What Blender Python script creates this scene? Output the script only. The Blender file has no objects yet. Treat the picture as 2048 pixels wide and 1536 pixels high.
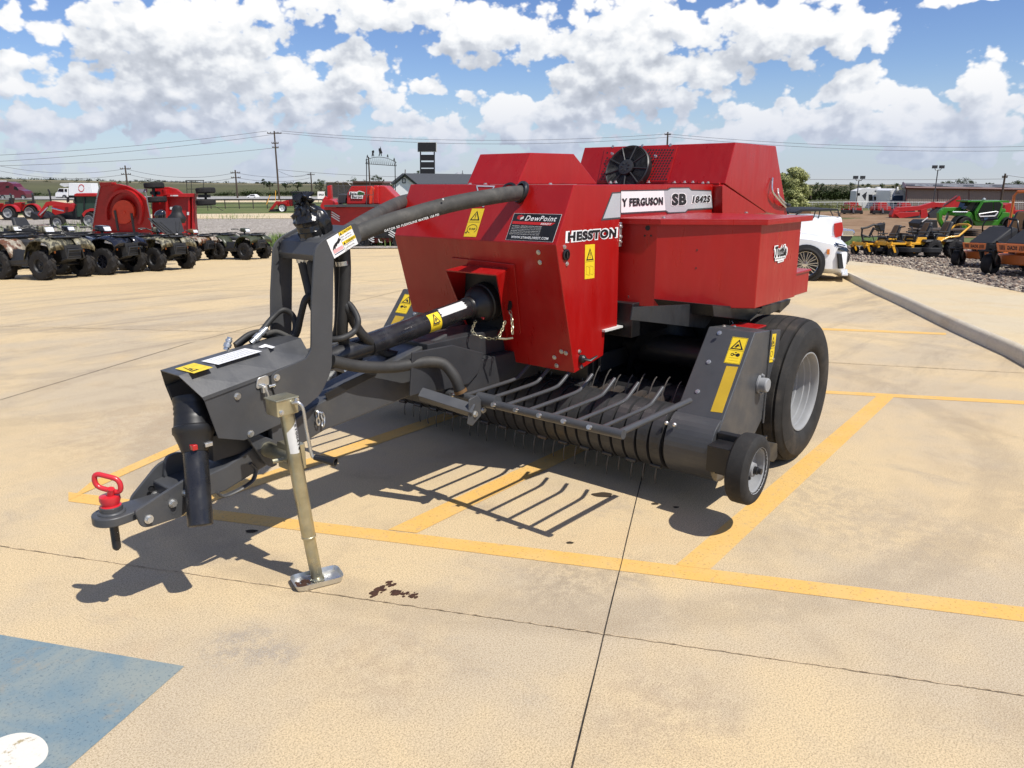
import bpy, bmesh, math, random
from mathutils import Vector, Matrix
from math import sin, cos, pi, radians as rad, atan2, hypot
random.seed(7)
SC = bpy.context.scene
COL = SC.collection
V = Vector
# ------------------------------------------------------------------ camera
FPX, HOR, CH = 1527.0, 367.0, 1.5
PITCH = math.atan((768 - HOR) / FPX); YAW = rad(39.38)
F0 = V((cos(YAW), sin(YAW), 0)); RT = V((sin(YAW), -cos(YAW), 0)); UP0 = V((0, 0, 1))
FW = F0 * cos(PITCH) - UP0 * sin(PITCH); UPV = F0 * sin(PITCH) + UP0 * cos(PITCH)
CP = V((0, 0, CH))
cam = bpy.data.cameras.new('camera'); co = bpy.data.objects.new('camera', cam); COL.objects.link(co)
cam.sensor_fit = 'HORIZONTAL'; cam.sensor_width = 36; cam.lens = FPX / 2048 * 36
cam.clip_start = .05; cam.clip_end = 6000
co.matrix_world = Matrix((RT, UPV, -FW)).transposed().to_4x4(); co.location = CP
SC.camera = co

def ray(px, py): return FW + RT * ((px - 1024) / FPX) - UPV * ((py - 768) / FPX)
def at(px, py, x=None, y=None, z=None, d=None):
    """real point seen at a photo position on a known plane (measuring tool)"""
    r = ray(px, py)
    if x is not None: t = x / r.x
    elif y is not None: t = y / r.y
    elif z is not None: t = (z - CH) / r.z
    else: t = d / r.dot(F0)
    return CP + r * t
def atp(px, py, P0, n):
    r = ray(px, py); n = V(n)
    return CP + r * ((V(P0) - CP).dot(n) / r.dot(n))

def hfar(az):           # height of the far horizon, 1200 m out, by bearing from the view direction (degrees)
    pts = [(-180, 2), (-60, 8), (-36, 8.6), (-27, 4.8), (-20, 2.2), (-12, .6), (0, .2), (180, .2)]
    for (a, b), (c, d) in zip(pts, pts[1:]):
        if a <= az <= c: return b + (d - b) * (az - a) / (c - a)
    return 0
def terr(x, y):
    r = hypot(x, y)
    if r < 8: return 0.0
    if r < 40: return -.04 * (r - 8)
    az = math.degrees(YAW - atan2(y, x)); az = (az + 180) % 360 - 180
    q = min(max((az - 9) / 8, 0), 1) * (1 if az < 90 else max(0, 1 - (az - 90) / 40)); q = q * q * (3 - 2 * q)
    base = -1.28 - 1.35 * q * min(max((r - 42) / 60, 0), 1)
    if r < 170: return base
    t = min((r - 170) / 1030, 1.6)
    return base + (hfar(az) - base) * t
def gp(px, py):
    r = ray(px, py); t = .5; lo = 0
    while t < 3000:
        p = CP + r * t
        if p.z <= terr(p.x, p.y):
            for _ in range(30):
                m = (lo + t) / 2; q = CP + r * m
                if q.z <= terr(q.x, q.y): t = m
                else: lo = m
            p = CP + r * t
            return V((p.x, p.y, terr(p.x, p.y)))
        lo = t; t *= 1.02
    return CP + r * 3000
def polar(az, r, dz=0):  # bearing from view direction (deg, right +)
    a = YAW - rad(az); x, y = r * cos(a), r * sin(a)
    return V((x, y, terr(x, y) + dz))
def azof(px): return math.degrees(math.atan((px - 1024) / 1579.0))

# ------------------------------------------------------------------ materials
MATS = {}
def nd(nt, t, **k):
    n = nt.nodes.new(t)
    for a, b in k.items():
        setattr(n, a, b)
    return n
def mat(name, col, rough=.5, metal=0, var=.0, vscale=6, bump=0, bscale=40, coat=0, col2=None, c2scale=3, c2lo=.45, c2hi=.6, stretch=(1, 1, 1), rvar=0, trans=0, ior=1.45, emit=0, spec=.5):
    """principled material with procedural colour, roughness and bump variation in object space"""
    if name in MATS: return MATS[name]
    m = bpy.data.materials.new(name); m.use_nodes = True; nt = m.node_tree; L = nt.links.new
    b = nt.nodes['Principled BSDF']
    b.inputs['Roughness'].default_value = rough; b.inputs['Metallic'].default_value = metal
    b.inputs['Coat Weight'].default_value = coat; b.inputs['Coat Roughness'].default_value = .12
    b.inputs['Specular IOR Level'].default_value = spec
    if trans: b.inputs['Transmission Weight'].default_value = trans; b.inputs['IOR'].default_value = ior
    c = (*col, 1); b.inputs['Base Color'].default_value = c
    if emit: b.inputs['Emission Color'].default_value = c; b.inputs['Emission Strength'].default_value = emit
    tc = nd(nt, 'ShaderNodeTexCoord'); mp = nd(nt, 'ShaderNodeMapping'); mp.inputs['Scale'].default_value = stretch
    L(tc.outputs['Object'], mp.inputs['Vector'])
    out = None
    if col2:
        n = nd(nt, 'ShaderNodeTexNoise'); n.inputs['Scale'].default_value = c2scale; n.inputs['Detail'].default_value = 6; n.inputs['Roughness'].default_value = .65
        L(mp.outputs[0], n.inputs['Vector'])
        r = nd(nt, 'ShaderNodeMapRange'); r.inputs['From Min'].default_value = c2lo; r.inputs['From Max'].default_value = c2hi
        L(n.outputs[0], r.inputs['Value'])
        mx = nd(nt, 'ShaderNodeMix', data_type='RGBA'); mx.inputs['A'].default_value = c; mx.inputs['B'].default_value = (*col2, 1)
        L(r.outputs[0], mx.inputs['Factor']); out = mx.outputs['Result']
    if var:
        n = nd(nt, 'ShaderNodeTexNoise'); n.inputs['Scale'].default_value = vscale; n.inputs['Detail'].default_value = 8; n.inputs['Roughness'].default_value = .6
        L(mp.outputs[0], n.inputs['Vector'])
        r = nd(nt, 'ShaderNodeMapRange'); r.inputs['From Min'].default_value = .3; r.inputs['From Max'].default_value = .7
        r.inputs['To Min'].default_value = 1 - var; r.inputs['To Max'].default_value = 1 + var
        L(n.outputs[0], r.inputs['Value'])
        mx = nd(nt, 'ShaderNodeMix', data_type='RGBA', blend_type='MULTIPLY'); mx.inputs['Factor'].default_value = 1
        if out: L(out, mx.inputs['A'])
        else: mx.inputs['A'].default_value = c
        L(r.outputs[0], mx.inputs['B']); out = mx.outputs['Result']
    if out: L(out, b.inputs['Base Color'])
    if rvar:
        n = nd(nt, 'ShaderNodeTexNoise'); n.inputs['Scale'].default_value = vscale * 1.7; n.inputs['Detail'].default_value = 6
        L(mp.outputs[0], n.inputs['Vector'])
        r = nd(nt, 'ShaderNodeMapRange'); r.inputs['From Min'].default_value = .3; r.inputs['From Max'].default_value = .7
        r.inputs['To Min'].default_value = max(.02, rough - rvar); r.inputs['To Max'].default_value = min(1, rough + rvar)
        L(n.outputs[0], r.inputs['Value']); L(r.outputs[0], b.inputs['Roughness'])
    if bump:
        n = nd(nt, 'ShaderNodeTexNoise'); n.inputs['Scale'].default_value = bscale; n.inputs['Detail'].default_value = 5
        L(mp.outputs[0], n.inputs['Vector'])
        bp = nd(nt, 'ShaderNodeBump'); bp.inputs['Strength'].default_value = bump; bp.inputs['Distance'].default_value = .01
        L(n.outputs[0], bp.inputs['Height']); L(bp.outputs[0], b.inputs['Normal'])
    MATS[name] = m; return m

def M(n): return MATS[n]
mat('red', (.335, .0052, .0045), .36, var=.05, vscale=5, rvar=.10, coat=.16, spec=.4, col2=(.36, .018, .016), c2scale=4, c2lo=.52, c2hi=.85, stretch=(3, 3, .55), bump=.015, bscale=4)
mat('red_dk', (.24, .006, .006), .4, var=.08, rvar=.1, coat=.2)
mat('red_far', (.40, .010, .010), .42, var=.12, vscale=3, coat=.1)
mat('red_orange', (.62, .04, .012), .42, var=.1, coat=.1)
mat('grey', (.056, .058, .062), .40, var=.10, vscale=7, rvar=.12, bump=.03, bscale=120, col2=(.085, .082, .075), c2scale=5, c2lo=.55, c2hi=.85, spec=.5)
mat('grey_dk', (.030, .031, .034), .5, var=.15, rvar=.1)
mat('black', (.012, .012, .013), .42, var=.2, rvar=.12)
mat('blackp', (.016, .016, .018), .32, var=.3, vscale=10, rvar=.15, col2=(.05, .05, .052), c2scale=9, c2lo=.56, c2hi=.8, bump=.03, bscale=60)
mat('blackm', (.010, .010, .011), .6, var=.2)
mat('bag', (.010, .010, .011), .24, rvar=.1, bump=.25, bscale=25)
mat('rubber', (.024, .023, .022), .82, var=.25, vscale=14, bump=.10, bscale=90, col2=(.075, .062, .048), c2scale=5, c2lo=.52, c2hi=.8, spec=.3)
mat('rubber_dk', (.018, .017, .017), .8, var=.25, vscale=14, bump=.08, bscale=90, col2=(.05, .04, .03), c2scale=6, c2lo=.55, c2hi=.8, spec=.3)
mat('hose', (.050, .048, .043), .75, var=.3, vscale=12, bump=.12, bscale=50, col2=(.115, .105, .09), c2scale=7, c2lo=.5, c2hi=.75)
mat('hose_dk', (.022, .022, .022), .6, var=.3, vscale=12, bump=.05, bscale=50)
mat('zinc', (.62, .62, .60), .34, metal=.9, var=.15, vscale=20, rvar=.12)
mat('zinc_y', (.46, .42, .28), .36, metal=.8, var=.3, vscale=9, rvar=.15, col2=(.36, .39, .36), c2scale=5, c2lo=.45, c2hi=.7)
mat('steel', (.55, .55, .55), .28, metal=.95, var=.2, vscale=15)
mat('rim', (.27, .275, .28), .6, metal=.0, spec=.3, var=.12, rvar=.1)
mat('silver', (.56, .58, .60), .35, metal=.35, var=.05)
mat('white', (.80, .80, .79), .4, var=.04)
mat('whitep', (.80, .81, .82), .25, coat=.6, var=.02)
mat('dirtyw', (.62, .62, .60), .5, var=.1)
mat('yellow', (.78, .56, .02), .42, var=.05)
mat('yellow_g', (.52, .34, .02), .28, var=.1, coat=.4)
mat('ink', (.008, .008, .009), .5)
mat('inkred', (.5, .02, .02), .45)
mat('pink', (.72, .38, .38), .5)
mat('navy', (.03, .025, .09), .5)
mat('rust', (.16, .07, .03), .8, var=.4, vscale=20, bump=.2)
mat('clay', (.050, .020, .010), .95, var=.5, vscale=40, bump=.5, bscale=60)
mat('redplast', (.55, .02, .03), .35, coat=.3)
mat('band', (.045, .045, .047), .45, metal=.2, var=.3, vscale=7, col2=(.16, .11, .075), c2scale=2.2, c2lo=.52, c2hi=.75, rvar=.12)
mat('tine', (.12, .11, .10), .45, metal=.6)
mat('glass_dk', (.012, .014, .016), .06, spec=.6)
mat('glass_gr', (.03, .06, .05), .05, spec=.7)
mat('mowy', (.75, .38, .02), .4, var=.06, coat=.2)
mat('mowo', (.70, .17, .03), .42, var=.08, coat=.2)
mat('seat_tan', (.16, .085, .03), .6, var=.1)
mat('seat_dk', (.035, .034, .034), .5, var=.2)
mat('green', (.035, .20, .010), .35, var=.06, coat=.3)
mat('greentr', (.02, .09, .02), .4)
mat('olive', (.045, .052, .028), .4, var=.15)
mat('camo', (.22, .20, .13), .45, col2=(.045, .042, .028), c2scale=11, c2lo=.46, c2hi=.52, var=.45, vscale=17, stretch=(1, 1, .5))
mat('camo_r', (.32, .28, .22), .45, col2=(.13, .055, .028), c2scale=9, c2lo=.46, c2hi=.53, var=.5, vscale=14, stretch=(1, 1, .35))
mat('atvblk', (.011, .012, .018), .22, coat=.4, var=.1)
mat('plast', (.018, .019, .021), .55, var=.2, vscale=15, rvar=.1)
mat('lens', (.75, .76, .78), .12, spec=.8, var=.25, vscale=30)
mat('lensred', (.42, .012, .012), .18, coat=.5)
mat('amber', (.55, .16, .02), .3)
mat('maroon', (.115, .010, .020), .3, coat=.5, var=.05)
mat('chrome', (.7, .7, .7), .15, metal=1)
mat('wood', (.060, .043, .030), .85, var=.35, vscale=12, stretch=(6, 6, .4), bump=.1)
mat('siding', (.21, .175, .145), .6, var=.06)
mat('roofm', (.15, .14, .13), .5, var=.08)
mat('roof_dk', (.045, .050, .058), .6, var=.1)
mat('trimr', (.075, .016, .016), .5)
mat('housew', (.78, .79, .80), .6, var=.03)
mat('pipe', (.045, .035, .030), .7, var=.2)
mat('galv', (.42, .43, .44), .5, metal=.4, var=.15)
mat('rvgrey', (.66, .66, .64), .5, var=.06)
mat('brown', (.10, .05, .04), .6, var=.1)
mat('bluewin', (.04, .07, .13), .1, spec=.7)
mat('bark', (.07, .05, .035), .9, var=.3, vscale=10, bump=.3)
for nm, c in dict(leaf_dk=(.030, .048, .017), leaf=(.048, .068, .022), leaf_lt=(.20, .22, .08), leaf_wil=(.36, .37, .15)).items():
    mat(nm, c, .6, var=.5, vscale=1.3, spec=.25)

# ------------------------------------------------------------------ mesh builder
TCACHE = {}
def text_geo(s, bold=.0, shear=0):
    k = (s, bold, shear)
    if k in TCACHE: return TCACHE[k]
    c = bpy.data.curves.new('lettering', 'FONT'); c.body = s; c.size = 1; c.offset = bold; c.shear = shear; c.resolution_u = 3; c.space_character = 1.12; c.fill_mode = 'FRONT'
    o = bpy.data.objects.new('lettering', c); COL.objects.link(o)
    dg = bpy.context.evaluated_depsgraph_get(); me = bpy.data.meshes.new_from_object(o.evaluated_get(dg))
    vs = [v.co.copy() for v in me.vertices]; fs = [tuple(p.vertices) for p in me.polygons]
    bpy.data.objects.remove(o); bpy.data.curves.remove(c); bpy.data.meshes.remove(me)
    x0 = min(v.x for v in vs); x1 = max(v.x for v in vs); y0 = min(v.y for v in vs); y1 = max(v.y for v in vs)
    vs = [((v.x - x0) / (x1 - x0), (v.y - y0) / (y1 - y0)) for v in vs]
    TCACHE[k] = (vs, fs); return TCACHE[k]

class MB:
    def __init__(s): s.v = []; s.f = []; s.sm = []; s.mi = []; s.m = 0; s.marks = []
    def add(s, vs, fs, smooth=False):
        o = len(s.v); s.v += [V(v) for v in vs]
        for f in fs: s.f.append([i + o for i in f]); s.sm.append(smooth); s.mi.append(s.m)
        return s
    def box(s, x0, x1, y0, y1, z0, z1):
        return s.add([(x, y, z) for x in (x0, x1) for y in (y0, y1) for z in (z0, z1)],
                     [(0, 1, 3, 2), (4, 6, 7, 5), (0, 4, 5, 1), (2, 3, 7, 6), (0, 2, 6, 4), (1, 5, 7, 3)])
    def cbox(s, c, d): return s.box(c[0] - d[0] / 2, c[0] + d[0] / 2, c[1] - d[1] / 2, c[1] + d[1] / 2, c[2] - d[2] / 2, c[2] + d[2] / 2)
    def hull8(s, p):     # 8 points: bottom loop of four, top loop of four
        return s.add(p, [(3, 2, 1, 0), (4, 5, 6, 7)] + [(i, (i + 1) % 4, 4 + (i + 1) % 4, 4 + i) for i in range(4)])
    def prism(s, poly, vec, smooth=False):
        n = len(poly); vec = V(vec); p = [V(q) for q in poly]
        s.add(p + [q + vec for q in p], [tuple(range(n))[::-1], tuple(range(n, 2 * n))])
        o = len(s.v) - 2 * n
        for i in range(n):
            j = (i + 1) % n; s.f.append([o + i, o + j, o + n + j, o + n + i]); s.sm.append(smooth); s.mi.append(s.m)
        return s
    def plate(s, y0, y1, xz): return s.prism([(x, y0, z) for x, z in xz], (0, y1 - y0, 0))
    def quad(s, *p): return s.add(p, [tuple(range(len(p)))])
    def sheet(s, rows, smooth=True, close=False):
        n = len(rows[0]); fs = []
        for i in range(len(rows) - 1):
            for j in range(n if close else n - 1):
                k = (j + 1) % n; fs.append((i * n + j, i * n + k, (i + 1) * n + k, (i + 1) * n + j))
        return s.add([p for r in rows for p in r], fs, smooth)
    def tube(s, pts, r, n=10, caps=True, rs=None, flat=1.0):
        P = [V(p) for p in pts]; N = len(P); rows = []; up = None
        for i in range(N):
            t = (P[min(i + 1, N - 1)] - P[max(i - 1, 0)]).normalized()
            if up is None:
                up = V((0, 0, 1)) if abs(t.z) < .9 else V((1, 0, 0))
            a = t.cross(up); a.normalize(); b = a.cross(t).normalized(); up = b
            q = rs[i] if rs else r
            rows.append([P[i] + a * (q * cos(2 * pi * k / n)) + b * (q * flat * sin(2 * pi * k / n)) for k in range(n)])
        s.sheet(rows, True, True)
        if caps:
            o = len(s.v)
            for rr, rev in ((rows[0], 0), (rows[-1], 1)):
                s.add(rr, [tuple(range(n)) if rev else tuple(range(n))[::-1]])
        return s
    def cyl(s, a, b, r, n=16, r2=None): return s.tube([a, b], r, n, rs=[r, r if r2 is None else r2])
    def lathe(s, prof, o, ax, n=24, caps=False):
        """prof: (radius, offset along axis) rows"""
        ax = V(ax).normalized(); o = V(o); u = ax.cross(V((0, 0, 1)) if abs(ax.z) < .9 else V((1, 0, 0))).normalized(); w = ax.cross(u)
        rows = [[o + ax * t + (u * cos(2 * pi * k / n) + w * sin(2 * pi * k / n)) * r for k in range(n)] for r, t in prof]
        s.sheet(rows, True, True)
        if caps:
            s.add(rows[0], [tuple(range(n))[::-1]]); s.add(rows[-1], [tuple(range(n))])
        return s
    def ball(s, c, r, n=12, sc=(1, 1, 1)):
        c = V(c); rows = []
        for i in range(n // 2 + 1):
            t = pi * i / (n // 2); q = max(sin(t), 1e-3)
            rows.append([c + V((r * sc[0] * q * cos(2 * pi * k / n), r * sc[1] * q * sin(2 * pi * k / n), -r * sc[2] * cos(t))) for k in range(n)])
        return s.sheet(rows, True, True)
    def mark(s): s.marks.append((len(s.v), len(s.f))); return s
    def split(s, name, mats, parent, bevel=0):
        ends = s.marks[1:] + [(len(s.v), len(s.f))]
        for (v0, f0), (v1, f1) in zip(s.marks, ends):
            q = MB(); q.v = s.v[v0:v1]; q.f = [[i - v0 for i in f] for f in s.f[f0:f1]]; q.sm = s.sm[f0:f1]; q.mi = s.mi[f0:f1]
            if q.f: q.build(name, mats, parent, bevel)
    def bolt(s, c, nrm, r=.011, h=.008):
        s.mark(); r *= .72; h *= .8
        c = V(c); nrm = V(nrm).normalized()
        s.cyl(c, c + nrm * h * .35, r * 1.5, 12); s.cyl(c + nrm * h * .3, c + nrm * h * 1.2, r, 6); return s
    def xf(s, mtx, start=0):
        for i in range(start, len(s.v)): s.v[i] = mtx @ s.v[i]
        return s
    def build(s, name, mats, parent=None, bevel=0, label=None, seg=2, loc=None):
        if not isinstance(mats, (list, tuple)): mats = [mats]
        me = bpy.data.meshes.new(name)
        off = V((0, 0, 0))
        if parent is not None:
            p = parent
            while p: off = off + p.location; p = p.parent
        if loc is not None: off = off + V(loc)
        me.from_pydata([v - off for v in s.v], [], s.f)
        for m in mats: me.materials.append(M(m) if isinstance(m, str) else m)
        me.polygons.foreach_set('use_smooth', s.sm); me.polygons.foreach_set('material_index', s.mi)
        bm = bmesh.new(); bm.from_mesh(me); bmesh.ops.recalc_face_normals(bm, faces=bm.faces); bm.to_mesh(me); bm.free()
        if any(s.sm): me.set_sharp_from_angle(angle=rad(38))
        o = bpy.data.objects.new(name, me); COL.objects.link(o)
        if parent is not None: o.parent = parent
        if loc is not None: o.location = loc
        if bevel:
            b = o.modifiers.new('edge', 'BEVEL'); b.width = bevel; b.segments = seg; b.limit_method = 'ANGLE'; b.angle_limit = rad(35)
        if label: o['label'] = label
        return o

class Dec:
    """flat sticker: O top-left corner, U right edge vector, D down edge vector, n outward"""
    def __init__(s, O, U, D, n, base=.0012):
        s.O, s.U, s.D, s.n = V(O), V(U), V(D), V(n).normalized(); s.b = MB(); s.mats = []; s.base = base; s.l = 0
    def P(s, u, v): return s.O + s.U * u + s.D * v + s.n * (s.base + s.l * .0006)
    def mi(s, m):
        if m not in s.mats: s.mats.append(m)
        s.b.m = s.mats.index(m)
    def poly(s, pts, m, l=None):
        if l is not None: s.l = l
        s.mi(m); s.b.quad(*[s.P(u, v) for u, v in pts]); return s
    def rect(s, u0, v0, u1, v1, m, l=None): return s.poly([(u0, v0), (u1, v0), (u1, v1), (u0, v1)], m, l)
    def text(s, t, u0, v0, u1, v1, m, l=None, bold=0, shear=0):
        if l is not None: s.l = l
        s.mi(m); vs, fs = text_geo(t, bold, shear)
        s.b.add([s.P(u0 + (u1 - u0) * x, v1 + (v0 - v1) * y) for x, y in vs], fs); return s
    def warn(s, u0, v0, u1, v1, l=1, sym=1):
        """black triangle with yellow inside"""
        uc = (u0 + u1) / 2
        s.poly([(uc, v0), (u1, v1), (u0, v1)], 'ink', l)
        du = (u1 - u0) * .11; dv = (v1 - v0) * .1
        s.poly([(uc, v0 + dv * 2), (u1 - du * 1.6, v1 - dv), (u0 + du * 1.6, v1 - dv)], 'yellow', l + 1)
        w = (u1 - u0) * .045
        if sym == 1:
            s.poly([(uc - w, v0 + (v1 - v0) * .38), (uc + w, v0 + (v1 - v0) * .38), (uc + w * .6, v0 + (v1 - v0) * .68), (uc - w * .6, v0 + (v1 - v0) * .68)], 'ink', l + 2)
            s.rect(uc - w, v0 + (v1 - v0) * .73, uc + w, v0 + (v1 - v0) * .81, 'ink', l + 2)
        else:
            W = (u1 - u0); H = (v1 - v0)
            s.poly([(uc - W * .2, v0 + H * .82), (uc - W * .05, v0 + H * .5), (uc + W * .07, v0 + H * .48), (uc + W * .2, v0 + H * .78), (uc + W * .08, v0 + H * .66), (uc - W * .04, v0 + H * .84)], 'ink', l + 2)
        return s
    def line(s, u0, v0, u1, v1, w, m, l=None):
        if l is not None: s.l = l
        a = s.P(u0, v0); b = s.P(u1, v1); t = (b - a).normalized().cross(s.n) * w / 2
        s.mi(m); s.b.quad(a + t, b + t, b - t, a - t); return s
    def ring(s, uc, vc, ru, rv, th, m, l=None, a0=0, a1=2 * pi, n=24):
        if l is not None: s.l = l
        s.mi(m); rows = []
        for i in range(n + 1):
            a = a0 + (a1 - a0) * i / n
            rows.append([s.P(uc + ru * cos(a), vc + rv * sin(a)), s.P(uc + ru * (1 - th) * cos(a), vc + rv * (1 - th) * sin(a))])
        s.b.sheet(rows, False); return s
    def build(s, name, parent, label=None): return s.b.build(name, s.mats, parent, label=label)

def tag(o, label=None, cat=None, group=None, kind=None):
    if label: o['label'] = label
    if cat: o['category'] = cat
    if group: o['group'] = group
    if kind: o['kind'] = kind
    return o
def empty(name, loc, rz=0, label=None, cat=None, group=None, sc=1):
    o = bpy.data.objects.new(name, None); COL.objects.link(o); o.location = loc; o.rotation_euler = (0, 0, rz); o.scale = (sc,) * 3; o.empty_display_size = .2
    return tag(o, label, cat, group)
class LocalRoot:
    pass
def copy_tree(o, parent=None):
    c = o.copy(); COL.objects.link(c)
    if parent is not None: c.parent = parent
    for ch in list(o.children): copy_tree(ch, c)
    return c
def bez(p, n=8):
    """smooth Catmull-Rom through points"""
    P = [V(q) for q in p]; P = [P[0] * 2 - P[1]] + P + [P[-1] * 2 - P[-2]]; o = []
    for i in range(1, len(P) - 2):
        a, b, c, d = P[i - 1:i + 3]
        for k in range(n):
            t = k / n
            o.append(.5 * ((2 * b) + (c - a) * t + (2 * a - 5 * b + 4 * c - d) * t * t + (3 * b - a - 3 * c + d) * t ** 3))
    o.append(P[-2]); return o
def rounded(pts, r, n=4):
    """round the corners of a 2-D polygon; r one radius or a list"""
    o = []; N = len(pts)
    for i in range(N):
        a, b, c = V(pts[i - 1]), V(pts[i]), V(pts[(i + 1) % N]); rr = r[i] if isinstance(r, (list, tuple)) else r
        if rr <= 0: o.append(tuple(b)); continue
        u = (a - b); w = (c - b); q = min(rr, u.length * .49, w.length * .49); p0 = b + u.normalized() * q; p1 = b + w.normalized() * q
        for k in range(n + 1):
            t = k / n; o.append(tuple(p0 * (1 - t) ** 2 + b * 2 * t * (1 - t) + p1 * t * t))
    return o
mat('wire', (.10, .10, .11), .6)
mat('hose_md', (.030, .029, .027), .65, var=.3, vscale=12, bump=.08, bscale=50, col2=(.06, .055, .047), c2scale=7, c2lo=.52, c2hi=.8)
# ================================================================== sky and sun
SUN_EL = 57.0
sl = bpy.data.lights.new('sun', 'SUN'); sl.energy = 5.0; sl.angle = rad(.53); sl.color = (1, .955, .88)
so = bpy.data.objects.new('sun', sl); COL.objects.link(so)
so.rotation_euler = V((0, cos(rad(SUN_EL)), -sin(rad(SUN_EL)))).to_track_quat('-Z', 'Y').to_euler(); so.location = (0, -20, 30)
W = bpy.data.worlds.new('World'); SC.world = W; W.use_nodes = True
SC.view_settings.view_transform = 'Standard'; SC.view_settings.look = 'None'; SC.view_settings.exposure = .10; SC.view_settings.gamma = 1
SC.view_settings.use_curve_mapping = False
nt = W.node_tree; nt.nodes.clear()
class E_:
    """tiny expression builder for shader math"""
    def __init__(s, nt, o): s.nt, s.o = nt, o
    def _m(s, op, *a, clamp=False):
        n = s.nt.nodes.new('ShaderNodeMath'); n.operation = op; n.use_clamp = clamp
        for i, q in enumerate(a):
            if isinstance(q, E_): s.nt.links.new(q.o, n.inputs[i])
            else: n.inputs[i].default_value = q
        return E_(s.nt, n.outputs[0])
    def __add__(s, b): return s._m('ADD', s, b)
    def __sub__(s, b): return s._m('SUBTRACT', s, b)
    def __mul__(s, b): return s._m('MULTIPLY', s, b)
    def __truediv__(s, b): return s._m('DIVIDE', s, b)
    def mad(s, b, c): return s._m('MULTIPLY_ADD', s, b, c)
    def smax(s, b, k): return s._m('SMOOTH_MAX', s, b, k)
    def sqrt(s): return s._m('SQRT', s)
    def clamp(s): return s._m('ADD', s, 0.0, clamp=True)
    def abs(s): return s._m('ABSOLUTE', s)
    def rng(s, a, b, c=0, d=1, smooth=True):
        n = s.nt.nodes.new('ShaderNodeMapRange'); n.interpolation_type = 'SMOOTHSTEP' if smooth else 'LINEAR'
        s.nt.links.new(s.o, n.inputs['Value'])
        for k, q in zip(('From Min', 'From Max', 'To Min', 'To Max'), (a, b, c, d)): n.inputs[k].default_value = q
        return E_(s.nt, n.outputs[0])
# --- cloud density group: bearing A and elevation E in degrees -> density
def sky_px(px, py):
    r = ray(px, py).normalized(); return math.degrees(math.atan2(r.dot(RT), r.dot(F0))), math.degrees(math.asin(r.z))
CLOUDS = [  # photo x, y, half width, half height, weight
    (330, 75, 250, 100, 1.1), (470, 120, 150, 90, 1.0), (200, 60, 100, 60, .8), (25, 125, 52, 42, .9), (25, 180, 90, 45, .7), (165, 180, 75, 42, .9), (330, 185, 230, 55, 1.0), (575, 155, 110, 55, .9), (715, 150, 85, 68, 1.1),
    (660, 205, 190, 50, .9), (800, 20, 260, 55, .8), (640, 10, 160, 40, .7), (985, 62, 175, 62, 1.0), (865, 180, 75, 28, .8), (1235, 110, 175, 120, 1.2), (1335, 60, 120, 75, .9), (1330, 150, 190, 75, 1.1), (1110, 225, 200, 50, .9),
    (1010, 205, 90, 40, .8), (1560, 55, 230, 72, 1.0), (1710, 70, 100, 45, .9), (1570, 172, 32, 22, .6), (1720, 205, 95, 55, .9), (1840, 195, 60, 42, .9), (1960, 165, 70, 46, .9), (1930, 235, 170, 42, .9), (1600, 250, 240, 36, .8),
    (1890, -2, 120, 15, .8), (25, 30, 32, 50, .6), (95, 250, 200, 40, .8), (430, 245, 300, 40, .8), (880, 262, 260, 30, .7)]
G = bpy.data.node_groups.new('cloud_density', 'ShaderNodeTree')
G.interface.new_socket('A', in_out='INPUT', socket_type='NodeSocketFloat'); G.interface.new_socket('E', in_out='INPUT', socket_type='NodeSocketFloat')
G.interface.new_socket('D', in_out='OUTPUT', socket_type='NodeSocketFloat')
gi = G.nodes.new('NodeGroupInput'); go = G.nodes.new('NodeGroupOutput')
A = E_(G, gi.outputs['A']); El = E_(G, gi.outputs['E'])
def noise(nt_, a, e, sc, detail, rough, w=0.0, typ='noise'):
    cb = nt_.nodes.new('ShaderNodeCombineXYZ'); a = a + w * 37.3; e = e + w * 11.9; nt_.links.new(a.o, cb.inputs[0]); nt_.links.new(e.o, cb.inputs[1])
    if typ == 'noise':
        n = nt_.nodes.new('ShaderNodeTexNoise'); n.noise_dimensions = '2D'; n.inputs['Scale'].default_value = sc; n.inputs['Detail'].default_value = detail; n.inputs['Roughness'].default_value = rough
    else:
        n = nt_.nodes.new('ShaderNodeTexVoronoi'); n.voronoi_dimensions = '2D'; n.feature = 'SMOOTH_F1'; n.inputs['Scale'].default_value = sc; n.inputs['Detail'].default_value = detail; n.inputs['Roughness'].default_value = rough; n.inputs['Smoothness'].default_value = .35
    nt_.links.new(cb.outputs[0], n.inputs['Vector']); return E_(nt_, n.outputs[0])
wa = noise(G, A, El, .35, 3, .5, 3.1); we = noise(G, A, El, .35, 3, .5, 8.7)
A2 = wa.mad(1.6, A); E2 = we.mad(1.6, El)
A2 = A2 - .8; E2 = E2 - .8
AE = G.nodes.new('ShaderNodeCombineXYZ'); G.links.new(A2.o, AE.inputs[0]); G.links.new(E2.o, AE.inputs[1])
bl = None
for px, py, rx, ry, w in CLOUDS:
    a0, e0 = sky_px(px, py); ra = rx / 1579 * 57.3 * cos(rad(a0)) ** 1.2; re = ry / 1579 * 57.3
    q = G.nodes.new('ShaderNodeVectorMath'); q.operation = 'MULTIPLY_ADD'; G.links.new(AE.outputs[0], q.inputs[0]); q.inputs[1].default_value = (1 / ra, 1 / re, 0); q.inputs[2].default_value = (-a0 / ra, -e0 / re, 0)
    q2 = G.nodes.new('ShaderNodeVectorMath'); q2.operation = 'LENGTH'; G.links.new(q.outputs[0], q2.inputs[0])
    v = E_(G, q2.outputs['Value']).mad(-w * .8, w * .8)
    bl = v if bl is None else bl.smax(v, .25)
low = (El - 3.2).abs().mad(-.16, .36)                       # broken bank near the horizon
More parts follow.
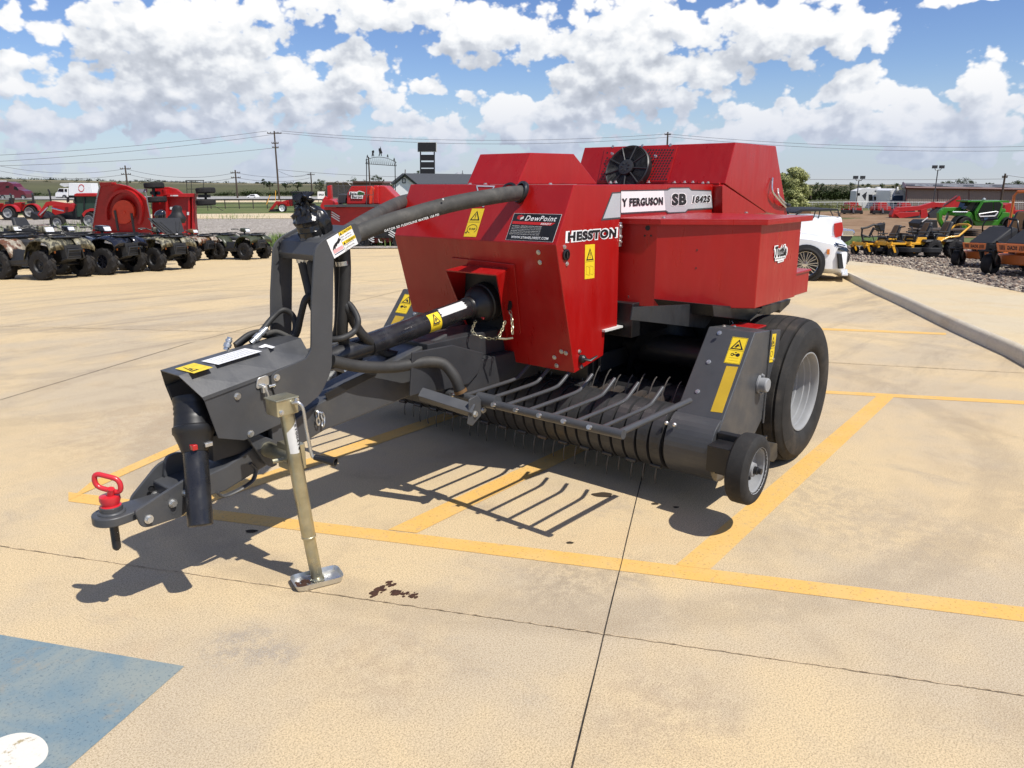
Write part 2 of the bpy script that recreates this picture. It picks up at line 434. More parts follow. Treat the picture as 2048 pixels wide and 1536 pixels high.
lown = noise(G, A, El * 2.2, .13, 3, .5, 21.0)
low = low + (lown - .52) * 1.6
outside = noise(G, A, El * 1.3, .055, 4, .5, 40.0)
om = (A.abs().rng(34, 42) + El.rng(12.5, 17)).clamp()
bl = bl.smax(low, .2)
outv = (outside - .51) * 3.0
bl = bl * (om * -1 + 1) + outv * om
n1 = noise(G, A, El * 1.35, .36, 6, .50, 1.0)
vo = noise(G, A, El * 1.3, .50, 3, .50, 5.0, 'v')
D = bl + (n1 - .5) * .80 + (vo * -1 + .42) * .62 + .13
G.links.new(D.o, go.inputs[0])
# --- world
tc = nt.nodes.new('ShaderNodeTexCoord')
def dot(v):
    n = nt.nodes.new('ShaderNodeVectorMath'); n.operation = 'DOT_PRODUCT'; nt.links.new(tc.outputs['Generated'], n.inputs[0]); n.inputs[1].default_value = v; return E_(nt, n.outputs['Value'])
fz, fr, fu = dot(F0), dot(RT), dot(UP0)
Aw = fr._m('ARCTAN2', fr, fz) * 57.2958; Ew = fu._m('ARCSINE', fu) * 57.2958
def dens(a, e):
    n = nt.nodes.new('ShaderNodeGroup'); n.node_tree = G; nt.links.new(a.o, n.inputs[0]); nt.links.new(e.o, n.inputs[1]); return E_(nt, n.outputs[0])
D0 = dens(Aw, Ew); D1 = dens(Aw + .45, Ew + .75); D2 = dens(Aw + 1.0, Ew + 2.4)
alpha = D0.rng(-.01, .17)
lit = ((D0 - D1) * .30 + (D0 - D2) * .40 + .66).clamp()
edge = D0.rng(.02, .40, .16, 0)
core = D0.rng(.5, 1.3, 0, -.16)
lum = (lit + edge + core).clamp()
ramp = nt.nodes.new('ShaderNodeValToRGB'); nt.links.new(lum.o, ramp.inputs[0]); cr = ramp.color_ramp; cr.elements.remove(cr.elements[1])
for p, c in ((0, (.33, .36, .43)), (.35, (.43, .465, .53)), (.60, (.60, .635, .70)), (.78, (.83, .855, .89)), (.95, (.98, .98, .98))):
    e = cr.elements[0] if p == 0 else cr.elements.new(p); e.color = (*c, 1)
sky = nt.nodes.new('ShaderNodeTexSky'); sky.sky_type = 'NISHITA'; sky.sun_disc = False; sky.sun_elevation = rad(SUN_EL); sky.sun_rotation = pi
sky.air_density = 1.0; sky.dust_density = 0; sky.ozone_density = 4; sky.altitude = 200
hs = nt.nodes.new('ShaderNodeHueSaturation'); hs.inputs['Saturation'].default_value = 1.15; hs.inputs['Hue'].default_value = .516; nt.links.new(sky.outputs[0], hs.inputs['Color'])
b1 = nt.nodes.new('ShaderNodeBackground'); b1.inputs[1].default_value = .112; nt.links.new(hs.outputs[0], b1.inputs[0])
b2 = nt.nodes.new('ShaderNodeBackground'); nt.links.new(ramp.outputs[0], b2.inputs[0]); b2.inputs[1].default_value = .97
b3 = nt.nodes.new('ShaderNodeBackground'); b3.inputs[0].default_value = (.41, .48, .65, 1)
mx = nt.nodes.new('ShaderNodeMixShader'); nt.links.new(b1.outputs[0], mx.inputs[1]); nt.links.new(b2.outputs[0], mx.inputs[2])
om2 = (Ew.rng(14, 30, 1, .75)); af = alpha * om2 * Ew.rng(-1, 3.5, .45, 1); nt.links.new(af.o, mx.inputs[0])
m3 = nt.nodes.new('ShaderNodeMixShader'); nt.links.new(Ew.rng(0, 8, .72, 0).o, m3.inputs[0]); nt.links.new(mx.outputs[0], m3.inputs[1]); nt.links.new(b3.outputs[0], m3.inputs[2])
wo = nt.nodes.new('ShaderNodeOutputWorld'); nt.links.new(m3.outputs[0], wo.inputs[0])
W.cycles.sampling_method = 'MANUAL'; W.cycles.sample_map_resolution = 512

# ================================================================== ground
def ground_mat(name, build):
    m = bpy.data.materials.new(name); m.use_nodes = True; t = m.node_tree; b = t.nodes['Principled BSDF']; b.inputs['Specular IOR Level'].default_value = .25
    g = t.nodes.new('ShaderNodeNewGeometry'); build(t, b, g.outputs['Position']); MATS[name] = m; return m
def nz(t, pos, sc, det=6, ro=.6, st=(1, 1, 1), rot=0, dist=0):
    mp = t.nodes.new('ShaderNodeMapping'); mp.inputs['Scale'].default_value = st; mp.inputs['Rotation'].default_value = (0, 0, rot); t.links.new(pos, mp.inputs[0])
    n = t.nodes.new('ShaderNodeTexNoise'); n.inputs['Scale'].default_value = sc; n.inputs['Detail'].default_value = det; n.inputs['Roughness'].default_value = ro; n.inputs['Distortion'].default_value = dist
    t.links.new(mp.outputs[0], n.inputs['Vector']); return E_(t, n.outputs[0])
def mixc(t, f, a, b, mode='MIX'):
    n = t.nodes.new('ShaderNodeMix'); n.data_type = 'RGBA'; n.blend_type = mode
    if isinstance(f, E_): t.links.new(f.o, n.inputs['Factor'])
    else: n.inputs['Factor'].default_value = f
    for k, q in (('A', a), ('B', b)):
        if isinstance(q, tuple): n.inputs[k].default_value = (*q, 1)
        elif isinstance(q, E_): t.links.new(q.o, n.inputs[k])
        else: t.links.new(q, n.inputs[k])
    return n.outputs['Result']
def bumpn(t, b, h, s, d=.01):
    n = t.nodes.new('ShaderNodeBump'); n.inputs['Strength'].default_value = s; n.inputs['Distance'].default_value = d; t.links.new(h.o, n.inputs['Height']); t.links.new(n.outputs[0], b.inputs['Normal'])
ARC = [gp(1826, 796), gp(2005, 942), gp(1811, 1147)]
def circ(a, b_, c):
    ax_, ay, bx, by, cx_, cy = a.x, a.y, b_.x, b_.y, c.x, c.y; d = 2 * (ax_ * (by - cy) + bx * (cy - ay) + cx_ * (ay - by))
    ux = ((ax_ ** 2 + ay ** 2) * (by - cy) + (bx ** 2 + by ** 2) * (cy - ay) + (cx_ ** 2 + cy ** 2) * (ay - by)) / d; uy = ((ax_ ** 2 + ay ** 2) * (cx_ - bx) + (bx ** 2 + by ** 2) * (ax_ - cx_) + (cx_ ** 2 + cy ** 2) * (bx - ax_)) / d
    return ux, uy, hypot(ax_ - ux, ay - uy)
def concrete(warm, cool, dirt=1.0, lot=False):
    def f(t, b, pos):
        big = nz(t, pos, .55, 5, .6); mid = nz(t, pos, 2.3, 6, .62, dist=.6); fine = nz(t, pos, 170, 4, .8); grit = nz(t, pos, 330, 2, .6); pit = nz(t, pos, 48, 4, .75)
        strk = nz(t, pos, .9, 7, .7, (.30, 2.4, 1), YAW - pi / 2 + .12, .5)
        c = mixc(t, big.rng(.40, .60), warm, cool)
        c = mixc(t, mid.rng(.50, .78, 0, .5 * dirt), c, (.30, .225, .15))
        c = mixc(t, nz(t, pos, .9, 4, .55, dist=.3).rng(.56, .72, 0, .45), c, (.57, .395, .20))
        c = mixc(t, nz(t, pos, 3.1, 8, .76, (1, .6, 1), .4, .5).rng(.53, .74, 0, .60 * dirt), c, (.29, .255, .22))
        c = mixc(t, nz(t, pos, 9, 8, .8, dist=.4).rng(.52, .70, 0, .38 * dirt), c, (.33, .26, .18))
        c = mixc(t, nz(t, pos, 1.3, 6, .7, dist=.8).rng(.60, .75, 0, .4 * dirt), c, (.40, .275, .19))
        if lot:
            ln = t.nodes.new('ShaderNodeVectorMath'); ln.operation = 'LENGTH'; t.links.new(pos, ln.inputs[0]); r = E_(t, ln.outputs['Value'])
            c = mixc(t, r.rng(10, 16, 0, .72), c, (.66, .50, .265))            # paler dusty concrete farther out
            band = r.rng(4.2, 7.5) * r.rng(12, 19, 1, .35)
            c = mixc(t, strk.rng(.47, .70, 0, .62) * band, c, (.225, .185, .145))
            for (ux, uy, R_), w_, s_ in ((circ(*ARC), .12, .24), ((circ(*ARC)[0] + .1, circ(*ARC)[1] - .2, circ(*ARC)[2] + 1.55), .12, .16), ((4.2, 9.5, 3.4), .11, .2), ((4.4, 9.9, 5.2), .11, .2), ((9, 14, 7.5), .2, .3)):
                q = t.nodes.new('ShaderNodeVectorMath'); q.operation = 'DISTANCE'; t.links.new(pos, q.inputs[0]); q.inputs[1].default_value = (ux, uy, 0)
                ring_ = (E_(t, q.outputs['Value']) - R_ + (nz(t, pos, 1.5, 4) - .5) * .18).abs().rng(w_ * .55, w_ * 1.3, 1, 0)
                c = mixc(t, ring_ * nz(t, pos, 5, 6, .75).rng(.30, .52, 0, s_ * 1.35), c, (.215, .175, .135))
        if lot:
            for q, R_, k_, cl in ((gp(1130, 1165), .26, .6, (.22, .18, .14)), (gp(1260, 1140), .16, .5, (.24, .20, .155)), (gp(480, 1290), .16, .6, (.20, .20, .21)), (gp(560, 1310), .10, .5, (.22, .215, .22)), (gp(760, 1330), .30, .4, (.33, .24, .16)), (gp(1330, 1420), .30, .4, (.30, .22, .16)), (gp(1560, 960), .5, .35, (.27, .22, .17)), (gp(300, 860), .9, .4, (.34, .235, .155)), (gp(1750, 1060), .6, .35, (.26, .22, .18))):
                dn = t.nodes.new('ShaderNodeVectorMath'); dn.operation = 'DISTANCE'; t.links.new(pos, dn.inputs[0]); dn.inputs[1].default_value = q
                c = mixc(t, E_(t, dn.outputs['Value']).rng(R_ * .2, R_ * 1.25, k_, 0) * nz(t, pos, 14, 6, .8).rng(.42, .58), c, cl)
        c = mixc(t, strk.rng(.58, .80, 0, .35 * dirt), c, (.24, .20, .165))
        c = mixc(t, fine.rng(.38, .56, .80, 0), c, (.235, .17, .095))
        c = mixc(t, pit.rng(.22, .33, .3, 0), c, (.22, .155, .09))
        c = mixc(t, grit.rng(.46, .66, 0, .45), c, (.80, .66, .44))
        t.links.new(c, b.inputs['Base Color']); b.inputs['Roughness'].default_value = .88
        bumpn(t, b, fine * .5 + grit * .3, .14, .002)
    return f
ground_mat('concrete', concrete((.62, .475, .275), (.475, .395, .285), .9, True))
ground_mat('concrete_lt', concrete((.63, .51, .315), (.59, .51, .36), .5))
def f_yel(t, b, pos):
    wear = nz(t, pos, 26, 6, .7); c = mixc(t, nz(t, pos, 3, 4).rng(.4, .65), (.68, .405, .115), (.65, .42, .15))
    c = mixc(t, wear.rng(.55, .68, 0, .75), c, (.46, .33, .18)); c = mixc(t, nz(t, pos, 100, 2, .6).rng(.3, .42, .5, 0), c, (.22, .13, .04))
    t.links.new(c, b.inputs['Base Color']); b.inputs['Roughness'].default_value = .75; bumpn(t, b, nz(t, pos, 120, 3), .2, .004)
ground_mat('line_yellow', f_yel)
def f_blue(t, b, pos):
    c = mixc(t, nz(t, pos, 2.2, 6, .65, dist=.5).rng(.38, .62), (.155, .225, .262), (.25, .28, .26)); c = mixc(t, nz(t, pos, 5, 7, .7).rng(.55, .72, 0, .75), c, (.30, .26, .19))
    c = mixc(t, nz(t, pos, 110, 3, .7).rng(.32, .46, .6, 0), c, (.06, .10, .14)); t.links.new(c, b.inputs['Base Color']); b.inputs['Roughness'].default_value = .8; bumpn(t, b, nz(t, pos, 120, 3), .25, .004)
ground_mat('paint_blue', f_blue)
def f_whp(t, b, pos):
    c = mixc(t, nz(t, pos, 24, 6, .75).rng(.56, .66), (.66, .63, .56), (.36, .30, .18)); t.links.new(c, b.inputs['Base Color']); b.inputs['Roughness'].default_value = .8; bumpn(t, b, nz(t, pos, 120, 3), .25, .004)
ground_mat('paint_white', f_whp)
def f_joint(t, b, pos):
    t.links.new(mixc(t, nz(t, pos, 30, 4).rng(.4, .65), (.018, .016, .014), (.07, .055, .04)), b.inputs['Base Color']); b.inputs['Roughness'].default_value = .9
ground_mat('joint', f_joint)
def f_joint2(t, b, pos):
    t.links.new(mixc(t, nz(t, pos, 22, 5).rng(.42, .55), (.20, .145, .085), (.52, .40, .25)), b.inputs['Base Color']); b.inputs['Roughness'].default_value = .9
ground_mat('joint_lt', f_joint2)
def f_gravel(a, b_, d, sc):
    def f(t, b, pos):
        vo = t.nodes.new('ShaderNodeTexVoronoi'); vo.inputs['Scale'].default_value = sc; t.links.new(pos, vo.inputs['Vector'])
        sp = t.nodes.new('ShaderNodeSeparateColor'); t.links.new(vo.outputs['Color'], sp.inputs[0])
        c = mixc(t, E_(t, sp.outputs[0]).rng(.1, .9), a, b_); c = mixc(t, E_(t, vo.outputs['Distance']).rng(.35, .6, 0, .8), c, d)
        c = mixc(t, nz(t, pos, .5, 5).rng(.45, .7, 0, .35), c, d)
        t.links.new(c, b.inputs['Base Color']); b.inputs['Roughness'].default_value = .9; bumpn(t, b, E_(t, vo.outputs['Distance']) * -1, .9, .04)
    return f
ground_mat('gravel', f_gravel((.52, .44, .35), (.15, .11, .085), (.07, .05, .04), 17))
ground_mat('gravel_lt', f_gravel((.50, .46, .40), (.30, .27, .235), (.22, .19, .16), 7))
def f_grass(t, b, pos):
    c = mixc(t, nz(t, pos, .22, 6, .65).rng(.4, .62), (.085, .125, .030), (.14, .15, .055)); c = mixc(t, nz(t, pos, 5, 6, .8).rng(.4, .7, 0, .6), c, (.05, .075, .02)); t.links.new(c, b.inputs['Base Color']); b.inputs['Roughness'].default_value = .95
ground_mat('grass', f_grass)
def f_dirt(t, b, pos):
    c = mixc(t, nz(t, pos, .35, 7, .7, (1, 1, 1), 0, .6).rng(.36, .64), (.20, .115, .058), (.29, .195, .115)); c = mixc(t, nz(t, pos, 3, 6, .8).rng(.45, .7, 0, .7), c, (.115, .07, .038)); t.links.new(c, b.inputs['Base Color']); b.inputs['Roughness'].default_value = .95
ground_mat('dirt', f_dirt)
def f_road(t, b, pos):
    c = mixc(t, nz(t, pos, .4, 5).rng(.4, .6), (.33, .32, .30), (.27, .265, .25)); t.links.new(c, b.inputs['Base Color']); b.inputs['Roughness'].default_value = .85
ground_mat('asphalt', f_road)
def f_field(t, b, pos):
    ln = t.nodes.new('ShaderNodeVectorMath'); ln.operation = 'LENGTH'; t.links.new(pos, ln.inputs[0]); r = E_(t, ln.outputs['Value'])
    r2 = r + (nz(t, pos, .006, 4) - .5) * 240
    cr = t.nodes.new('ShaderNodeValToRGB'); t.links.new(r2.rng(0, 1400, 0, 1, False).o, cr.inputs[0]); q = cr.color_ramp; q.elements.remove(q.elements[1])
    for p, c in ((0, (.105, .125, .04)), (.10, (.12, .115, .045)), (.15, (.062, .066, .027)), (.24, (.10, .098, .042)), (.40, (.085, .082, .040)), (.50, (.115, .105, .06)), (.58, (.085, .083, .05)), (.62, (.27, .22, .13)), (.70, (.26, .215, .13)), (.74, (.12, .115, .065)), (1, (.10, .10, .065))):
        e = q.elements[0] if p == 0 else q.elements.new(p); e.color = (*c, 1)
    c = mixc(t, nz(t, pos, .05, 7, .7, dist=.4).rng(.4, .68, 0, .45), cr.outputs[0], (.055, .062, .028)); c = mixc(t, nz(t, pos, .9, 5, .8).rng(.42, .7, 0, .4), c, (.06, .065, .025))
    t.links.new(c, b.inputs['Base Color']); b.inputs['Roughness'].default_value = 1
ground_mat('field', f_field)

rr = [0, 4, 8, 12, 17, 23, 30, 40, 50, 65, 85, 110, 140, 170, 220, 300, 400, 520, 650, 800, 950, 1100, 1200, 1400, 1800, 2400, 3000]
b = MB(); rows = []
for r in rr:
    row = []
    for k in range(360):
        a = 2 * pi * k / 360; x, y = max(r, .01) * cos(a), max(r, .01) * sin(a)
        z = terr(x, y) - (.012 if r < 35 else .03)
        if r > 1250: z = terr(x * 1200 / r, y * 1200 / r) - (r - 1200) * .006
        row.append((x, y, z))
    rows.append(row)
b.sheet(rows, True, True); g_ = b.build('ground', 'field'); tag(g_, kind='structure')
# lot: disc of poured concrete, 31 m out
b = MB(); rows = []
for r in (0.01, 3, 8, 14, 22, 30.5):
    rows.append([(r * cos(2 * pi * k / 180), r * sin(2 * pi * k / 180), terr(r * cos(2 * pi * k / 180), r * sin(2 * pi * k / 180))) for k in range(180)])
b.sheet(rows, True, True); tag(b.build('parking_lot', 'concrete'), kind='structure')

def resamp(P, n):
    L = [0]
    for a, c in zip(P, P[1:]): L.append(L[-1] + (V(c) - V(a)).length)
    o = []
    for i in range(n + 1):
        t = L[-1] * i / n; k = max(j for j in range(len(L) - 1) if L[j] <= t + 1e-9)
        u = (t - L[k]) / max(L[k + 1] - L[k], 1e-9); o.append(V(P[k]).lerp(V(P[k + 1]), u))
    return o
def drape(p, off): return V((p[0], p[1], terr(p[0], p[1]) + off))
def strip(name, A_, B_, m, off, n=24, k=6, px=True, kind='structure'):
    """sheet between two ground polylines, laid on the terrain"""
    if px: A_ = [gp(*p) for p in A_]; B_ = [gp(*p) for p in B_]
    A_, B_ = resamp(A_, n), resamp(B_, n); b = MB()
    b.sheet([[drape(a.lerp(c, j / k), off) for a, c in zip(A_, B_)] for j in range(k + 1)], True)
    o = b.build(name, m); return tag(o, kind=kind) if kind else o
# markings
def wl(p, q, t): return V(p) + (V(q) - V(p)) * t
t0, t1 = gp(429, 1019.7), gp(2048, 1214.7); u0, u1 = gp(429, 1040), gp(2048, 1243.9)
eL = gp(137, 984.5), gp(137, 1003.2)
strip('yellow_line', [eL[0], t0, t1, wl(t0, t1, 1.9)], [eL[1], u0, u1, wl(u0, u1, 1.9)], 'line_yellow', .0015, px=False)
a0, a1 = gp(1351, 1131), gp(1752.9, 792.9); c0, c1 = gp(1420.5, 1139), gp(1787.6, 794.7)
strip('yellow_line', [a0, a1], [c0, c1], 'line_yellow', .0021, px=False)
dv = (a1 - a0); wv = c0 - a0
for px, py, ln in ((776, 1060, 1.0), (343, 1009, 1.0)):
    s = gp(px, py); strip('yellow_line', [s, s + dv * ln], [s + wv, s + wv + dv * ln], 'line_yellow', .0021, px=False)
dd = gp(137, 1001); de = gp(376, 892.5); wd = V((.15, .14, 0))
strip('yellow_line', [dd, wl(dd, de, 2.6)], [dd + wd * 1.1, wl(dd, de, 2.6) + wd * 1.1], 'line_yellow', .0027, px=False)
f0, f1 = gp(1665, 782), gp(2048, 802); h0, h1 = gp(1665, 788), gp(2048, 809)
strip('yellow_line', [wl(f0, f1, -1.6), wl(f0, f1, 1.5)], [wl(h0, h1, -1.6), wl(h0, h1, 1.5)], 'line_yellow', .0015, px=False)
f0, f1 = gp(1664, 657), gp(1892, 666); h0, h1 = gp(1664, 661), gp(1892, 670)
strip('yellow_line', [wl(f0, f1, -1.4), f1], [wl(h0, h1, -1.4), h1], 'line_yellow', .0015, px=False)
p0, p1, p2 = gp(0, 1270), gp(369, 1333), gp(136.7, 1536)
q0 = wl(p1, p0, 2.2); q2 = wl(p1, p2, 2.2)
strip('blue_parking_symbol', [p1, q0], [q2, q2 + q0 - p1], 'paint_blue', .0015, px=False)
cw = gp(8, 1510); b = MB()
pts = [cw + (p1 - p0).normalized() * (.105 * cos(t)) * (1 + .22 * cos(t - .4)) + (p2 - p1).normalized() * (.085 * sin(t)) for t in [2 * pi * i / 40 for i in range(40)]]
b.quad(*[drape(p, .0025) for p in pts]); tag(b.build('white_symbol_paint', 'paint_white'), kind='structure')
# joints in the slab
def joint(p, q, w, m, rag=0, n=40):
    p, q = V(p), V(q); t = (q - p).normalized(); s = V((-t.y, t.x, 0)); rows = [[], []]
    for i in range(n + 1):
        c = p.lerp(q, i / n) + s * random.uniform(-rag, rag)
        for r_, sg in ((0, 1), (1, -1)): rows[r_].append(drape(c + s * (sg * w / 2 * random.uniform(.5, 1.3)), .0032))
    b = MB(); b.sheet(rows, False); tag(b.build('slab_joint', m), kind='structure')
j0, j1 = gp(1144, 1536), gp(1290, 930); joint(wl(j0, j1, -.6), wl(j0, j1, 3.4), .0048, 'joint', .001)
k0, k1 = gp(0, 1093), gp(2048, 1391.7); joint(wl(k0, k1, -.2), wl(k0, k1, 1.3), .0042, 'joint_lt', .0018, 300)
dk = V((-(k1 - k0).y, (k1 - k0).x, 0)).normalized()
for s_ in (4.6, 9.2, 14): joint(wl(k0, k1, -5) + dk * s_, wl(k0, k1, 6) + dk * s_, .010, 'joint_lt', .003, 120)
uk = (k1 - k0).normalized()
for s_ in (4.6, -4.6, -9.2): joint(j0 + uk * s_ + dk * -2, j0 + uk * s_ + dk * 24, .008, 'joint', .002)
# kerb, walk and gravel bed on the right
kb = [(1560, 512), (1640, 534), (1680, 552), (1740, 583), (1800, 611), (1900, 661), (2048, 733)]
gv = [(1540, 497), (1640, 511), (1688, 519), (1745, 525), (1798, 532), (1917, 556), (2048, 583)]
KB = [gp(*p) for p in kb]; KB += [wl(KB[-2], KB[-1], 2.2), wl(KB[-2], KB[-1], 4)]
KB = resamp(bez(KB, 6), 70)
def rp(px, py, dz):        # point on the raised island
    r = ray(px, py); t = .5
    while True:
        p = CP + r * t
        if p.z <= terr(p.x, p.y) + dz: return p
        t += .01
GV = [rp(*p, .15) for p in gv]; GV += [wl(GV[-2], GV[-1], 2.0), wl(GV[-2], GV[-1], 3.6)]; GV = resamp(bez(GV, 6), 70)
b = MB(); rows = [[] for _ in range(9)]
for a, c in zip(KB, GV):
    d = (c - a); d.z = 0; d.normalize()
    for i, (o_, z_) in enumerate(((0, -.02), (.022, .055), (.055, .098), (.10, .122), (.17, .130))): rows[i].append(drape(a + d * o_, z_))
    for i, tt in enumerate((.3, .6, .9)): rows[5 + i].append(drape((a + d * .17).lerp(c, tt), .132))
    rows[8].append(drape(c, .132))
b.sheet(rows[4:], True); tag(b.build('sidewalk', 'concrete_lt'), kind='structure')
ground_mat('concrete_kerb', concrete((.80, .72, .56), (.74, .68, .56), .6))  # concrete colour lightened for the kerb to offset the shade on its face
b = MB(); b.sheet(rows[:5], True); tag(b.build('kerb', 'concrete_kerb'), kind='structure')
GO = [gp(1700, 497), gp(1850, 499), gp(2048, 501), gp(2300, 505), gp(2700, 520)]; GO = resamp(GO, 70)
b = MB(); b.sheet([[drape(a.lerp(c, j / 14), .10 + .03 * random.random()) for a, c in zip(GV, GO)] for j in range(15)], True); tag(b.build('gravel_bed', 'gravel'), kind='structure')
b = MB(); rs = random.Random(3)
for i in range(6000):
    u = rs.random(); k = min(int(u * 69), 68); q = rs.random() ** 1.7; p = GV[k].lerp(GV[k + 1], rs.random()).lerp(GO[k], q * .8)
    s = rs.uniform(.014, .038); z = terr(p.x, p.y) + .125 + s * .25; o0 = len(b.v)
    b.m = rs.choice((0, 0, 1, 2)); b.ball((0, 0, 0), s, 6, (rs.uniform(.7, 1.4), 1, rs.uniform(.45, .8)))
    b.sm[-18:] = [False] * 18
    b.xf(Matrix.Translation((p.x, p.y, z)) @ Matrix.Rotation(rs.uniform(0, 6), 4, 'Z') @ Matrix.Rotation(rs.uniform(-.5, .5), 4, 'X'), o0)
mat('stone_a', (.44, .375, .29), .9, var=.4); mat('stone_b', (.11, .085, .075), .9, var=.4); mat('stone_c', (.28, .20, .145), .9, var=.4)
tag(b.build('gravel_stones', ['stone_a', 'stone_b', 'stone_c']), 'loose river stones in the bed beside the sidewalk', 'gravel', kind='stuff')
# farther ground covers
strip('driveway', [(1500, 511), (1700, 511), (2100, 512)], [(1500, 494), (1700, 494), (2100, 494)], 'concrete_lt', .03)
strip('grass_verge', [(1560, 494), (1800, 494), (2300, 494)], [(1560, 468), (1800, 474), (2300, 480)], 'grass', .03)
strip('dirt_yard', [(1560, 470), (1800, 476), (2400, 482)], [(1560, 426), (1800, 420), (2400, 418)], 'dirt', .05)
strip('gravel_strip', [(-300, 515), (200, 507), (560, 499), (900, 497)], [(-300, 440), (200, 438), (560, 437), (900, 437)], 'gravel_lt', .03)
strip('driveway', [(-300, 441), (200, 439.5), (560, 438), (1000, 438)], [(-300, 434), (200, 430), (560, 427), (1000, 427)], 'concrete_lt', .05)
strip('grass_verge', [(-300, 434), (200, 430.5), (560, 427.5), (1000, 427.5)], [(-300, 408), (200, 407), (560, 405), (1000, 405)], 'grass', .07)
b = MB(); tag(strip('road', [(-500, 400), (0, 400), (560, 399), (1100, 401)], [(-500, 392), (0, 393), (560, 393.5), (1100, 397)], 'asphalt', .10, 40), kind='structure')
strip('gravel_strip', [(100, 407), (560, 405.5), (1000, 406)], [(100, 402), (560, 401.5), (1000, 403)], 'concrete_lt', .09)
# ================================================================== the hay baler
YC = 2.609
BR = empty('hay_baler', (4.1, YC, 0), label='large red and grey square hay baler parked across the yellow stall lines', cat='baler')
def A2(px, py, y): p = at(px, py, y=y); return (p.x, p.z)
def px_plate(b, y0, y1, pts): return b.plate(y0, y1, [A2(x, y, y0) for x, y in pts])
def P(b, name, m, bevel=.003, **k): return b.build(name, m, BR, bevel=bevel, **k)
NX, NY, NZ = V((-1, 0, 0)), V((0, -1, 0)), V((0, 0, 1))
# ---- front hood
HY0, HY1 = 2.069, 3.149
b = MB(); zc = .80; xz = 2.835 + .17 * (1.23 - zc) / .63; YM = 2.82
pr = [(2.966, 1.495), (2.835, 1.23), (xz, zc), (3.005, .60), (3.26, .645), (3.27, .78), (3.385, .78), (3.372, 1.495)]
hv = [(x, HY0, z) for x, z in pr] + [(x, HY1, z) for x, z in pr] + [(x, YM, z) for x, z in pr]     # 0-7 near side, 8-15 far side, 16-23 notch line
b.add(hv, [(0, 8, 15, 7), (0, 1, 9, 8), (1, 3, 19, 18, 10, 9), (0, 7, 6, 5, 4, 3, 1), (8, 9, 10, 13, 14, 15), (18, 21, 13, 10), (18, 19, 20, 21), (3, 4, 20, 19), (4, 5, 21, 20), (5, 6, 14, 13, 21), (6, 7, 15, 14)])
hood = P(b, 'hood', 'red', .004)
b = MB(); b.box(3.24, 3.41, HY0 - .02, HY0 + .3, .772, .782); P(b, 'trim_edge', 'dirtyw', 0)
nU = V((-.267, 0, .131)).normalized(); PU = (2.835, 0, 1.23); nF = V((-.63, 0, -.17)).normalized()
b = MB()
for p in ((934, 368), (965, 367), (1095, 368)): q = atp(p[0], p[1], PU, nU); b.bolt((2.99, q.y, 1.495), NZ)
for p in ((1077, 504.5), (1080, 524.5), (1109, 714.5), (1113.5, 731), (1123, 703), (1132, 706)): b.bolt(atp(p[0], p[1], PU, nF), nF, .011)
for p in ((1128.5, 494), (1133.5, 527.5)): b.bolt(at(p[0], p[1], y=HY0), NY, .010)
for p in ((1158.5, 703), (1163, 733.5)): b.bolt(at(p[0], p[1], y=HY0), NY, .010)
b.split('bolt', 'zinc', BR)
b = MB(); c = at(1131, 509.5, y=HY0); b.lathe([(.026, 0), (.026, .008), (.018, .010), (.016, .002), (.001, .003)], c, NY, 20); b.box(c.x - .006, c.x + .006, HY0 - .012, HY0, c.z - .014, c.z + .014)
P(b, 'latch', 'black', 0)
b = MB(); c = at(1161, 717, y=HY0); b.lathe([(.02, 0), (.02, .02), (.012, .03), (.001, .03)], c, NY, 16); b.tube([c + NY * .02, c + V((.01, -.05, -.004)), c + V((.055, -.06, .012))], .008, 8, rs=[.014, .012, .006], flat=.6); P(b, 'rubber_latch', 'black', 0)
b = MB(); q = [at(*p, y=HY0 + .002) for p in ((1241, 438), (1245, 440), (1244, 487), (1240, 488))]; b.box(3.372, 3.392, HY0 - .004, HY0 + .012, 1.19, 1.31)
for z_ in (1.215, 1.24, 1.29): b.bolt((3.38, HY0 - .004, z_), NY, .010)
P(b, 'hinge', 'zinc', .002)
# gearbox hump on top of the hood
hb, ht = at(1035.6, 367.5, z=1.4975) if 0 else V((3.016, 2.439, 1.496)), V((3.125, 2.444, 1.648))
r1, r2 = A2(1148, 307.9, 2.44), A2(1195, 366.8, 2.44)
b = MB(); b.plate(2.44, 2.778, [(3.016, 1.496), (3.12, ht.z), (r1[0], r1[1]), (r2[0], 1.496)]); P(b, 'hood_hump', 'red', .004)
# decals on the hood
def dec(tl, tr, bl, n, plane=None, y=None):
    f = (lambda p: atp(p[0], p[1], *plane)) if plane else (lambda p: at(p[0], p[1], y=y))
    a = f(tl); return Dec(a, f(tr) - a, f(bl) - a, n)
d = dec((1134.5, 463.5), (1233.5, 455.5), (1133.5, 484.5), NY, y=HY0)
d.text('HESSTON', -.03, -.08, 1.03, 1.08, 'white', 0, bold=.11); d.text('HESSTON', .01, .04, .99, .96, 'ink', 2, bold=.055); d.build('name_decal', BR)
d = dec((1169.8, 489.5), (1189.3, 488), (1169, 558.5), NY, y=HY0)
d.rect(0, 0, 1, 1, 'yellow', 0); d.line(.05, .5, .95, .49, .0015, 'ink', 1); d.warn(.12, .1, .88, .46)
for u0, u1 in ((.15, .48), (.52, .85)): d.line(u0, .62, u1, .66, .002, 'yellow_g', 1); d.line(u0, .86, u1, .9, .002, 'yellow_g', 1); d.line(u0, .62, u0, .86, .002, 'yellow_g', 1); d.line(u1, .66, u1, .9, .002, 'yellow_g', 1)
d.build('warning_decal', BR)
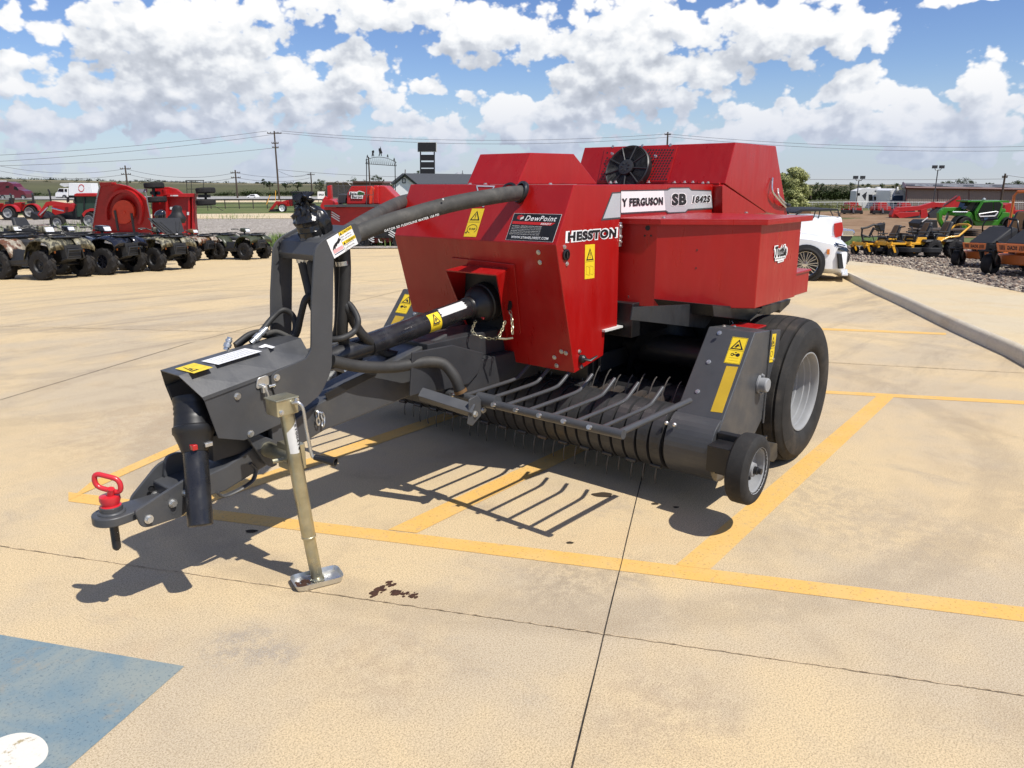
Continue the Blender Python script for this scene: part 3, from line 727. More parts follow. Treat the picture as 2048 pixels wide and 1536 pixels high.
d = dec((1201.8, 441), (1240, 436.5), (1223.3, 385), NY, y=HY0); pl = [at(*p, y=HY0) for p in ((1223.3, 384.8), (1240.8, 383.6), (1240, 437.4), (1201.8, 441))]
b = MB(); b.quad(*[p + NY * .0012 for p in pl]); b.m = 1; cen = sum(pl, V()) / 4; pl2 = [at(*p, y=HY0) + NY * .002 for p in ((1224.6, 387.5), (1240.6, 386.4), (1240, 434.2), (1205.5, 437.2))]; b.quad(*pl2); b.build('stripe_decal', ['grey', 'silver'], BR)
d = dec((1029, 426.5), (1124.5, 428.8), (1011, 479.8), nU, (PU, nU))
d.rect(0, 0, 1, 1, 'dirtyw', 0); d.rect(.008, .012, .992, .988, 'ink', 1); d.rect(.015, .025, .985, .975, 'black', 2)
d.text('DewPoint', .28, .08, .93, .27, 'white', 3, .012, .25); d.poly([(.03, .30), (.93, .32), (.86, .42), (.03, .40)], 'inkred', 3); d.text('READY', .64, .335, .86, .405, 'white', 4, .02, .2)
d.poly([(.10, .10), (.17, .06), (.24, .10), (.17, .15)], 'lensred', 3); d.poly([(.10, .11), (.165, .16), (.165, .25), (.10, .2)], 'inkred', 3); d.poly([(.175, .16), (.24, .11), (.24, .2), (.175, .25)], 'dirtyw', 3)
for i, t in enumerate(('THIS BALER IS COMPATIBLE WITH THE DEWPOINT', 'HAY STEAMER THE DEWPOINT INJECTS GENERATED', 'STEAM WHICH IS INJECTED INTO THE HAY DURING', 'THE BALING PROCESS THIS ALLOWS OPERATORS TO', 'BALE HIGH QUALITY HAY ANY TIME OF THE DAY OR', 'NIGHT WITHOUT THE NEED FOR NATURAL DEW')): d.text(t, .05, .455 + i * .06, .68, .49 + i * .06, 'dirtyw', 3, .01)
d.text('WWW.STAHELIWEST.COM', .11, .84, .89, .93, 'white', 3, .015); d.build('sticker', BR, 'black steamer sticker with web address')
d = dec((944.4, 417.3), (969.5, 417.3), (927.2, 473.3), nU, (PU, nU))
d.rect(0, 0, 1, 1, 'yellow', 0); d.line(.05, .48, .95, .48, .0015, 'ink', 1); d.warn(.1, .08, .88, .42); d.ring(.5, .72, .40, .16, .10, 'ink', 1, -4.4, .9); d.poly([(.02, .86), (.18, .80), (.16, .9)], 'ink', 1); d.text('540', .26, .69, .76, .76, 'ink', 1, .03); d.build('warning_decal', BR)
b = MB(); T = [(952, 372.5), (990, 373), (958, 412)]  # triangle emblem, outlined
def ln(p, q, w, mm):
    a, c = atp(*p, PU, nU) + nU * .0015, atp(*q, PU, nU) + nU * .0015; t = (c - a).normalized().cross(nU) * w / 2; b.m = mm; b.quad(a + t, c + t, c - t, a - t)
for p, q in (((953, 372), (990, 373)), ((954, 372), (960, 400)), ((989, 373), (971, 400)), ((948, 405), (950, 413)), ((955, 404), (950, 413)), ((962, 404), (967, 414)), ((973, 404), (967, 414))): ln(p, q, .007, 0)
b.build('emblem', ['silver'], BR)
# ---- shaft guard box on the hood face
tl, tr, brr, bll = [atp(*p, PU, nF) for p in ((936, 529), (1018, 537), (1018, 660), (930, 650))]
fl, fr_, fb = at(891, 541, x=2.76), at(993, 551, x=2.76), at(1014, 676, x=2.93)
b = MB(); b.quad(fl, fr_, tr, tl); b.quad(fr_, fb, brr, tr); b.quad(fl, tl, bll, V((2.92, 2.70, .775))); b.quad(V((2.92, 2.70, .775)), bll, brr, fb)
o = P(b, 'shaft_guard', 'red', 0); sm = o.modifiers.new('thick', 'SOLIDIFY'); sm.thickness = .006; sm.offset = 0
b = MB(); e0 = nF * .010; pts = [atp(*p, PU, nF) for p in ((905, 514), (1030, 528), (1043, 662), (1040, 668), (905, 655))]; b.prism(pts, nF * .008); P(b, 'mount_plate', 'red', .002)
b = MB(); b.prism([tl + e0, tr + e0, brr + e0, bll + e0], nF * .004); P(b, 'guard_dark_panel', 'blackm', 0)  # black panel on the hood face paints the dark inside of the guard
b = MB(); c = at(1020, 607, y=2.36); c = atp(1021, 607, PU, nF) + nF * .012; b.lathe([(.02, 0), (.019, .001)], c, nF, 20); b.quad(*[c + nF * .0012 + V((0, .021 * cos(t), .032 * sin(t))) for t in [2 * pi * i / 20 for i in range(20)]]); P(b, 'hole', 'blackm', 0)
# ---- drive shaft: rear joint bell, tube, front joint and hanging half
PA, PB = at(955, 609, y=2.54), at(570, 750, y=2.609); ax = (PA - PB).normalized()
b = MB(); b.tube([PB - ax * .1, PA - ax * .03], .0455, 24); b.lathe([(.046, 0), (.0508, .002), (.0508, .006), (.050, .008), (.050, (PA - PB).length * .99 - .42)], PB + ax * .42, ax, 24); P(b, 'drive_shaft', 'blackp', 0)
b = MB(); b.lathe([(.048, -.05), (.054, -.045), (.054, -.02), (.060, -.012), (.070, .0), (.088, .025), (.092, .035), (.092, .055), (.098, .06), (.100, .10), (.096, .103), (.100, .106), (.100, .125), (.096, .128), (.100, .131), (.101, .15), (.097, .153), (.101, .157), (.101, .2)], PA - ax * .03, ax, 28)
u_ = ax.cross(NZ).normalized(); P(b, 'shaft_bell', 'black', 0)
b = MB(); b.m = 0; c = PA - ax * .012 + u_ * .042 + V((0, 0, -.048)); b.cbox(c, (.02, .014, .02)); b.ball(c + u_ * .01 + V((0, 0, -.012)), .008, 8); P(b, 'lock_tab', 'lensred', .002)
b = MB(); c = PA - ax * .014 + u_ * .050 + V((0, 0, .042)); b.cbox(c, (.03, .014, .016)); P(b, 'clip', 'zinc', .003)
# wrapped label and warning label on the tube
def wrap(c0, c1, a0, a1, r, m, nme, rag=0, extra=None):
    b = MB(); rows = []
    w2 = ax.cross(u_).normalized()
    for i in range(13):
        a = a0 + (a1 - a0) * i / 12; dr = u_ * cos(a) + (-w2 if w2.z < 0 else w2) * sin(a)
        rows.append([c0.lerp(c1, t) + dr * r + ax * (random.uniform(-rag, rag) if t in (0, 1) else 0) for t in (0, .33, .66, 1)])
    b.sheet(rows, True); return b.build(nme, m, BR)
wrap(at(858, 641, y=2.56), at(846, 646, y=2.56) + 0 * ax, rad(-60), rad(70), .0655, 'yellow', 'warning_decal') if 0 else None
def tubept(px): # point of shaft axis seen at photo column px
    lo, hi = 0.0, 1.0
    for _ in range(30):
        m_ = (lo + hi) / 2; q = PB.lerp(PA, m_) - CP
        if 1024 + FPX * q.dot(RT) / q.dot(FW) < px: lo = m_
        else: hi = m_
    return PB.lerp(PA, lo)
wrap(tubept(848), tubept(870), rad(-55), rad(62), .0506, 'yellow', 'warning_decal')
t_ = tubept(859); w2 = ax.cross(u_); w2 = w2 if w2.z > 0 else -w2
for a_, s_ in ((28, 1),):
    dr = u_ * cos(rad(a_)) + w2 * sin(rad(a_)); tn = (-u_ * sin(rad(a_)) + w2 * cos(rad(a_)))
    d = Dec(t_ + dr * .0509 - ax * .024 + tn * .025, ax * .048, -tn * .05, dr, .001); d.warn(.05, 0, .95, 1, 0, 2); d.build('warning_symbol', BR)
wrap(tubept(873), tubept(922), rad(22), rad(75), .0507, 'dirtyw', 'torn_label', .006)
# front joint under the shield
FJ = at(384, 806, y=2.60); FD = (at(401, 1050, y=2.435) - FJ).normalized()
b = MB(); b.lathe([(.066, -.02)] + [(.066 - .003 * (i % 2), .009 * i) for i in range(7)] + [(.066, .065), (.068, .085), (.074, .09), (.074, .11), (.068, .118), (.056, .15), (.047, .178), (.045, .182)], FJ, FD, 28); P(b, 'shaft_bell', 'black', 0)
b = MB(); q0 = FJ + FD * .17; q1 = at(401, 1050, y=2.435); b.lathe([(.0432, 0), (.0432, .1), (.0432, (q1 - q0).length), (.040, (q1 - q0).length + .003), (.033, (q1 - q0).length), (.033, .2)], q0, (q1 - q0), 28); P(b, 'drive_shaft', 'blackp', 0)
b = MB(); d_ = (q1 - q0).normalized(); b.lathe([(.030, 0), (.030, .004), (.022, .006), (.020, -.02), (.028, -.2)], q1 - d_ * .006, d_, 20); P(b, 'shaft_core', 'rust', 0)
b = MB(); b.cbox(FJ + FD * .145 + V((-.03, -.045, 0)), (.02, .03, .02)); P(b, 'lock_tab', 'lensred', .003)
b = MB(); b.cbox(FJ + FD * .145 + V((.02, -.055, 0)), (.03, .02, .016)); P(b, 'clip', 'zinc', .003)
# ---- front shield cover
b = MB(); yl, yr = 2.745, 2.473
prof0 = [(yl, .70), (yl, .775), (2.675, .850), (2.545, .850), (yr, .775), (yr, .762)]; prof1 = [(yl, .80), (yl, .84), (2.675, .905), (2.545, .905), (yr, .84), (yr, .827)]
x0s = [1.325, 1.305, 1.262, 1.262, 1.302, 1.308]; x1s = [1.76, 1.76, 1.775, 1.775, 1.765, 1.765]
rows = [[V((x0s[i] * (1 - t) + x1s[i] * t, prof0[i][0], prof0[i][1] * (1 - t) + prof1[i][1] * t)) for i in range(6)] for t in (0, .33, .66, 1)]
b.sheet(rows, False); o = P(b, 'shield_cover', 'grey', 0); s_ = o.modifiers.new('thick', 'SOLIDIFY'); s_.thickness = .004
b = MB(); px_plate(b, 2.478, 2.484, [(407, 796), (613, 713), (614, 765), (560, 849), (510, 872), (488, 881), (437, 877)])
xzl = [A2(x, y, 2.478) for x, y in [(407, 796), (613, 713), (614, 765), (560, 849), (510, 872), (488, 881), (437, 877)]]; P(b, 'shield_side', 'grey', .002); b = MB(); b.plate(2.735, 2.741, xzl); P(b, 'shield_side', 'grey', .002)
b = MB()
for p in ((474.5, 792.5), (501, 867.5), (553, 755)): b.bolt(at(*p, y=2.470 if p[0] > 540 else 2.478), NY, .013, .010)
b.split('bolt', 'zinc', BR)
b = MB(); c = at(524, 770, y=2.476); b.prism([c + V((x, 0, z)) for x, z in rounded([(-.028, -.012), (-.02, .03), (.028, .036), (.03, -.004)], .014)], (0, -.004, 0)); b.cbox(c + V((0, -.012, -.012)), (.02, .016, .03)); b.tube([c + V((0, -.018, -.005)), c + V((.006, -.024, -.035)), c + V((.01, -.02, -.062))], .008, 8, flat=.6); b.cyl(c + V((.03, 0, -.012)), c + V((.05, -.012, -.008)), .006, 8); P(b, 'toggle_latch', 'zinc', .0015)
# cover decals
def cov(px, py): return atp(px, py, (1.262, 2.6, .8505), V((-.055, 0, .513)))
nC = V((-.055, 0, .513)).normalized()
def decc(tl, tr, bl): a = cov(*tl); return Dec(a, cov(*tr) - a, cov(*bl) - a, nC, .0025)
d = decc((351.5, 738), (386, 726.5), (388, 747.5)) if 0 else decc((350, 738.5), (388, 727), (388, 748)); d.rect(0, 0, 1, 1, 'yellow', 0); d.warn(.1, .12, .48, .8, 1, 2); d.line(.55, .3, .9, .3, .002, 'yellow_g', 1); d.line(.55, .75, .9, .75, .002, 'yellow_g', 1); d.build('warning_decal', BR)
d = decc((402.5, 723.5), (490, 697.5), (437, 730.5)); d.rect(0, 0, 1, 1, 'white', 0)
for i in range(4): d.text('CHECK THE CLUTCH AND SLIP JOINT BEFORE OPERATION', .12, .12 + i * .21, .93, .22 + i * .21, 'ink', 1)
d.build('sticker', BR)
d = decc((512, 694), (532, 688.5), (534, 701)); d.poly([(0, .2), (.9, .0), (.95, .9), (.5, 1), (.45, .5), (.1, .5)], 'white', 0); d.build('torn_label', BR)
b = MB(); q = atp(512, 744, (1.3, 2.51, .81), V((-.06, -.6, .8))); b.cbox(q + V((0, -.002, .003)), (.03, .008, .002)); P(b, 'slot', 'blackm', 0)
# ---- hose stand (hoop)
hp = [(543, 768), (543, 750), (556, 741), (612, 717), (623, 700), (624, 600), (630, 497), (645, 480), (700, 449), (713, 445), (725, 480), (716, 489), (668, 517), (664, 735), (655, 762), (640, 791), (600, 823), (566, 838)]
rad_ = [.01, .02, .01, .004, .03, .0, .03, .03, .01, .014, .02, .01, .004, .02, .05, .05, .04, .01]
xzh = rounded([A2(x, y, 2.468) for x, y in hp], rad_, 5)
b = MB(); b.plate(2.468, 2.478, xzh); P(b, 'hose_stand', 'grey', .002)
b = MB(); b.plate(2.742, 2.752, xzh); P(b, 'hose_stand', 'grey', .002)
b = MB(); tp = [A2(x, y, 2.478) for x, y in ((642, 486), (703, 451), (708, 462), (657, 520), (642, 524), (636, 512))]; b.plate(2.479, 2.741, tp); P(b, 'cross_box', 'grey', .003)
d = dec((652.6, 480), (701.2, 450.9), (668.4, 517), NY, y=2.468)
d.rect(0, 0, 1, 1, 'white', 0); d.line(.47, 0, .47, 1, .0012, 'ink', 1); d.rect(.47, 0, 1, .17, 'yellow', 1); d.rect(.47, .5, 1, .67, 'yellow', 1)
d.text('CAUTION', .62, .03, .97, .14, 'ink', 2, .02, .2); d.text('CUIDADO', .62, .53, .97, .64, 'ink', 2, .02, .2); d.poly([(.50, .15), (.54, .03), (.58, .15)], 'ink', 2); d.poly([(.50, .65), (.54, .53), (.58, .65)], 'ink', 2)
for i, t in enumerate(('Hot surface', 'Do not touch', '', 'Superficie', 'caliente.', 'No tocar.')):
    if t: d.text(t, .51, .22 + i * .13 + (.06 if i > 2 else 0), .9, .30 + i * .13 + (.06 if i > 2 else 0), 'ink', 2)
d.poly([(.06, .62), (.44, .62), (.44, .80), (.06, .80)], 'pink', 1); d.rect(.06, .84, .44, .875, 'navy', 1)
d.poly([(.42, .20), (.46, .34), (.36, .46), (.30, .44), (.27, .50), (.24, .54), (.22, .50), (.17, .60), (.13, .62), (.15, .55), (.08, .62), (.06, .59), (.13, .44), (.22, .36), (.32, .32), (.38, .24)], 'ink', 2); d.build('warning_decal', BR)
# wrapped filler neck
NA, NB = at(628, 474, y=2.60), at(614, 428, y=2.60); nd_ = (NB - NA).normalized()
b = MB(); b.lathe([(.068, -.05), (.060, -.012), (.056, .012), (.053, .015)], NA, nd_, 24); P(b, 'neck_flange', 'grey', 0)
b = MB(); rows = []; rn = random.Random(5); L_ = (at(612, 398, y=2.60) - NA).length; n = 40
pf = [(.078, .012), (.080, .03), (.079, .05), (.083, .055), (.080, .06), (.082, .085), (.079, .09), (.083, .10), (.086, .12), (.090, .125), (.082, .14), (.075, .165), (.068, .18), (.058, .20), (.05, .215), (.036, .228), (.03, .243), (.044, .255), (.05, .27), (.03, .28), (.004, .285)]
sx = nd_.cross(NZ).normalized() if abs(nd_.z) < .99 else V((0, 1, 0)); sy = nd_.cross(sx)
for i, (r, t) in enumerate(pf):
    row = []
    for k in range(n):
        a = 2 * pi * k / n; am = .05 if i < 11 else .26 if i < 15 else .5
        q = r * .70 * (1 + am * (sin(a * 7 + i * .8) * .5 + sin(a * 11 - i * 1.3) * .4 + rn.uniform(-.4, .4)))
        row.append(NA + nd_ * (t * .60 + (.012 * sin(a * 3) if i > 14 else 0)) + (sx * cos(a) + sy * sin(a)) * q + V((.0, -.012, .0)) * max(0, (i - 13) / 7))
    rows.append(row)
b.sheet(rows, True, True); P(b, 'wrapped_cap', 'bag', 0)
b = MB(); rows = []
c0 = NA + nd_ * .055 + V((.032, -.032, 0))
for i, (r, t) in enumerate([(.04, -.045), (.052, -.02), (.055, .01), (.05, .03), (.035, .05), (.012, .062), (.002, .065)]):
    rows.append([c0 + nd_ * t + (sx * cos(2 * pi * k / 24) + sy * sin(2 * pi * k / 24)) * r * .70 * (1 + .12 * sin(5 * 2 * pi * k / 24 + i)) for k in range(24)])
b.sheet(rows, True, True); P(b, 'wrapped_cap', 'bag', 0)
# ---- hoses
def hose(pts, r, m='hose', name='hose', n=12, sub=8):
    b = MB(); b.tube(bez(pts, sub), r, n); return P(b, name, m, 0)
def tagtext(s, pts, h, m='dirtyw'): # printing along a hose: small quads of lettering
    a, c = V(pts[0]), V(pts[1]); up = V(pts[2]); d = Dec(a, c - a, -up * h, (c - a).cross(up), 0); d.text(s, 0, 0, 1, 1, m, 0, .015); d.build('lettering', BR)
e1 = atp(1044, 386, PU, nU)
H1 = [e1 + V((.10, -.06, -.01)), e1, at(985, 393, y=2.33), at(900, 409, y=2.40), at(820, 431, y=2.46), at(760, 450, y=2.50), at(700, 474, y=2.53), at(680, 484, y=2.56)]
hose(H1, .0355, n=16)
b = MB(); b.lathe([(.040, -.01), (.052, -.008), (.055, .002), (.052, .012), (.040, .014)], e1 + V((-.006, 0, .004)), (nU + V((-.4, .5, .1))).normalized(), 24); b.lathe([(.040, -.01), (.052, -.006), (.052, .004), (.040, .006)], e1 + V((.005, .09, .002)), nU, 20); P(b, 'grommet', 'black', 0)
hose([at(686, 472, y=2.64), at(735, 441, y=2.80), at(785, 413, y=3.04), at(815, 401, y=3.25), at(850, 396, y=3.45)], .036, n=16)
tq = (V(H1[5]) + V((-.008, -.034, -.018)), V(H1[4]).lerp(V(H1[3]), .6) + V((-.008, -.034, -.018)))
tagtext('GATOR SD FLEXOLINE WATER 150 PSI', (tq[0], tq[1], V((0, .25, .97))), .0095)
b = MB(); q = at(917, 399, y=2.37); b.ball(q, .008, 8, (.7, .4, 1.7)); b.ball(at(886, 399, y=2.38), .005, 8); b.ball(at(937, 389, y=2.37), .006, 8, (1.6, 1, .7)); P(b, 'worn_mark', 'dirtyw', 0)
# worn tape at the hose end
b = MB(); q = at(707, 470, y=2.51); dq = (V(H1[5]) - V(H1[6])).normalized(); b.lathe([(.0362, -.02), (.037, -.01), (.0365, .015)], q + V((0, .015, 0)), dq, 20); P(b, 'torn_tape', 'dirtyw', 0)
# hanging hoses behind the stand
hose([at(688, 492, y=2.55), at(690, 540, y=2.55), at(688, 600, y=2.56), at(684, 665, y=2.58), at(690, 690, y=2.6)], .025, 'hose_dk')
hose([at(676, 500, y=2.60), at(679, 560, y=2.60), at(679, 640, y=2.60), at(672, 680, y=2.62)], .022, 'hose_dk')
hose([at(604, 515, y=2.64), at(615, 560, y=2.62), at(628, 610, y=2.58), at(650, 655, y=2.56)], .022, 'hose_dk')
hose([at(622, 515, y=2.60), at(630, 560, y=2.58), at(645, 620, y=2.56)], .022, 'hose_dk')
b = MB(); 
for x_, y_, q in ((606, 519, 2.64), (624, 521, 2.60), (684, 526, 2.55)): b.mark(); b.lathe([(.024, -.008), (.0265, -.008), (.0265, .010), (.024, .010)], at(x_, y_, y=q), (.1, -.05, -1), 18)
b.split('hose_clamp', 'zinc', BR)
hose([at(630, 590, y=2.58), at(612, 597, y=2.58), at(602, 630, y=2.60), at(594, 665, y=2.62), at(582, 682, y=2.64)], .0135, 'hose_dk')
hose([at(684, 600, y=2.57), at(702, 612, y=2.53), at(716, 640, y=2.48), at(709, 662, y=2.48), at(685, 676, y=2.48), at(655, 680, y=2.52)], .013, 'hose_dk')
hose([at(684, 598, y=2.58), at(694, 615, y=2.55), at(712, 652, y=2.55), at(735, 680, y=2.55), at(770, 705, y=2.6), at(800, 712, y=2.62)], .021, 'hose_dk')
hose([at(760, 712, y=2.66), at(820, 704, y=2.70), at(880, 676, y=2.74), at(930, 645, y=2.78)], .030, 'hose')
H5 = [at(664, 722, y=2.50), at(720, 733, y=2.48), at(790, 734, y=2.46), at(850, 724, y=2.42), at(886, 728, y=2.38), at(908, 752, y=2.34), at(921, 782, y=2.32)]
hose(H5, .0255, 'hose_md', n=14)
b = MB(); b.lathe([(.030, -.008), (.030, .008)], H5[-1], (V(H5[-1]) - V(H5[-2])), 16); P(b, 'hose_end', 'seat_tan', 0)
# hydraulic lines lying on the cover
hy = 2.69
hose([at(470, 690, y=hy), at(500, 668, y=hy), at(530, 664, y=hy), at(560, 672, y=2.66), at(588, 684, y=2.62)], .011, 'hose_dk')
hose([at(472, 694, y=hy + .02), at(505, 672, y=2.72), at(535, 672, y=2.7), at(575, 684, y=2.66)], .011, 'hose_dk')
hose([at(522, 664, y=2.69), at(545, 636, y=2.70), at(566, 620, y=2.69), at(586, 632, y=2.68), at(590, 660, y=2.66), at(575, 686, y=2.64)], .012, 'hose_dk')
hose([at(530, 668, y=2.66), at(555, 664, y=2.66), at(590, 680, y=2.62)], .010, 'hose')
b = MB()
for a_, c_, q in (((452, 700), (460, 674), 2.70), ((502, 686), (534, 656), 2.66)):
    p, w = at(*a_, y=q), at(*c_, y=q); dd_ = (w - p); l_ = dd_.length
    b.mark(); b.lathe([(.011, 0), (.011, .2 * l_), (.015, .22 * l_), (.015, .5 * l_), (.011, .52 * l_), (.011, .62 * l_), (.013, .64 * l_), (.013, .8 * l_), (.010, .82 * l_), (.010, .98 * l_), (.001, l_)], p, dd_, 12)
b.split('hose_coupler', 'zinc', BR)
# ---- drawbar
b = MB(); b.plate(2.535, 2.685, [(1.19, .385), (1.385, .378), (1.58, .430), (1.85, .50), (2.36, .545), (2.60, .60), (2.60, .80), (2.36, .75), (1.82, .621), (1.40, .475), (1.19, .445)]); P(b, 'drawbar', 'grey', .006)
b = MB(); b.box(1.36, 1.60, 2.55, 2.66, .50, .60); P(b, 'shield_mount', 'grey_dk', .004)
b = MB(); px_plate(b, 2.50, 2.515, [(496, 878), (516, 868), (548, 880), (555, 930), (545, 935), (533, 930)]); b.plate(2.50, 2.53, [A2(x, y, 2.50) for x, y in ((542, 850), (572, 838), (572, 905), (550, 918))]); P(b, 'jack_bracket', 'grey', .003)
b = MB(); c = [(433, 984), (448, 992), (484, 976), (506, 960), (511, 938), (500, 926)]; b.tube(bez([at(x, y, y=2.536) for x, y in c], 5), .012, 8, flat=.5); P(b, 'tie_bracket', 'grey', 0)
b = MB(); b.box(2.40, 3.20, 2.44, 2.84, .50, .66); px_plate(b, 2.42, 2.43, [(825, 705), (905, 690), (968, 706), (960, 742), (938, 768), (880, 782), (838, 788), (820, 793)]); b.box(2.43, 3.3, 2.50, 2.72, .66, .78); P(b, 'main_frame', 'grey_dk', .004)
b = MB(); px_plate(b, 2.528, 2.534, [(650, 787), (690, 765), (740, 742), (757, 742), (752, 752), (700, 778), (655, 800)]); P(b, 'cable_bundle', 'black', .003)
# clevis hitch
b = MB(); zt = .405; n = 28
disc = [(1.005 + .064 * cos(t), 2.609 + .064 * sin(t)) for t in [pi / 2 + pi * i / 14 for i in range(15)]]
b.prism([V((x, y, zt - .032)) for x, y in disc + [(1.12, 2.556), (1.24, 2.560), (1.24, 2.658), (1.12, 2.662)]], (0, 0, .032)); b.lathe([(.045, 0), (.045, .006), (.034, .009)], (1.005, 2.609, zt), NZ, 24)
b.lathe([(.034, 0), (.034, -.012), (.02, -.014)], (1.005, 2.609, zt - .032), NZ, 16); P(b, 'hitch_tongue', 'grey', .004)
b = MB(); rp_ = rounded([A2(x, y, 2.535) for x, y in ((266, 1022), (280, 1053), (296, 1053), (362, 1031), (376, 1016), (374, 953), (334, 978))], [.01, .03, .02, .03, .01, .01, .03]); b.plate(2.523, 2.536, rp_); P(b, 'hitch_plate', 'grey', .003); b = MB()
lp = rounded([(1.10, .40), (1.10, .355), (1.18, .345), (1.36, .36), (1.40, .47), (1.30, .515), (1.22, .505)], .03); b.plate(2.684, 2.696, lp); b.plate(2.664, 2.684, rounded([(1.22, .43), (1.24, .53), (1.31, .53), (1.36, .47), (1.34, .40)], .03)); P(b, 'hitch_plate', 'grey', .003)
b = MB()
for p in ((297, 1038), (345, 1006), (372, 985)): b.bolt(at(*p, y=2.523), NY, .015, .016)
for p in ((310, 990), (340, 968)): b.bolt(at(*p, y=2.664), NY, .015, .014)
b.split('bolt', 'zinc', BR)
b = MB()
for p in ((333, 994), (348, 1022)): c = at(*p, y=2.5225); b.mark(); b.lathe([(.012, 0), (.011, -.004), (.0005, -.003)], c, NY, 14)
for p in ((303, 978), (334, 956)): c = at(*p, y=2.6635); b.mark(); b.lathe([(.012, 0), (.011, -.004), (.0005, -.003)], c, NY, 14)
b.split('hole', 'blackm', BR)
# ---- jack
JF, JT = V((1.595, 2.292, .0)), at(571, 812, y=2.30); jd = (JT - V((JF.x, JF.y, .01))).normalized()
JM = at(617, 1070, y=2.295)
b = MB(); b.tube([JT - jd * .02, JM], .0262, 24); b.lathe([(.0262, 0), (.0278, .002), (.0278, .008), (.024, .010)], JM, -jd, 24); P(b, 'jack_tube', 'zinc_y', 0)
b = MB(); b.tube([JM, V((JF.x, JF.y, .012))], .0232, 24); b.lathe([(.028, .012), (.023, .02)], (JF.x, JF.y, 0), NZ, 24); P(b, 'jack_leg', 'zinc_y', 0)
g0, g1 = gp(586, 1176), gp(682, 1152); dl = (g1 - g0).normalized(); ds = V((-dl.y, dl.x, 0)); mid = (g0 + g1) / 2; hl = (g1 - g0).length / 2; b = MB()
ring = lambda k, z: [mid + dl * (x * k) + ds * (y * k2) + V((0, 0, z)) for (x, y) in rounded([(-hl, -.055), (hl, -.055), (hl, .055), (-hl, .055)], .028, 4) for k2 in (k,)]
b.sheet([ring(.2, .006), ring(.80, .006), ring(.92, .010), ring(1.0, .026), ring(1.015, .026), ring(.94, .004), ring(.8, 0.0015)], True, True); b.add(ring(.2, .006), [tuple(range(20))]); P(b, 'jack_foot', 'zinc', 0)
b = MB(); rn = random.Random(2)
for i in range(34):
    q = mid - dl * rn.uniform(.03, hl * .82) + ds * rn.uniform(-.03, .02); b.ball(q + V((0, 0, .008)), rn.uniform(.004, .011), 6, (1, 1, .5))
P(b, 'clay_lump', 'clay', 0)
b = MB(); c = JT + V((-.012, 0, .012)); b.box(c.x - .046, c.x + .042, c.y - .036, c.y + .036, c.z - .036, c.z + .022); b.box(c.x - .05, c.x + .046, c.y - .04, c.y + .04, c.z + .020, c.z + .027); P(b, 'jack_head', 'zinc_y', .006)
b = MB(); hx = c + V((.026, -.037, .005))
for q in ((-.05, -.02), (.015, .012)): b.bolt(c + V((q[0] + .02, -.0365, q[1])), NY, .009)
hpts = [hx + V((-.01, 0, 0)), hx + V((0, -.02, .003)), hx + V((.012, -.03, -.02)), hx + V((.02, -.032, -.10)), hx + V((.032, -.036, -.20)), hx + V((.044, -.05, -.21))]
b.tube(bez(hpts, 5), .0062, 10); P(b, 'crank_arm', 'zinc', 0)
b = MB(); h0 = hpts[-1] + V((-.004, .01, 0)); hd = V((.35, -.85, -.10)).normalized(); b.lathe([(.010, 0), (.012, .02), (.015, .06), (.018, .08), (.018, .086), (.013, .086), (.012, .06), (.001, .06)], h0, hd, 16); P(b, 'crank_grip', 'black', 0)
b = MB(); t0_, t1_ = JT.lerp(JM, .10), JT.lerp(JM, .34); rows = []
for i in range(7):
    a = rad(-150 + 18 * i); rows.append([t0_.lerp(t1_, t) + V((cos(a), sin(a), 0)) * .0272 for t in (max(0, .35 - i * .06), 1 - max(0, (i - 4) * .25))])
b.sheet(rows, True); b.build('torn_label', 'dirtyw', BR)
a = rad(-72); rr_ = V((cos(a), sin(a), 0)); d = Dec(t0_.lerp(t1_, .1) + rr_ * .0280 + V((-sin(a), cos(a), 0)) * .004, (t1_ - t0_) * .8, V((-sin(a), cos(a), 0)) * -.010, rr_); d.text('5100414', 0, 0, 1, 1, 'ink', 0, .02); d.build('lettering', BR)
b = MB(); c = at(592, 913, y=2.345); b.box(c.x - .03, c.x + .03, 2.325, 2.42, c.z - .05, c.z + .05); b.cyl((c.x - .02, 2.53, c.z), (c.x - .02, 2.33, c.z), .03, 16); b.cyl(c + V((-.09, .02, 0)), c + V((.02, 0, 0)), .010, 10); P(b, 'jack_mount', 'zinc_y', .004)
def chain(pts, r, name, m='zinc', step=.9):
    """links as oval loops along a polyline"""
    Pn = bez(pts, 6); L = [0]
    for a_, c_ in zip(Pn, Pn[1:]): L.append(L[-1] + (c_ - a_).length)
    b = MB(); s = 0; i = 0; ll = r * 9
    while s < L[-1] - ll:
        def pos(t):
            k = max(j for j in range(len(L) - 1) if L[j] <= t + 1e-9); return Pn[k].lerp(Pn[k + 1], (t - L[k]) / max(L[k + 1] - L[k], 1e-9))
        p, q = pos(s), pos(min(s + ll, L[-1])); t = (q - p).normalized(); sd = t.cross(NZ if abs(t.z) < .8 else NX).normalized()
        if i % 2: sd = sd.cross(t)
        cc = (p + q) / 2; lp_ = [cc + t * (cos(a_) * ll * .55) + sd * (sin(a_) * r * 2.2) for a_ in [2 * pi * k / 12 for k in range(13)]]
        b.tube(lp_, r, 5, caps=False); s += ll * step; i += 1
    return b.build(name, m, BR)
chain([at(632, 822, y=2.525), at(644, 826, y=2.52), at(648, 845, y=2.515), at(642, 862, y=2.515)], .0035, 'chain'); chain([at(634, 822, y=2.522), at(636, 845, y=2.52), at(641, 858, y=2.52)], .0035, 'chain')
cA = PA - ax * .045 + V((0, -.03, -.066))
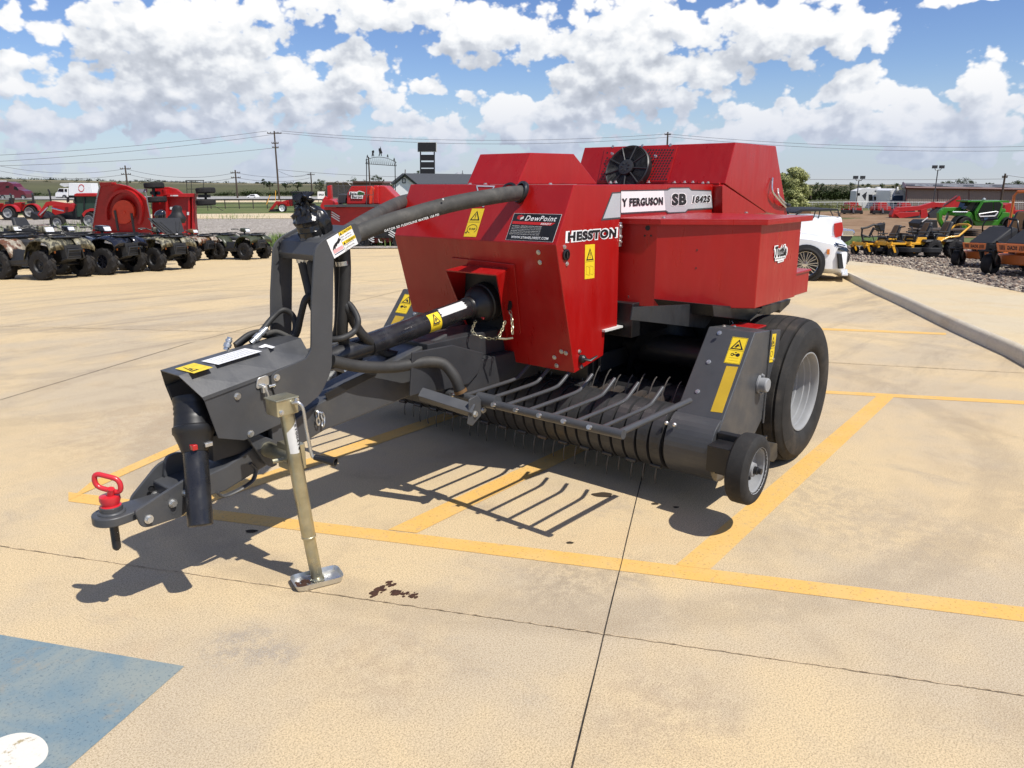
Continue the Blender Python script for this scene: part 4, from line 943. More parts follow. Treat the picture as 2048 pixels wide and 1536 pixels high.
chain([cA, at(945, 665, y=2.46), at(975, 677, y=2.42), at(1000, 676, y=2.34)], .0026, 'chain', 'zinc_y'); chain([at(1020, 621, y=2.35), at(1024, 640, y=2.32), at(1025, 672, y=2.29)], .0026, 'chain', 'zinc_y'); chain([at(998, 674, y=2.34), at(1006, 655, y=2.36), at(1011, 640, y=2.37)], .0026, 'chain', 'zinc_y')
b = MB(); b.tube([at(997, 677, y=2.34), at(1012, 678, y=2.31), at(1026, 676, y=2.28)], .005, 8); P(b, 'chain_hook', 'zinc_y', 0)
# ---- pickup
PY0, PY1 = 1.38, 1.62
ND, NR = (3.265, .295), .162
def mir(y): return 2 * YC - y
def pickup_side(sgn):
    f = (lambda y: y) if sgn > 0 else mir
    fo, ft, tr_, rr2, rb = A2(1437, 866, PY0), A2(1511, 664.6, PY0), A2(1541, 660.5, PY0), A2(1524, 838, PY0), A2(1500, 890, PY0)
    b = MB(); lip = (fo[0] + .012, fo[1]); b.plate(f(PY0), f(PY1), [fo, ft, tr_, rr2, rb, (3.42, .16), (3.27, .15), (3.22, .30)]); o = P(b, 'pickup_shield', 'grey', .005)
    b = MB(); arc = [(ND[0] + NR * cos(t), ND[1] + NR * sin(t)) for t in [rad(112 + 8 * i) for i in range(22)]]
    b.plate(f(PY0 + .004), f(PY1 + .0), arc + [(3.38, .14), (3.40, .38)]); P(b, 'shield_nose', 'grey', .003)
    fr2, fr3, fr4 = A2(1563, 659.5, PY0), A2(1547, 813.5, PY0), A2(1522, 843.5, PY0)
    b = MB(); b.plate(f(PY0 + .003), f(PY0 + .012), [(tr_[0] + .008, tr_[1]), fr2, fr3, fr4, (rr2[0] + .006, rr2[1] + .01)]); P(b, 'rear_flap', 'grey', .002)
    b = MB(); h0_, h1_ = V((tr_[0] + .003, f(PY0 - .004), tr_[1])), V((rr2[0] + .003, f(PY0 - .004), rr2[1] - .02)); b.tube([h0_, h0_.lerp(h1_, .2)], .007, 10); b.tube([h0_.lerp(h1_, .86), h1_], .007, 10); b.tube([h0_, h1_], .004, 8); P(b, 'hinge_rod', 'grey', 0)
    bdir = (V((ft[0], 0, ft[1])) - V((fo[0], 0, fo[1]))); nP = V((-bdir.z, 0, bdir.x)).normalized()
    b = MB(); lo = [V((fo[0], f(y), fo[1])) + bdir.normalized() * t for y, t in ((PY0, .002), (PY1 + .004, .002), (PY1 + .004, .042), (PY0, .042))]
    b.prism([q + nP * .001 for q in lo], nP * .004); P(b, 'shield_lip', 'grey', .002)
    b = MB()
    if sgn > 0:
        for p in ((1439, 666), (1417.5, 724), (1395.5, 783), (1373.5, 843.5)): b.bolt(atp(*p, (fo[0], 0, fo[1]), nP), nP, .011)
        for p in ((1333, 846), (1349, 849.5)): c_ = at(*p, x=3.12); b.mark(); b.ball(c_, .011, 10)
        for p in ((1546, 718), (1548.5, 747)): b.bolt(at(*p, y=PY0), NY, .009)
        for p in ((1448, 653), (1469, 653.5)): b.bolt(at(*p, y=1.52), NZ, .009)
    else:
        for t in (.12, .4, .68, .94): b.bolt(V((fo[0], mir(PY1 - .02), fo[1])) + bdir * t, nP, .011)
    b.split('bolt', 'zinc', BR)
    c_ = at(1519, 768, y=PY0) if sgn > 0 else None
    cx_, cz_ = (A2(1517, 768, PY0))
    sg = -1 if sgn > 0 else 1
    b = MB(); b.prism([V((cx_ + x, f(PY0), cz_ + z)) for x, z in rounded([(-.05, 0), (0, .062), (.05, 0), (0, -.062)], .045, 6)], (0, sg * .012, 0)); b.lathe([(.036, 0), (.036, .045), (.032, .050), (.0, .051)], (cx_, f(PY0), cz_), (0, sg, 0), 20)
    for z in (.045, -.045): b.bolt((cx_ + .004, f(PY0) + sg * .012, cz_ + z), (0, sg, 0), .009, .012)
    P(b, 'bearing_flange', 'rim', .002)
    # stickers
    def on(u, v): return V((fo[0], f(PY0 + (PY1 - PY0) * u), fo[1])) + bdir * v
    if sgn > 0:
        pl = ((fo[0], 0, fo[1]), nP); d = dec((1465.5, 673.5), (1497, 677), (1447.5, 725.5), nP, pl)
    else:
        q = on(.62, .93); d = Dec(on(.62, .93), on(.18, .93) - q, on(.62, .66) - q, nP)
    d.rect(0, 0, 1, 1, 'yellow', 0); d.line(.03, .5, .97, .5, .0014, 'ink', 1); d.warn(.08, .08, .92, .46, 1, 2)
    for u0, v0, u1, v1 in ((.03, .02, .97, .02), (.03, .98, .97, .98), (.03, .02, .03, .98), (.97, .02, .97, .98)): d.line(u0, v0, u1, v1, .0012, 'ink', 1)
    d.ring(.36, .66, .11, .055, .5, 'ink', 1); d.ring(.7, .66, .13, .065, .95, 'ink', 1); d.rect(.4, .645, .65, .675, 'ink', 2); d.poly([(.46, .56), (.62, .56), (.54, .60)], 'ink', 1)
    for v0 in (.78, .88): d.line(.2, v0, .8, v0, .0014, 'yellow_g', 1)
    d.build('warning_decal', BR)
    if sgn > 0: d = dec((1453, 732), (1476.5, 734), (1421, 823), nP, pl)
    else: q = on(.60, .62); d = Dec(q, on(.25, .62) - q, on(.60, .12) - q, nP)
    d.rect(0, 0, 1, 1, 'yellow_g', 0); d.build('reflector', BR)
    if sgn > 0:
        d = dec((1543, 668), (1552.5, 667), (1536, 725.5), NY, y=PY0); d.rect(0, 0, 1, 1, 'yellow', 0); d.warn(.1, .08, .9, .44, 1, 2); d.line(0, .5, 1, .5, .0014, 'ink', 1); d.ring(.45, .7, .25, .1, .2, 'ink', 1); d.line(.2, .9, .8, .9, .0016, 'ink', 1); d.build('warning_decal', BR)
        b = MB(); c_ = at(1550, 732, y=PY0); b.ball(c_ + NY * .008, .016, 10, (.8, .6, 1)); b.tube([c_ + NY * .012, c_ + V((.04, -.02, .004))], .004, 6); P(b, 'rubber_latch', 'black', 0)
    # gauge wheel and its bracket
    wc = V((3.045, f(1.18), .307)); R_ = .154
    w = empty('gauge_wheel', (0, 0, 0)); w.parent = BR; w.location = wc - BR.location
    b = MB(); b.lathe([(.096, -.042), (.102, -.046), (.128, -.048), (.145, -.042), (R_, -.032), (R_ + .001, 0), (R_, .032), (.145, .042), (.128, .048), (.102, .046), (.096, .042)], wc, (0, 1, 0), 40); b.build('tyre', 'rubber', w)
    b = MB(); o_ = 1 if sgn > 0 else -1
    b.lathe([(.097, -.042 * o_), (.103, -.047 * o_), (.103, -.042 * o_), (.092, -.034 * o_), (.09, .0), (.05, .005 * o_), (.034, -.01 * o_), (.03, -.03 * o_), (.0, -.03 * o_)], wc, (0, 1, 0), 32)
    b.build('rim', 'rim', w)
    b = MB(); b.lathe([(.018, -.03), (.018, -.045), (.013, -.048), (.013, -.062), (.0, -.063)], wc, (0, o_, 0), 14); b.bolt(wc + V((-.03, -.02 * o_, -.03)), (0, -o_, 0), .009); b.build('hub', 'black', w)
    b = MB(); b.box(3.16, 3.20, min(f(1.22), f(1.38)), max(f(1.22), f(1.38)), .20, .40); b.box(3.05, 3.20, min(f(1.24), f(1.375)), max(f(1.24), f(1.375)), .25, .37); b.box(3.02, 3.44, min(f(1.25), f(1.262)), max(f(1.25), f(1.262)), .27, .34)
    px_ = [A2(x, y, 1.26) for x, y in ((1520, 880), (1547, 885), (1547, 912), (1540, 922), (1522, 915))]; b.plate(f(1.24), f(1.30), rounded(px_, .01)); P(b, 'wheel_bracket', 'black', .004)
pickup_side(1); pickup_side(-1)
# bands, tines, rods
DY0, DY1 = 1.635, mir(1.635); NB_ = 28
arc = [(ND[0] + NR * cos(t), ND[1] + NR * sin(t)) for t in [rad(48 + 10 * i) for i in range(24)]]
proto = None; W_ = (DY1 - DY0) / NB_
for i in range(NB_):
    y = DY0 + W_ * (i + .5)
    if proto is None:
        b = MB(); rows = [[V((x + (ND[0] - x) * .0, y + dy, z)) + V((ND[0] - x, 0, ND[1] - z)) * e for dy, e in ((-.030, .10), (-.027, .0), (.027, .0), (.030, .10))] for x, z in arc]
        tail = [[V((3.62, y + dy, .46 - e * .2)) for dy, e in ((-.02, .1), (-.018, 0), (.018, 0), (.02, .1))]]
        b.sheet(tail + rows, False); proto = P(b, 'stripper_band', 'band', 0)
    else:
        c = proto.copy(); c.location = (0, y - (DY0 + W_ * .5), 0); COL.objects.link(c); c.parent = BR
b = MB(); b.lathe([(.14, 0), (.14, DY1 - DY0)], (ND[0], DY0, ND[1]), (0, 1, 0), 20); b.box(3.3, 3.9, DY0, DY1, .145, .16); b.cyl((3.55, DY0, .38), (3.55, DY1, .38), .09, 14); P(b, 'pickup_drum', 'blackm', 0)
tp = {}
rt = random.Random(11)
def tine(kind, y):
    a0 = {'top': 62, 'low': 250, 'mid': 95}[kind]; o0 = V((ND[0], 0, ND[1])); d0 = V((cos(rad(a0)), 0, sin(rad(a0)))); td = V((-d0.z, 0, d0.x)) * (-1 if kind != 'low' else 1)
    b = MB(); pts = [o0 + d0 * r + td * t + V((0, y, 0)) for r, t in ((.12, 0), (.19, .0), (.235, .004), (.27, .016), (.285, .028))] if kind != 'low' else [o0 + d0 * r + td * t + V((0, y, 0)) for r, t in ((.12, 0), (.18, .0), (.21, .004), (.235, .014), (.25, .024))]
    b.tube(pts, .0034, 6); return P(b, 'tine', 'tine', 0)
for i in range(NB_ - 1):
    y = DY0 + W_ * (i + 1)
    for kind in (('top', 'low')):
        if kind not in tp: tp[kind] = (tine(kind, y), y)
        else:
            c = tp[kind][0].copy(); c.location = (rt.uniform(-.006, .006), y - tp[kind][1], rt.uniform(-.006, .004)); c.rotation_euler = (0, rt.uniform(-.02, .02), 0); COL.objects.link(c); c.parent = BR
b = MB()   # tine bar ends showing at the bottom of the bands
for i in range(0, NB_, 2):
    y = DY0 + W_ * (i + .8); b.mark(); q = V((ND[0] + (NR + .004) * cos(rad(232)), y, ND[1] + (NR + .004) * sin(rad(232)))); b.cyl(q - V((0, .035, 0)), q + V((0, .02, 0)), .012, 10)
b.split('tine_bar_end', 'band', BR)
wz, wx = .542, 2.491
b = MB(); b.cyl((wx, 1.475, wz), (wx, mir(1.475), wz), .0195, 18); P(b, 'windguard', 'grey', 0)
fp = None
for i in range(17):
    y = 1.60 + i * .1275
    if fp is None:
        b = MB(); b.tube(bez([(wx, y, wz - .005), (2.80, y, wz - .003), (2.90, y, wz + .0), (2.945, y, wz + .012), (3.03, y, wz + .060)], 4), .0092, 10); fp = P(b, 'guard_rod', 'grey', 0)
    else:
        c = fp.copy(); c.location = (0, y - 1.60, 0); COL.objects.link(c); c.parent = BR
b = MB(); b.cyl((wx, 1.50, wz), (3.06, 1.478, .556), .0142, 14); P(b, 'end_rod', 'grey', 0); b = MB(); b.cyl((wx, mir(1.50), wz), (3.06, mir(1.478), .556), .0142, 14); P(b, 'end_rod', 'grey', 0)
b = MB()
for i in range(17):
    q = V((wx - .02, 1.60 + i * .1275 + .02, wz + .006)); b.mark(); b.cyl(q, q + V((-.014, 0, .004)), .010, 10)
b.split('socket', 'zinc', BR)
b = MB(); s0, s1 = at(842, 788, y=2.43), at(948, 822, y=2.20); dd2 = (s1 - s0).normalized(); b.tube([s0, s1], .034, 4); px_plate(b, 2.20, 2.205, [(938, 800), (955, 790), (972, 812), (962, 832), (945, 852), (935, 848), (938, 830)]); b.cyl((wx, 2.13, wz + .01), (wx, 2.24, wz + .01), .032, 12); P(b, 'windguard_bracket', 'grey', .003)
b = MB(); 
for p in ((966, 820), (950, 828)): b.bolt(at(*p, y=2.2), NY, .014, .012)
b.split('bolt', 'zinc', BR)
# auger and its housing
b = MB(); ax0, az0 = 3.80, .60; b.cyl((ax0, 1.62, az0), (ax0, mir(1.62), az0), .085, 20)
for y0_, y1_, hand in ((1.63, 2.25, 1), (mir(2.25), mir(1.63), -1)):
    rows = []
    for i in range(60):
        t = i / 59; a_ = hand * t * 2 * pi * 1.5 + 2.2; y_ = y0_ + (y1_ - y0_) * t
        rows.append([V((ax0 + r * cos(a_), y_, az0 + r * sin(a_))) for r in (.08, .14, .205)])
    b.sheet(rows, True)
P(b, 'auger', 'black', 0)
b = MB(); rows = []
for t in [rad(150 + 12 * i) for i in range(14)]: pass
hs = [(3.60, .34), (3.75, .345), (3.90, .375), (4.02, .46), (4.06, .60), (4.05, .78)]
b.sheet([[V((x, y, z)) for y in (1.625, mir(1.625))] for x, z in hs], True); b.box(4.055, 4.07, 1.90, 3.3, .5, .95); P(b, 'auger_trough', 'blackm', 0)
# ---- bale chamber, chassis, axle
b = MB(); b.box(3.36, 5.2, 2.23, 2.99, .46, 1.44); P(b, 'bale_chamber', 'black', .004)
b = MB(); b.box(3.45, 5.9, 2.205, 2.225, .5, .60); b.box(3.45, 5.9, 2.995, 3.015, .5, .60); b.box(4.05, 4.2, 1.66, mir(1.66), .33, .46); b.box(3.3, 4.1, 2.24, 2.98, .3, .46); P(b, 'chassis', 'grey_dk', .004)
b = MB(); b.plate(2.19, 2.215, [A2(1241, 369, 2.19), A2(1427.5, 368.5, 2.19), A2(1424, 432, 2.19), A2(1241, 441, 2.19)]); xq = A2(1427.5, 368.5, 2.19)[0]; b.box(3.42, xq, 2.205, 3.02, 1.465, 1.493); P(b, 'side_panel', 'red', .002)
b = MB()
for p in ((1220.5, 366.5), (1231, 366), (1297, 365.5), (1348.5, 366), (1369, 365.5), (1385.5, 365.5), (1405.5, 367), (1416, 366.5), (1434, 366)): b.bolt(at(*p, y=2.22), NZ, .010, .012)
b.split('bolt', 'zinc', BR)
SY = 2.188
sp = lambda pts, l: [at(*p, y=SY) + NY * l for p in pts]
b = MB(); out = [(1241.4, 380.5), (1333.5, 378.8), (1340, 375), (1378, 374.6), (1383, 379.2), (1422.5, 380.4), (1425.5, 417.5), (1376, 420.4), (1371, 425.5), (1336, 427), (1331, 423), (1241.4, 428.2)]
inn = [(1241.4, 383), (1334.5, 381.3), (1341, 377.2), (1377, 376.8), (1382, 381.5), (1421.5, 382.8), (1424, 415), (1375, 418), (1370, 423.2), (1337, 424.6), (1331.5, 420.6), (1241.4, 425.4)]
b.quad(*sp(out, .0012)); b.m = 1; b.quad(*sp(inn, .002)); b.m = 2; b.quad(*sp([(1241.4, 383), (1327, 381.4), (1330, 420.6), (1241.4, 425.4)], .0027)); b.build('stripe_decal', ['grey', 'silver', 'white'], BR)
d = dec((1242.3, 396), (1325, 393.2), (1242.3, 414), NY, y=SY); d.text('Y FERGUSON', 0, 0, 1, 1, 'white', 5, .05); d.text('Y FERGUSON', 0, .04, .995, .98, 'ink', 7, .05); d.build('name_decal', BR)
d = dec((1342.5, 387.2), (1372, 386.6), (1342, 411.5), NY, y=SY); d.text('SB', -.05, -.07, 1.06, 1.07, 'white', 4, .09); d.text('SB', .0, .0, 1, 1, 'ink', 6, .06); d.build('name_decal', BR)
d = dec((1384, 392), (1420, 390.6), (1383, 406.5), NY, y=SY); d.text('1842S', -.05, -.1, 1.05, 1.1, 'white', 4, .07, .12); d.text('1842S', 0, 0, 1, 1, 'ink', 6, .045, .12); d.build('name_decal', BR)
# ---- rear hood with cooling fan
RY = 2.12; fb_, ft_, rt_, rb_ = A2(1450, 367, RY), A2(1471, 285, RY), A2(1552, 292, RY), A2(1575, 433, RY)
b = MB(); b.plate(RY, 3.27, [(fb_[0], fb_[1]), ft_, rt_, rb_, (A2(1534, 425, RY))]); 
P(b, 'rear_hood', 'red', .004)
b = MB(); b.plate(RY + .004, 3.2, [A2(1446, 372, RY), A2(1449, 369, RY), A2(1536, 427, RY), A2(1446, 431, RY)]); P(b, 'rear_side_panel', 'red', .003)
nR = V((-(ft_[1] - fb_[1]), 0, ft_[0] - fb_[0])).normalized(); PR = (fb_[0], 0, fb_[1])
b = MB(); pts = [atp(*p, PR, nR) for p in ((1210, 298), (1356, 294), (1336, 364), (1196, 364))]; b.prism(pts, nR * .006); P(b, 'fan_panel', 'red', .002)
b = MB()
def inpoly(x, y, po):
    c_ = False
    for i in range(len(po)):
        x0_, y0_ = po[i - 1]; x1_, y1_ = po[i]
        if (y0_ > y) != (y1_ > y) and x < (x1_ - x0_) * (y - y0_) / (y1_ - y0_) + x0_: c_ = not c_
    return c_
po = [(1216, 303), (1350, 299), (1333, 361), (1200, 361)]
for j in range(12):
    for i in range(30):
        x, y = 1196 + i * 5.6 + (j % 2) * 2.8, 301 + j * 5.3
        if inpoly(x, y, po) and (x - 1260) ** 2 + ((y - 332) * .95) ** 2 > 46 ** 2:
            q = atp(x, y, PR, nR) + nR * .0072; u1_ = V((0, 1, 0)); v1_ = nR.cross(u1_); b.quad(*[q + u1_ * (.0072 * cos(2 * pi * k / 7)) + v1_ * (.0072 * sin(2 * pi * k / 7)) for k in range(7)])
P(b, 'vent_hole_discs', 'blackm', 0)  # flat black discs paint the dark of the panel's perforations
FC = atp(1261, 343, PR, nR); ra_ = .166; b = MB()
b.lathe([(ra_, .004), (ra_, .055), (ra_ * .96, .062), (ra_ * .90, .055), (ra_ * .90, .012), (.001, .010)], FC, nR, 40); fan = P(b, 'fan_shroud', 'black', 0)
u1_ = V((0, 1, 0)); v1_ = nR.cross(u1_); b = MB()
for k in range(8, 17): 
    r = ra_ * k / 18; b.tube([FC + nR * .06 + u1_ * (r * cos(2 * pi * i / 30)) + v1_ * (r * sin(2 * pi * i / 30)) for i in range(31)], .0016, 5, caps=False)
for k in range(9):
    a_ = 2 * pi * k / 9 + .3; d_ = u1_ * cos(a_) + v1_ * sin(a_); b.tube([FC + nR * .064 + d_ * .05, FC + nR * .062 + d_ * ra_ * .97], .0055, 6)
P(b, 'fan_grille', 'plast', 0)
b = MB(); b.lathe([(.052, .05), (.056, .062), (.054, .074), (.040, .078), (.001, .078)], FC, nR, 24)
for k in range(7): a_ = 2 * pi * k / 7; b.cyl(FC + nR * .078 + (u1_ * cos(a_) + v1_ * sin(a_)) * .02, FC + nR * .081 + (u1_ * cos(a_) + v1_ * sin(a_)) * .034, .004, 6)
P(b, 'fan_hub', 'plast', 0)
b = MB()
for k in range(7):
    a_ = 2 * pi * k / 7 + .2; d_ = u1_ * cos(a_) + v1_ * sin(a_); t_ = -u1_ * sin(a_) + v1_ * cos(a_); q = FC + nR * .03
    b.quad(q + d_ * .05 - t_ * .02, q + d_ * .155 - t_ * .03 + nR * .01, q + d_ * .155 + t_ * .03 - nR * .012, q + d_ * .05 + t_ * .02)
P(b, 'fan_blade', 'black', 0)
b = MB()
for p in ((1226, 293), (1341, 290), (1285, 291.5)): b.bolt(atp(*p, PR, nR), nR, .010)
for p in ((1314.5, 316), (1228, 311)): b.bolt(atp(*p, PR, nR) + nR * .02, nR, .009, .02)
b.split('bolt', 'zinc', BR)
b = MB(); b.box(fb_[0] - .02, fb_[0] + .03, RY + .03, RY + .42, 1.488, 1.505); 
for y_ in (.18, .24, .30, .36): b.bolt((fb_[0] - .01, RY + y_, 1.505), NZ, .010)
P(b, 'hinge', 'red', .002)
b = MB(); b.tube(bez([at(1545, 356, y=RY - .01), at(1544, 372, y=RY - .02), at(1546, 385, y=RY - .03), at(1560, 402, y=RY - .03), at(1572, 414, y=RY - .01)], 5), .007, 8); b.tube(bez([at(1556, 378, y=RY - .01), at(1557, 390, y=RY - .03), at(1566, 402, y=RY - .03), at(1574, 410, y=RY)], 5), .007, 8); P(b, 'grab_handle', 'zinc', 0)
b = MB(); b.ball(at(1577, 411, y=RY - .02), .03, 10, (1, .6, .5)); P(b, 'handle_grip', 'black', 0)
b = MB(); b.box(5.2, 6.0, 2.35, 2.95, .55, 1.16); P(b, 'bale_chute', 'red_dk', .004)
# ---- flywheel side shield
pl_ = [(3.455, 2.15), (3.500, 1.924), (3.786, 1.500), (4.336, 1.493), (4.336, 2.185), (3.455, 2.185)]
b = MB(); b.prism([V((x, y, .88)) for x, y in pl_], (0, 0, .438)); P(b, 'side_shield', 'red', .004)
lp_ = [(3.43, 2.186), (3.485, 1.90), (3.790, 1.470), (4.425, 1.462), (4.425, 2.186)]
b = MB(); b.prism([V((x, y, 1.318)) for x, y in lp_], (0, 0, .010)); 
for (x0_, y0_), (x1_, y1_) in zip(lp_[:4], lp_[1:4]): b.prism([V((x0_, y0_, 1.300)), V((x1_, y1_, 1.300)), V((x1_, y1_, 1.3185)), V((x0_, y0_, 1.3185))], (V((y0_ - y1_, x1_ - x0_, 0)).normalized() * .003))
P(b, 'shield_lid', 'red', .003)
b = MB()
for p in ((1257, 431), (1327, 436), (1427, 422), (1492, 426)): b.bolt(at(*p, z=1.328), NZ, .012)
b.bolt(at(1257, 593, x=3.48), NX, .012)
b.split('bolt', 'zinc', BR)
b = MB(); nq = V((pl_[1][1] - pl_[0][1], -(pl_[1][0] - pl_[0][0]), 0)).normalized()
for p, r in (((1295.5, 456), .013), ((1289.5, 471.5), .005), ((1302, 471.5), .005)): q = atp(p[0], p[1], (3.455, 2.15, 0), nq); b.mark(); b.cyl(q + nq * .002, q - nq * .002, r, 14)
for p in ((1394, 500), (1392, 536)): q = atp(p[0], p[1], (3.5, 1.924, 0), V((-.424, -.286, 0))); b.mark(); b.cyl(q + V((-.002, -.0015, 0)), q, .004, 8)
b.split('hole', 'blackm', BR)
d = Dec(at(1549, 494, y=1.4945), at(1573.5, 490, y=1.4945) - at(1549, 494, y=1.4945), at(1548, 527, y=1.4945) - at(1549, 494, y=1.4945), NY)
d.text('Tuttle', -.05, -.12, 1.08, .74, 'white', 0, .12, .25); d.poly([(0, .2), (.95, .05), (.95, .7), (.05, .8)], 'white', 0); d.text('Tuttle', .04, -.02, .97, .66, 'ink', 2, .03, .25); d.poly([(.04, .66), (.93, .62), (.93, .8), (.78, .84), (.76, .98), (.28, 1.02), (.27, .88), (.05, .86)], 'white', 1); d.text('OUTDOOR POWER', .09, .70, .9, .79, 'ink', 2, .01); d.text('& EQUIPMENT', .32, .88, .72, .95, 'ink', 2); d.build('sticker', BR, 'white dealer sticker with script name')
b = MB(); b.box(4.43, 4.70, 1.545, 2.0, .865, .995); b.box(4.42, 4.71, 1.535, 2.0, .992, 1.004); P(b, 'rear_box', 'red', .004)
b = MB(); q = [at(*p, y=1.72) for p in ((1266, 614), (1445, 606), (1410, 657), (1262, 640))]; b.prism(q, (0, .006, 0)); P(b, 'deflector', 'plast', .001)
b = MB(); b.plate(1.60, 1.99, [A2(x, y, 1.60) for x, y in ((1425, 610), (1527, 617), (1500, 641), (1428, 633))]); b.plate(1.62, 2.0, [A2(x, y, 1.62) for x, y in ((1525, 612), (1562, 605), (1561, 618), (1538, 630), (1518, 628))]); b.plate(1.64, 2.0, [A2(x, y, 1.64) for x, y in ((1555, 606), (1582, 598), (1579, 608), (1560, 626))]); P(b, 'under_guard', 'black', .003)
b = MB(); b.box(3.42, 4.5, 2.0, 2.22, .72, .90); b.cyl((4.0, 1.75, 1.05), (4.0, 2.2, 1.05), .25, 24); P(b, 'flywheel_mount', 'black', .003)
b = MB(); b.box(3.56, 3.86, 1.46, 1.60, .782, .79); P(b, 'red_plate', 'red', .002)
hose([at(1458, 640, y=1.7), at(1460, 648, y=1.7), at(1466, 648, y=1.69), at(1463, 642, y=1.7)], .004, 'zinc', 'spring_clip', 6)
# ---- road wheels
def road_wheel(sgn):
    f = (lambda y: y) if sgn > 0 else mir
    yc_ = f(1.475); c = V((4.135, yc_, .398)); w = empty('wheel', (0, 0, 0)); w.parent = BR; w.location = c - BR.location; s = -1 if sgn > 0 else 1   # outward
    half = [(.212, .120), (.220, .150), (.235, .166), (.262, .175), (.30, .177), (.335, .171), (.352, .166), (.356, .160), (.372, .154), (.386, .138)]
    tread = []; n = 5; wt = .128
    for i in range(n):
        a0_ = wt - 2 * wt * i / n; a1_ = wt - 2 * wt * (i + 1) / n; cr = lambda t: .402 - .010 * (t / wt) ** 2
        g = .0045
        tread += [(cr(a0_) - .015, a0_ - g * .7), (cr(a0_), a0_ - g * 1.2), (cr((a0_ + a1_) / 2), (a0_ + a1_) / 2), (cr(a1_), a1_ + g * 1.2), (cr(a1_) - .015, a1_ + g * .7)]
    prof = half + tread + [(r, -t) for r, t in half[::-1]]
    b = MB(); b.lathe([(r, t * s) for r, t in prof], c, (0, 1, 0), 72); b.build('tyre', 'rubber', w)
    b = MB(); b.lathe([(r, t * s) for r, t in ((.206, .10), (.214, .128), (.219, .150), (.219, .157), (.212, .157), (.207, .150), (.203, .134), (.203, .118), (.196, .114), (.194, .088), (.187, .084), (.185, .05), (.176, .046), (.172, .012), (.166, -.03), (.158, -.05), (.12, -.055), (.095, -.04), (.09, -.02), (.06, -.018), (.0, -.018))], c, (0, 1, 0), 56); b.build('rim', 'rim', w)
    b = MB(); b.lathe([(.045, -.02), (.045, .05), (.038, .06), (.0, .062)], c, (0, s, 0), 18)
    for k in range(6): a_ = 2 * pi * k / 6; b.bolt(c + V((.066 * cos(a_), s * -.018, .066 * sin(a_))), (0, s, 0), .013, .014)
    b.build('hub', 'galv', w)
road_wheel(1); road_wheel(-1)
# ---- hitch pin (lifts out of the tongue)
HPn = empty('hitch_pin', (1.005, 2.609, .27), label='red handled steel hitch pin standing in the drawbar eye', cat='hitch pin')
b = MB(); b.lathe([(.0, .262), (.006, .262), (.0135, .27), (.0145, .28), (.0145, .43), (.0145, .445)], (1.005, 2.609, 0), NZ, 18, True); b.build('shank', 'blackp', HPn)
b = MB(); b.lathe([(.034, .414), (.034, .432), (.028, .434), (.030, .440), (.034, .452), (.033, .466), (.020, .470), (.0, .470)], (1.005, 2.609, 0), NZ, 22); b.build('collar', ['redplast'], HPn)
b = MB(); b.lathe([(.036, .414), (.037, .414), (.037, .428), (.034, .430)], (1.005, 2.609, 0), NZ, 22); b.build('washer', 'grey', HPn)
b = MB(); hd_ = (at(233, 995, x=1.005) - at(179, 984, x=1.005)); uy = RT; c = V((1.005, 2.609, .512)); w_, h_ = .043, .025
loop = [c + uy * x + V((0, 0, z)) for x, z in rounded([(-w_, -h_ + .012), (w_, -h_ - .012), (w_, h_ - .012), (-w_, h_ + .012)], .028, 6)]; b.tube(loop + loop[:2], .0088, 10, caps=False); b.cyl((1.005, 2.600, .465), (1.005, 2.588, .497), .012, 12); b.build('handle', 'redplast', HPn)
# soil smear and oil spot on the slab
b = MB(); rn = random.Random(4)
for (x0_, y0_), (x1_, y1_), n in (((745, 1188), (782, 1166), 40), ((780, 1184), (832, 1192), 40)):
    for i in range(n):
        t = rn.random(); q = gp(x0_ + (x1_ - x0_) * t + rn.gauss(0, 3), y0_ + (y1_ - y0_) * t + rn.gauss(0, 2.4)); r = rn.uniform(.002, .009); b.ball(q + V((0, 0, .001)), r, 6, (rn.uniform(1, 2.4), 1, .35))
tag(b.build('soil_crumbs', 'clay'), 'crumbs of red soil dropped on the slab beyond the jack foot', 'soil', kind='stuff')
def stain(px, py, r, sx_, m, name='oil_stain'):
    q = gp(px, py); b = MB(); b.quad(*[drape(q + (RT * cos(t) * sx_ + F0 * sin(t)) * r * (1 + .08 * sin(3 * t + px) + .06 * sin(5 * t)), .0024) for t in [2 * pi * i / 28 for i in range(28)]]); tag(b.build(name, m), kind='structure')
mat('oil', (.05, .038, .026), .95, spec=.1)
stain(1205, 990, .030, 1.7, 'oil'); stain(1140, 1086, .010, 1.6, 'oil'); stain(1310, 1008, .012, 1.5, 'oil'); stain(1352, 1015, .010, 1.5, 'oil'); stain(503, 1063, .016, 1.7, 'oil')
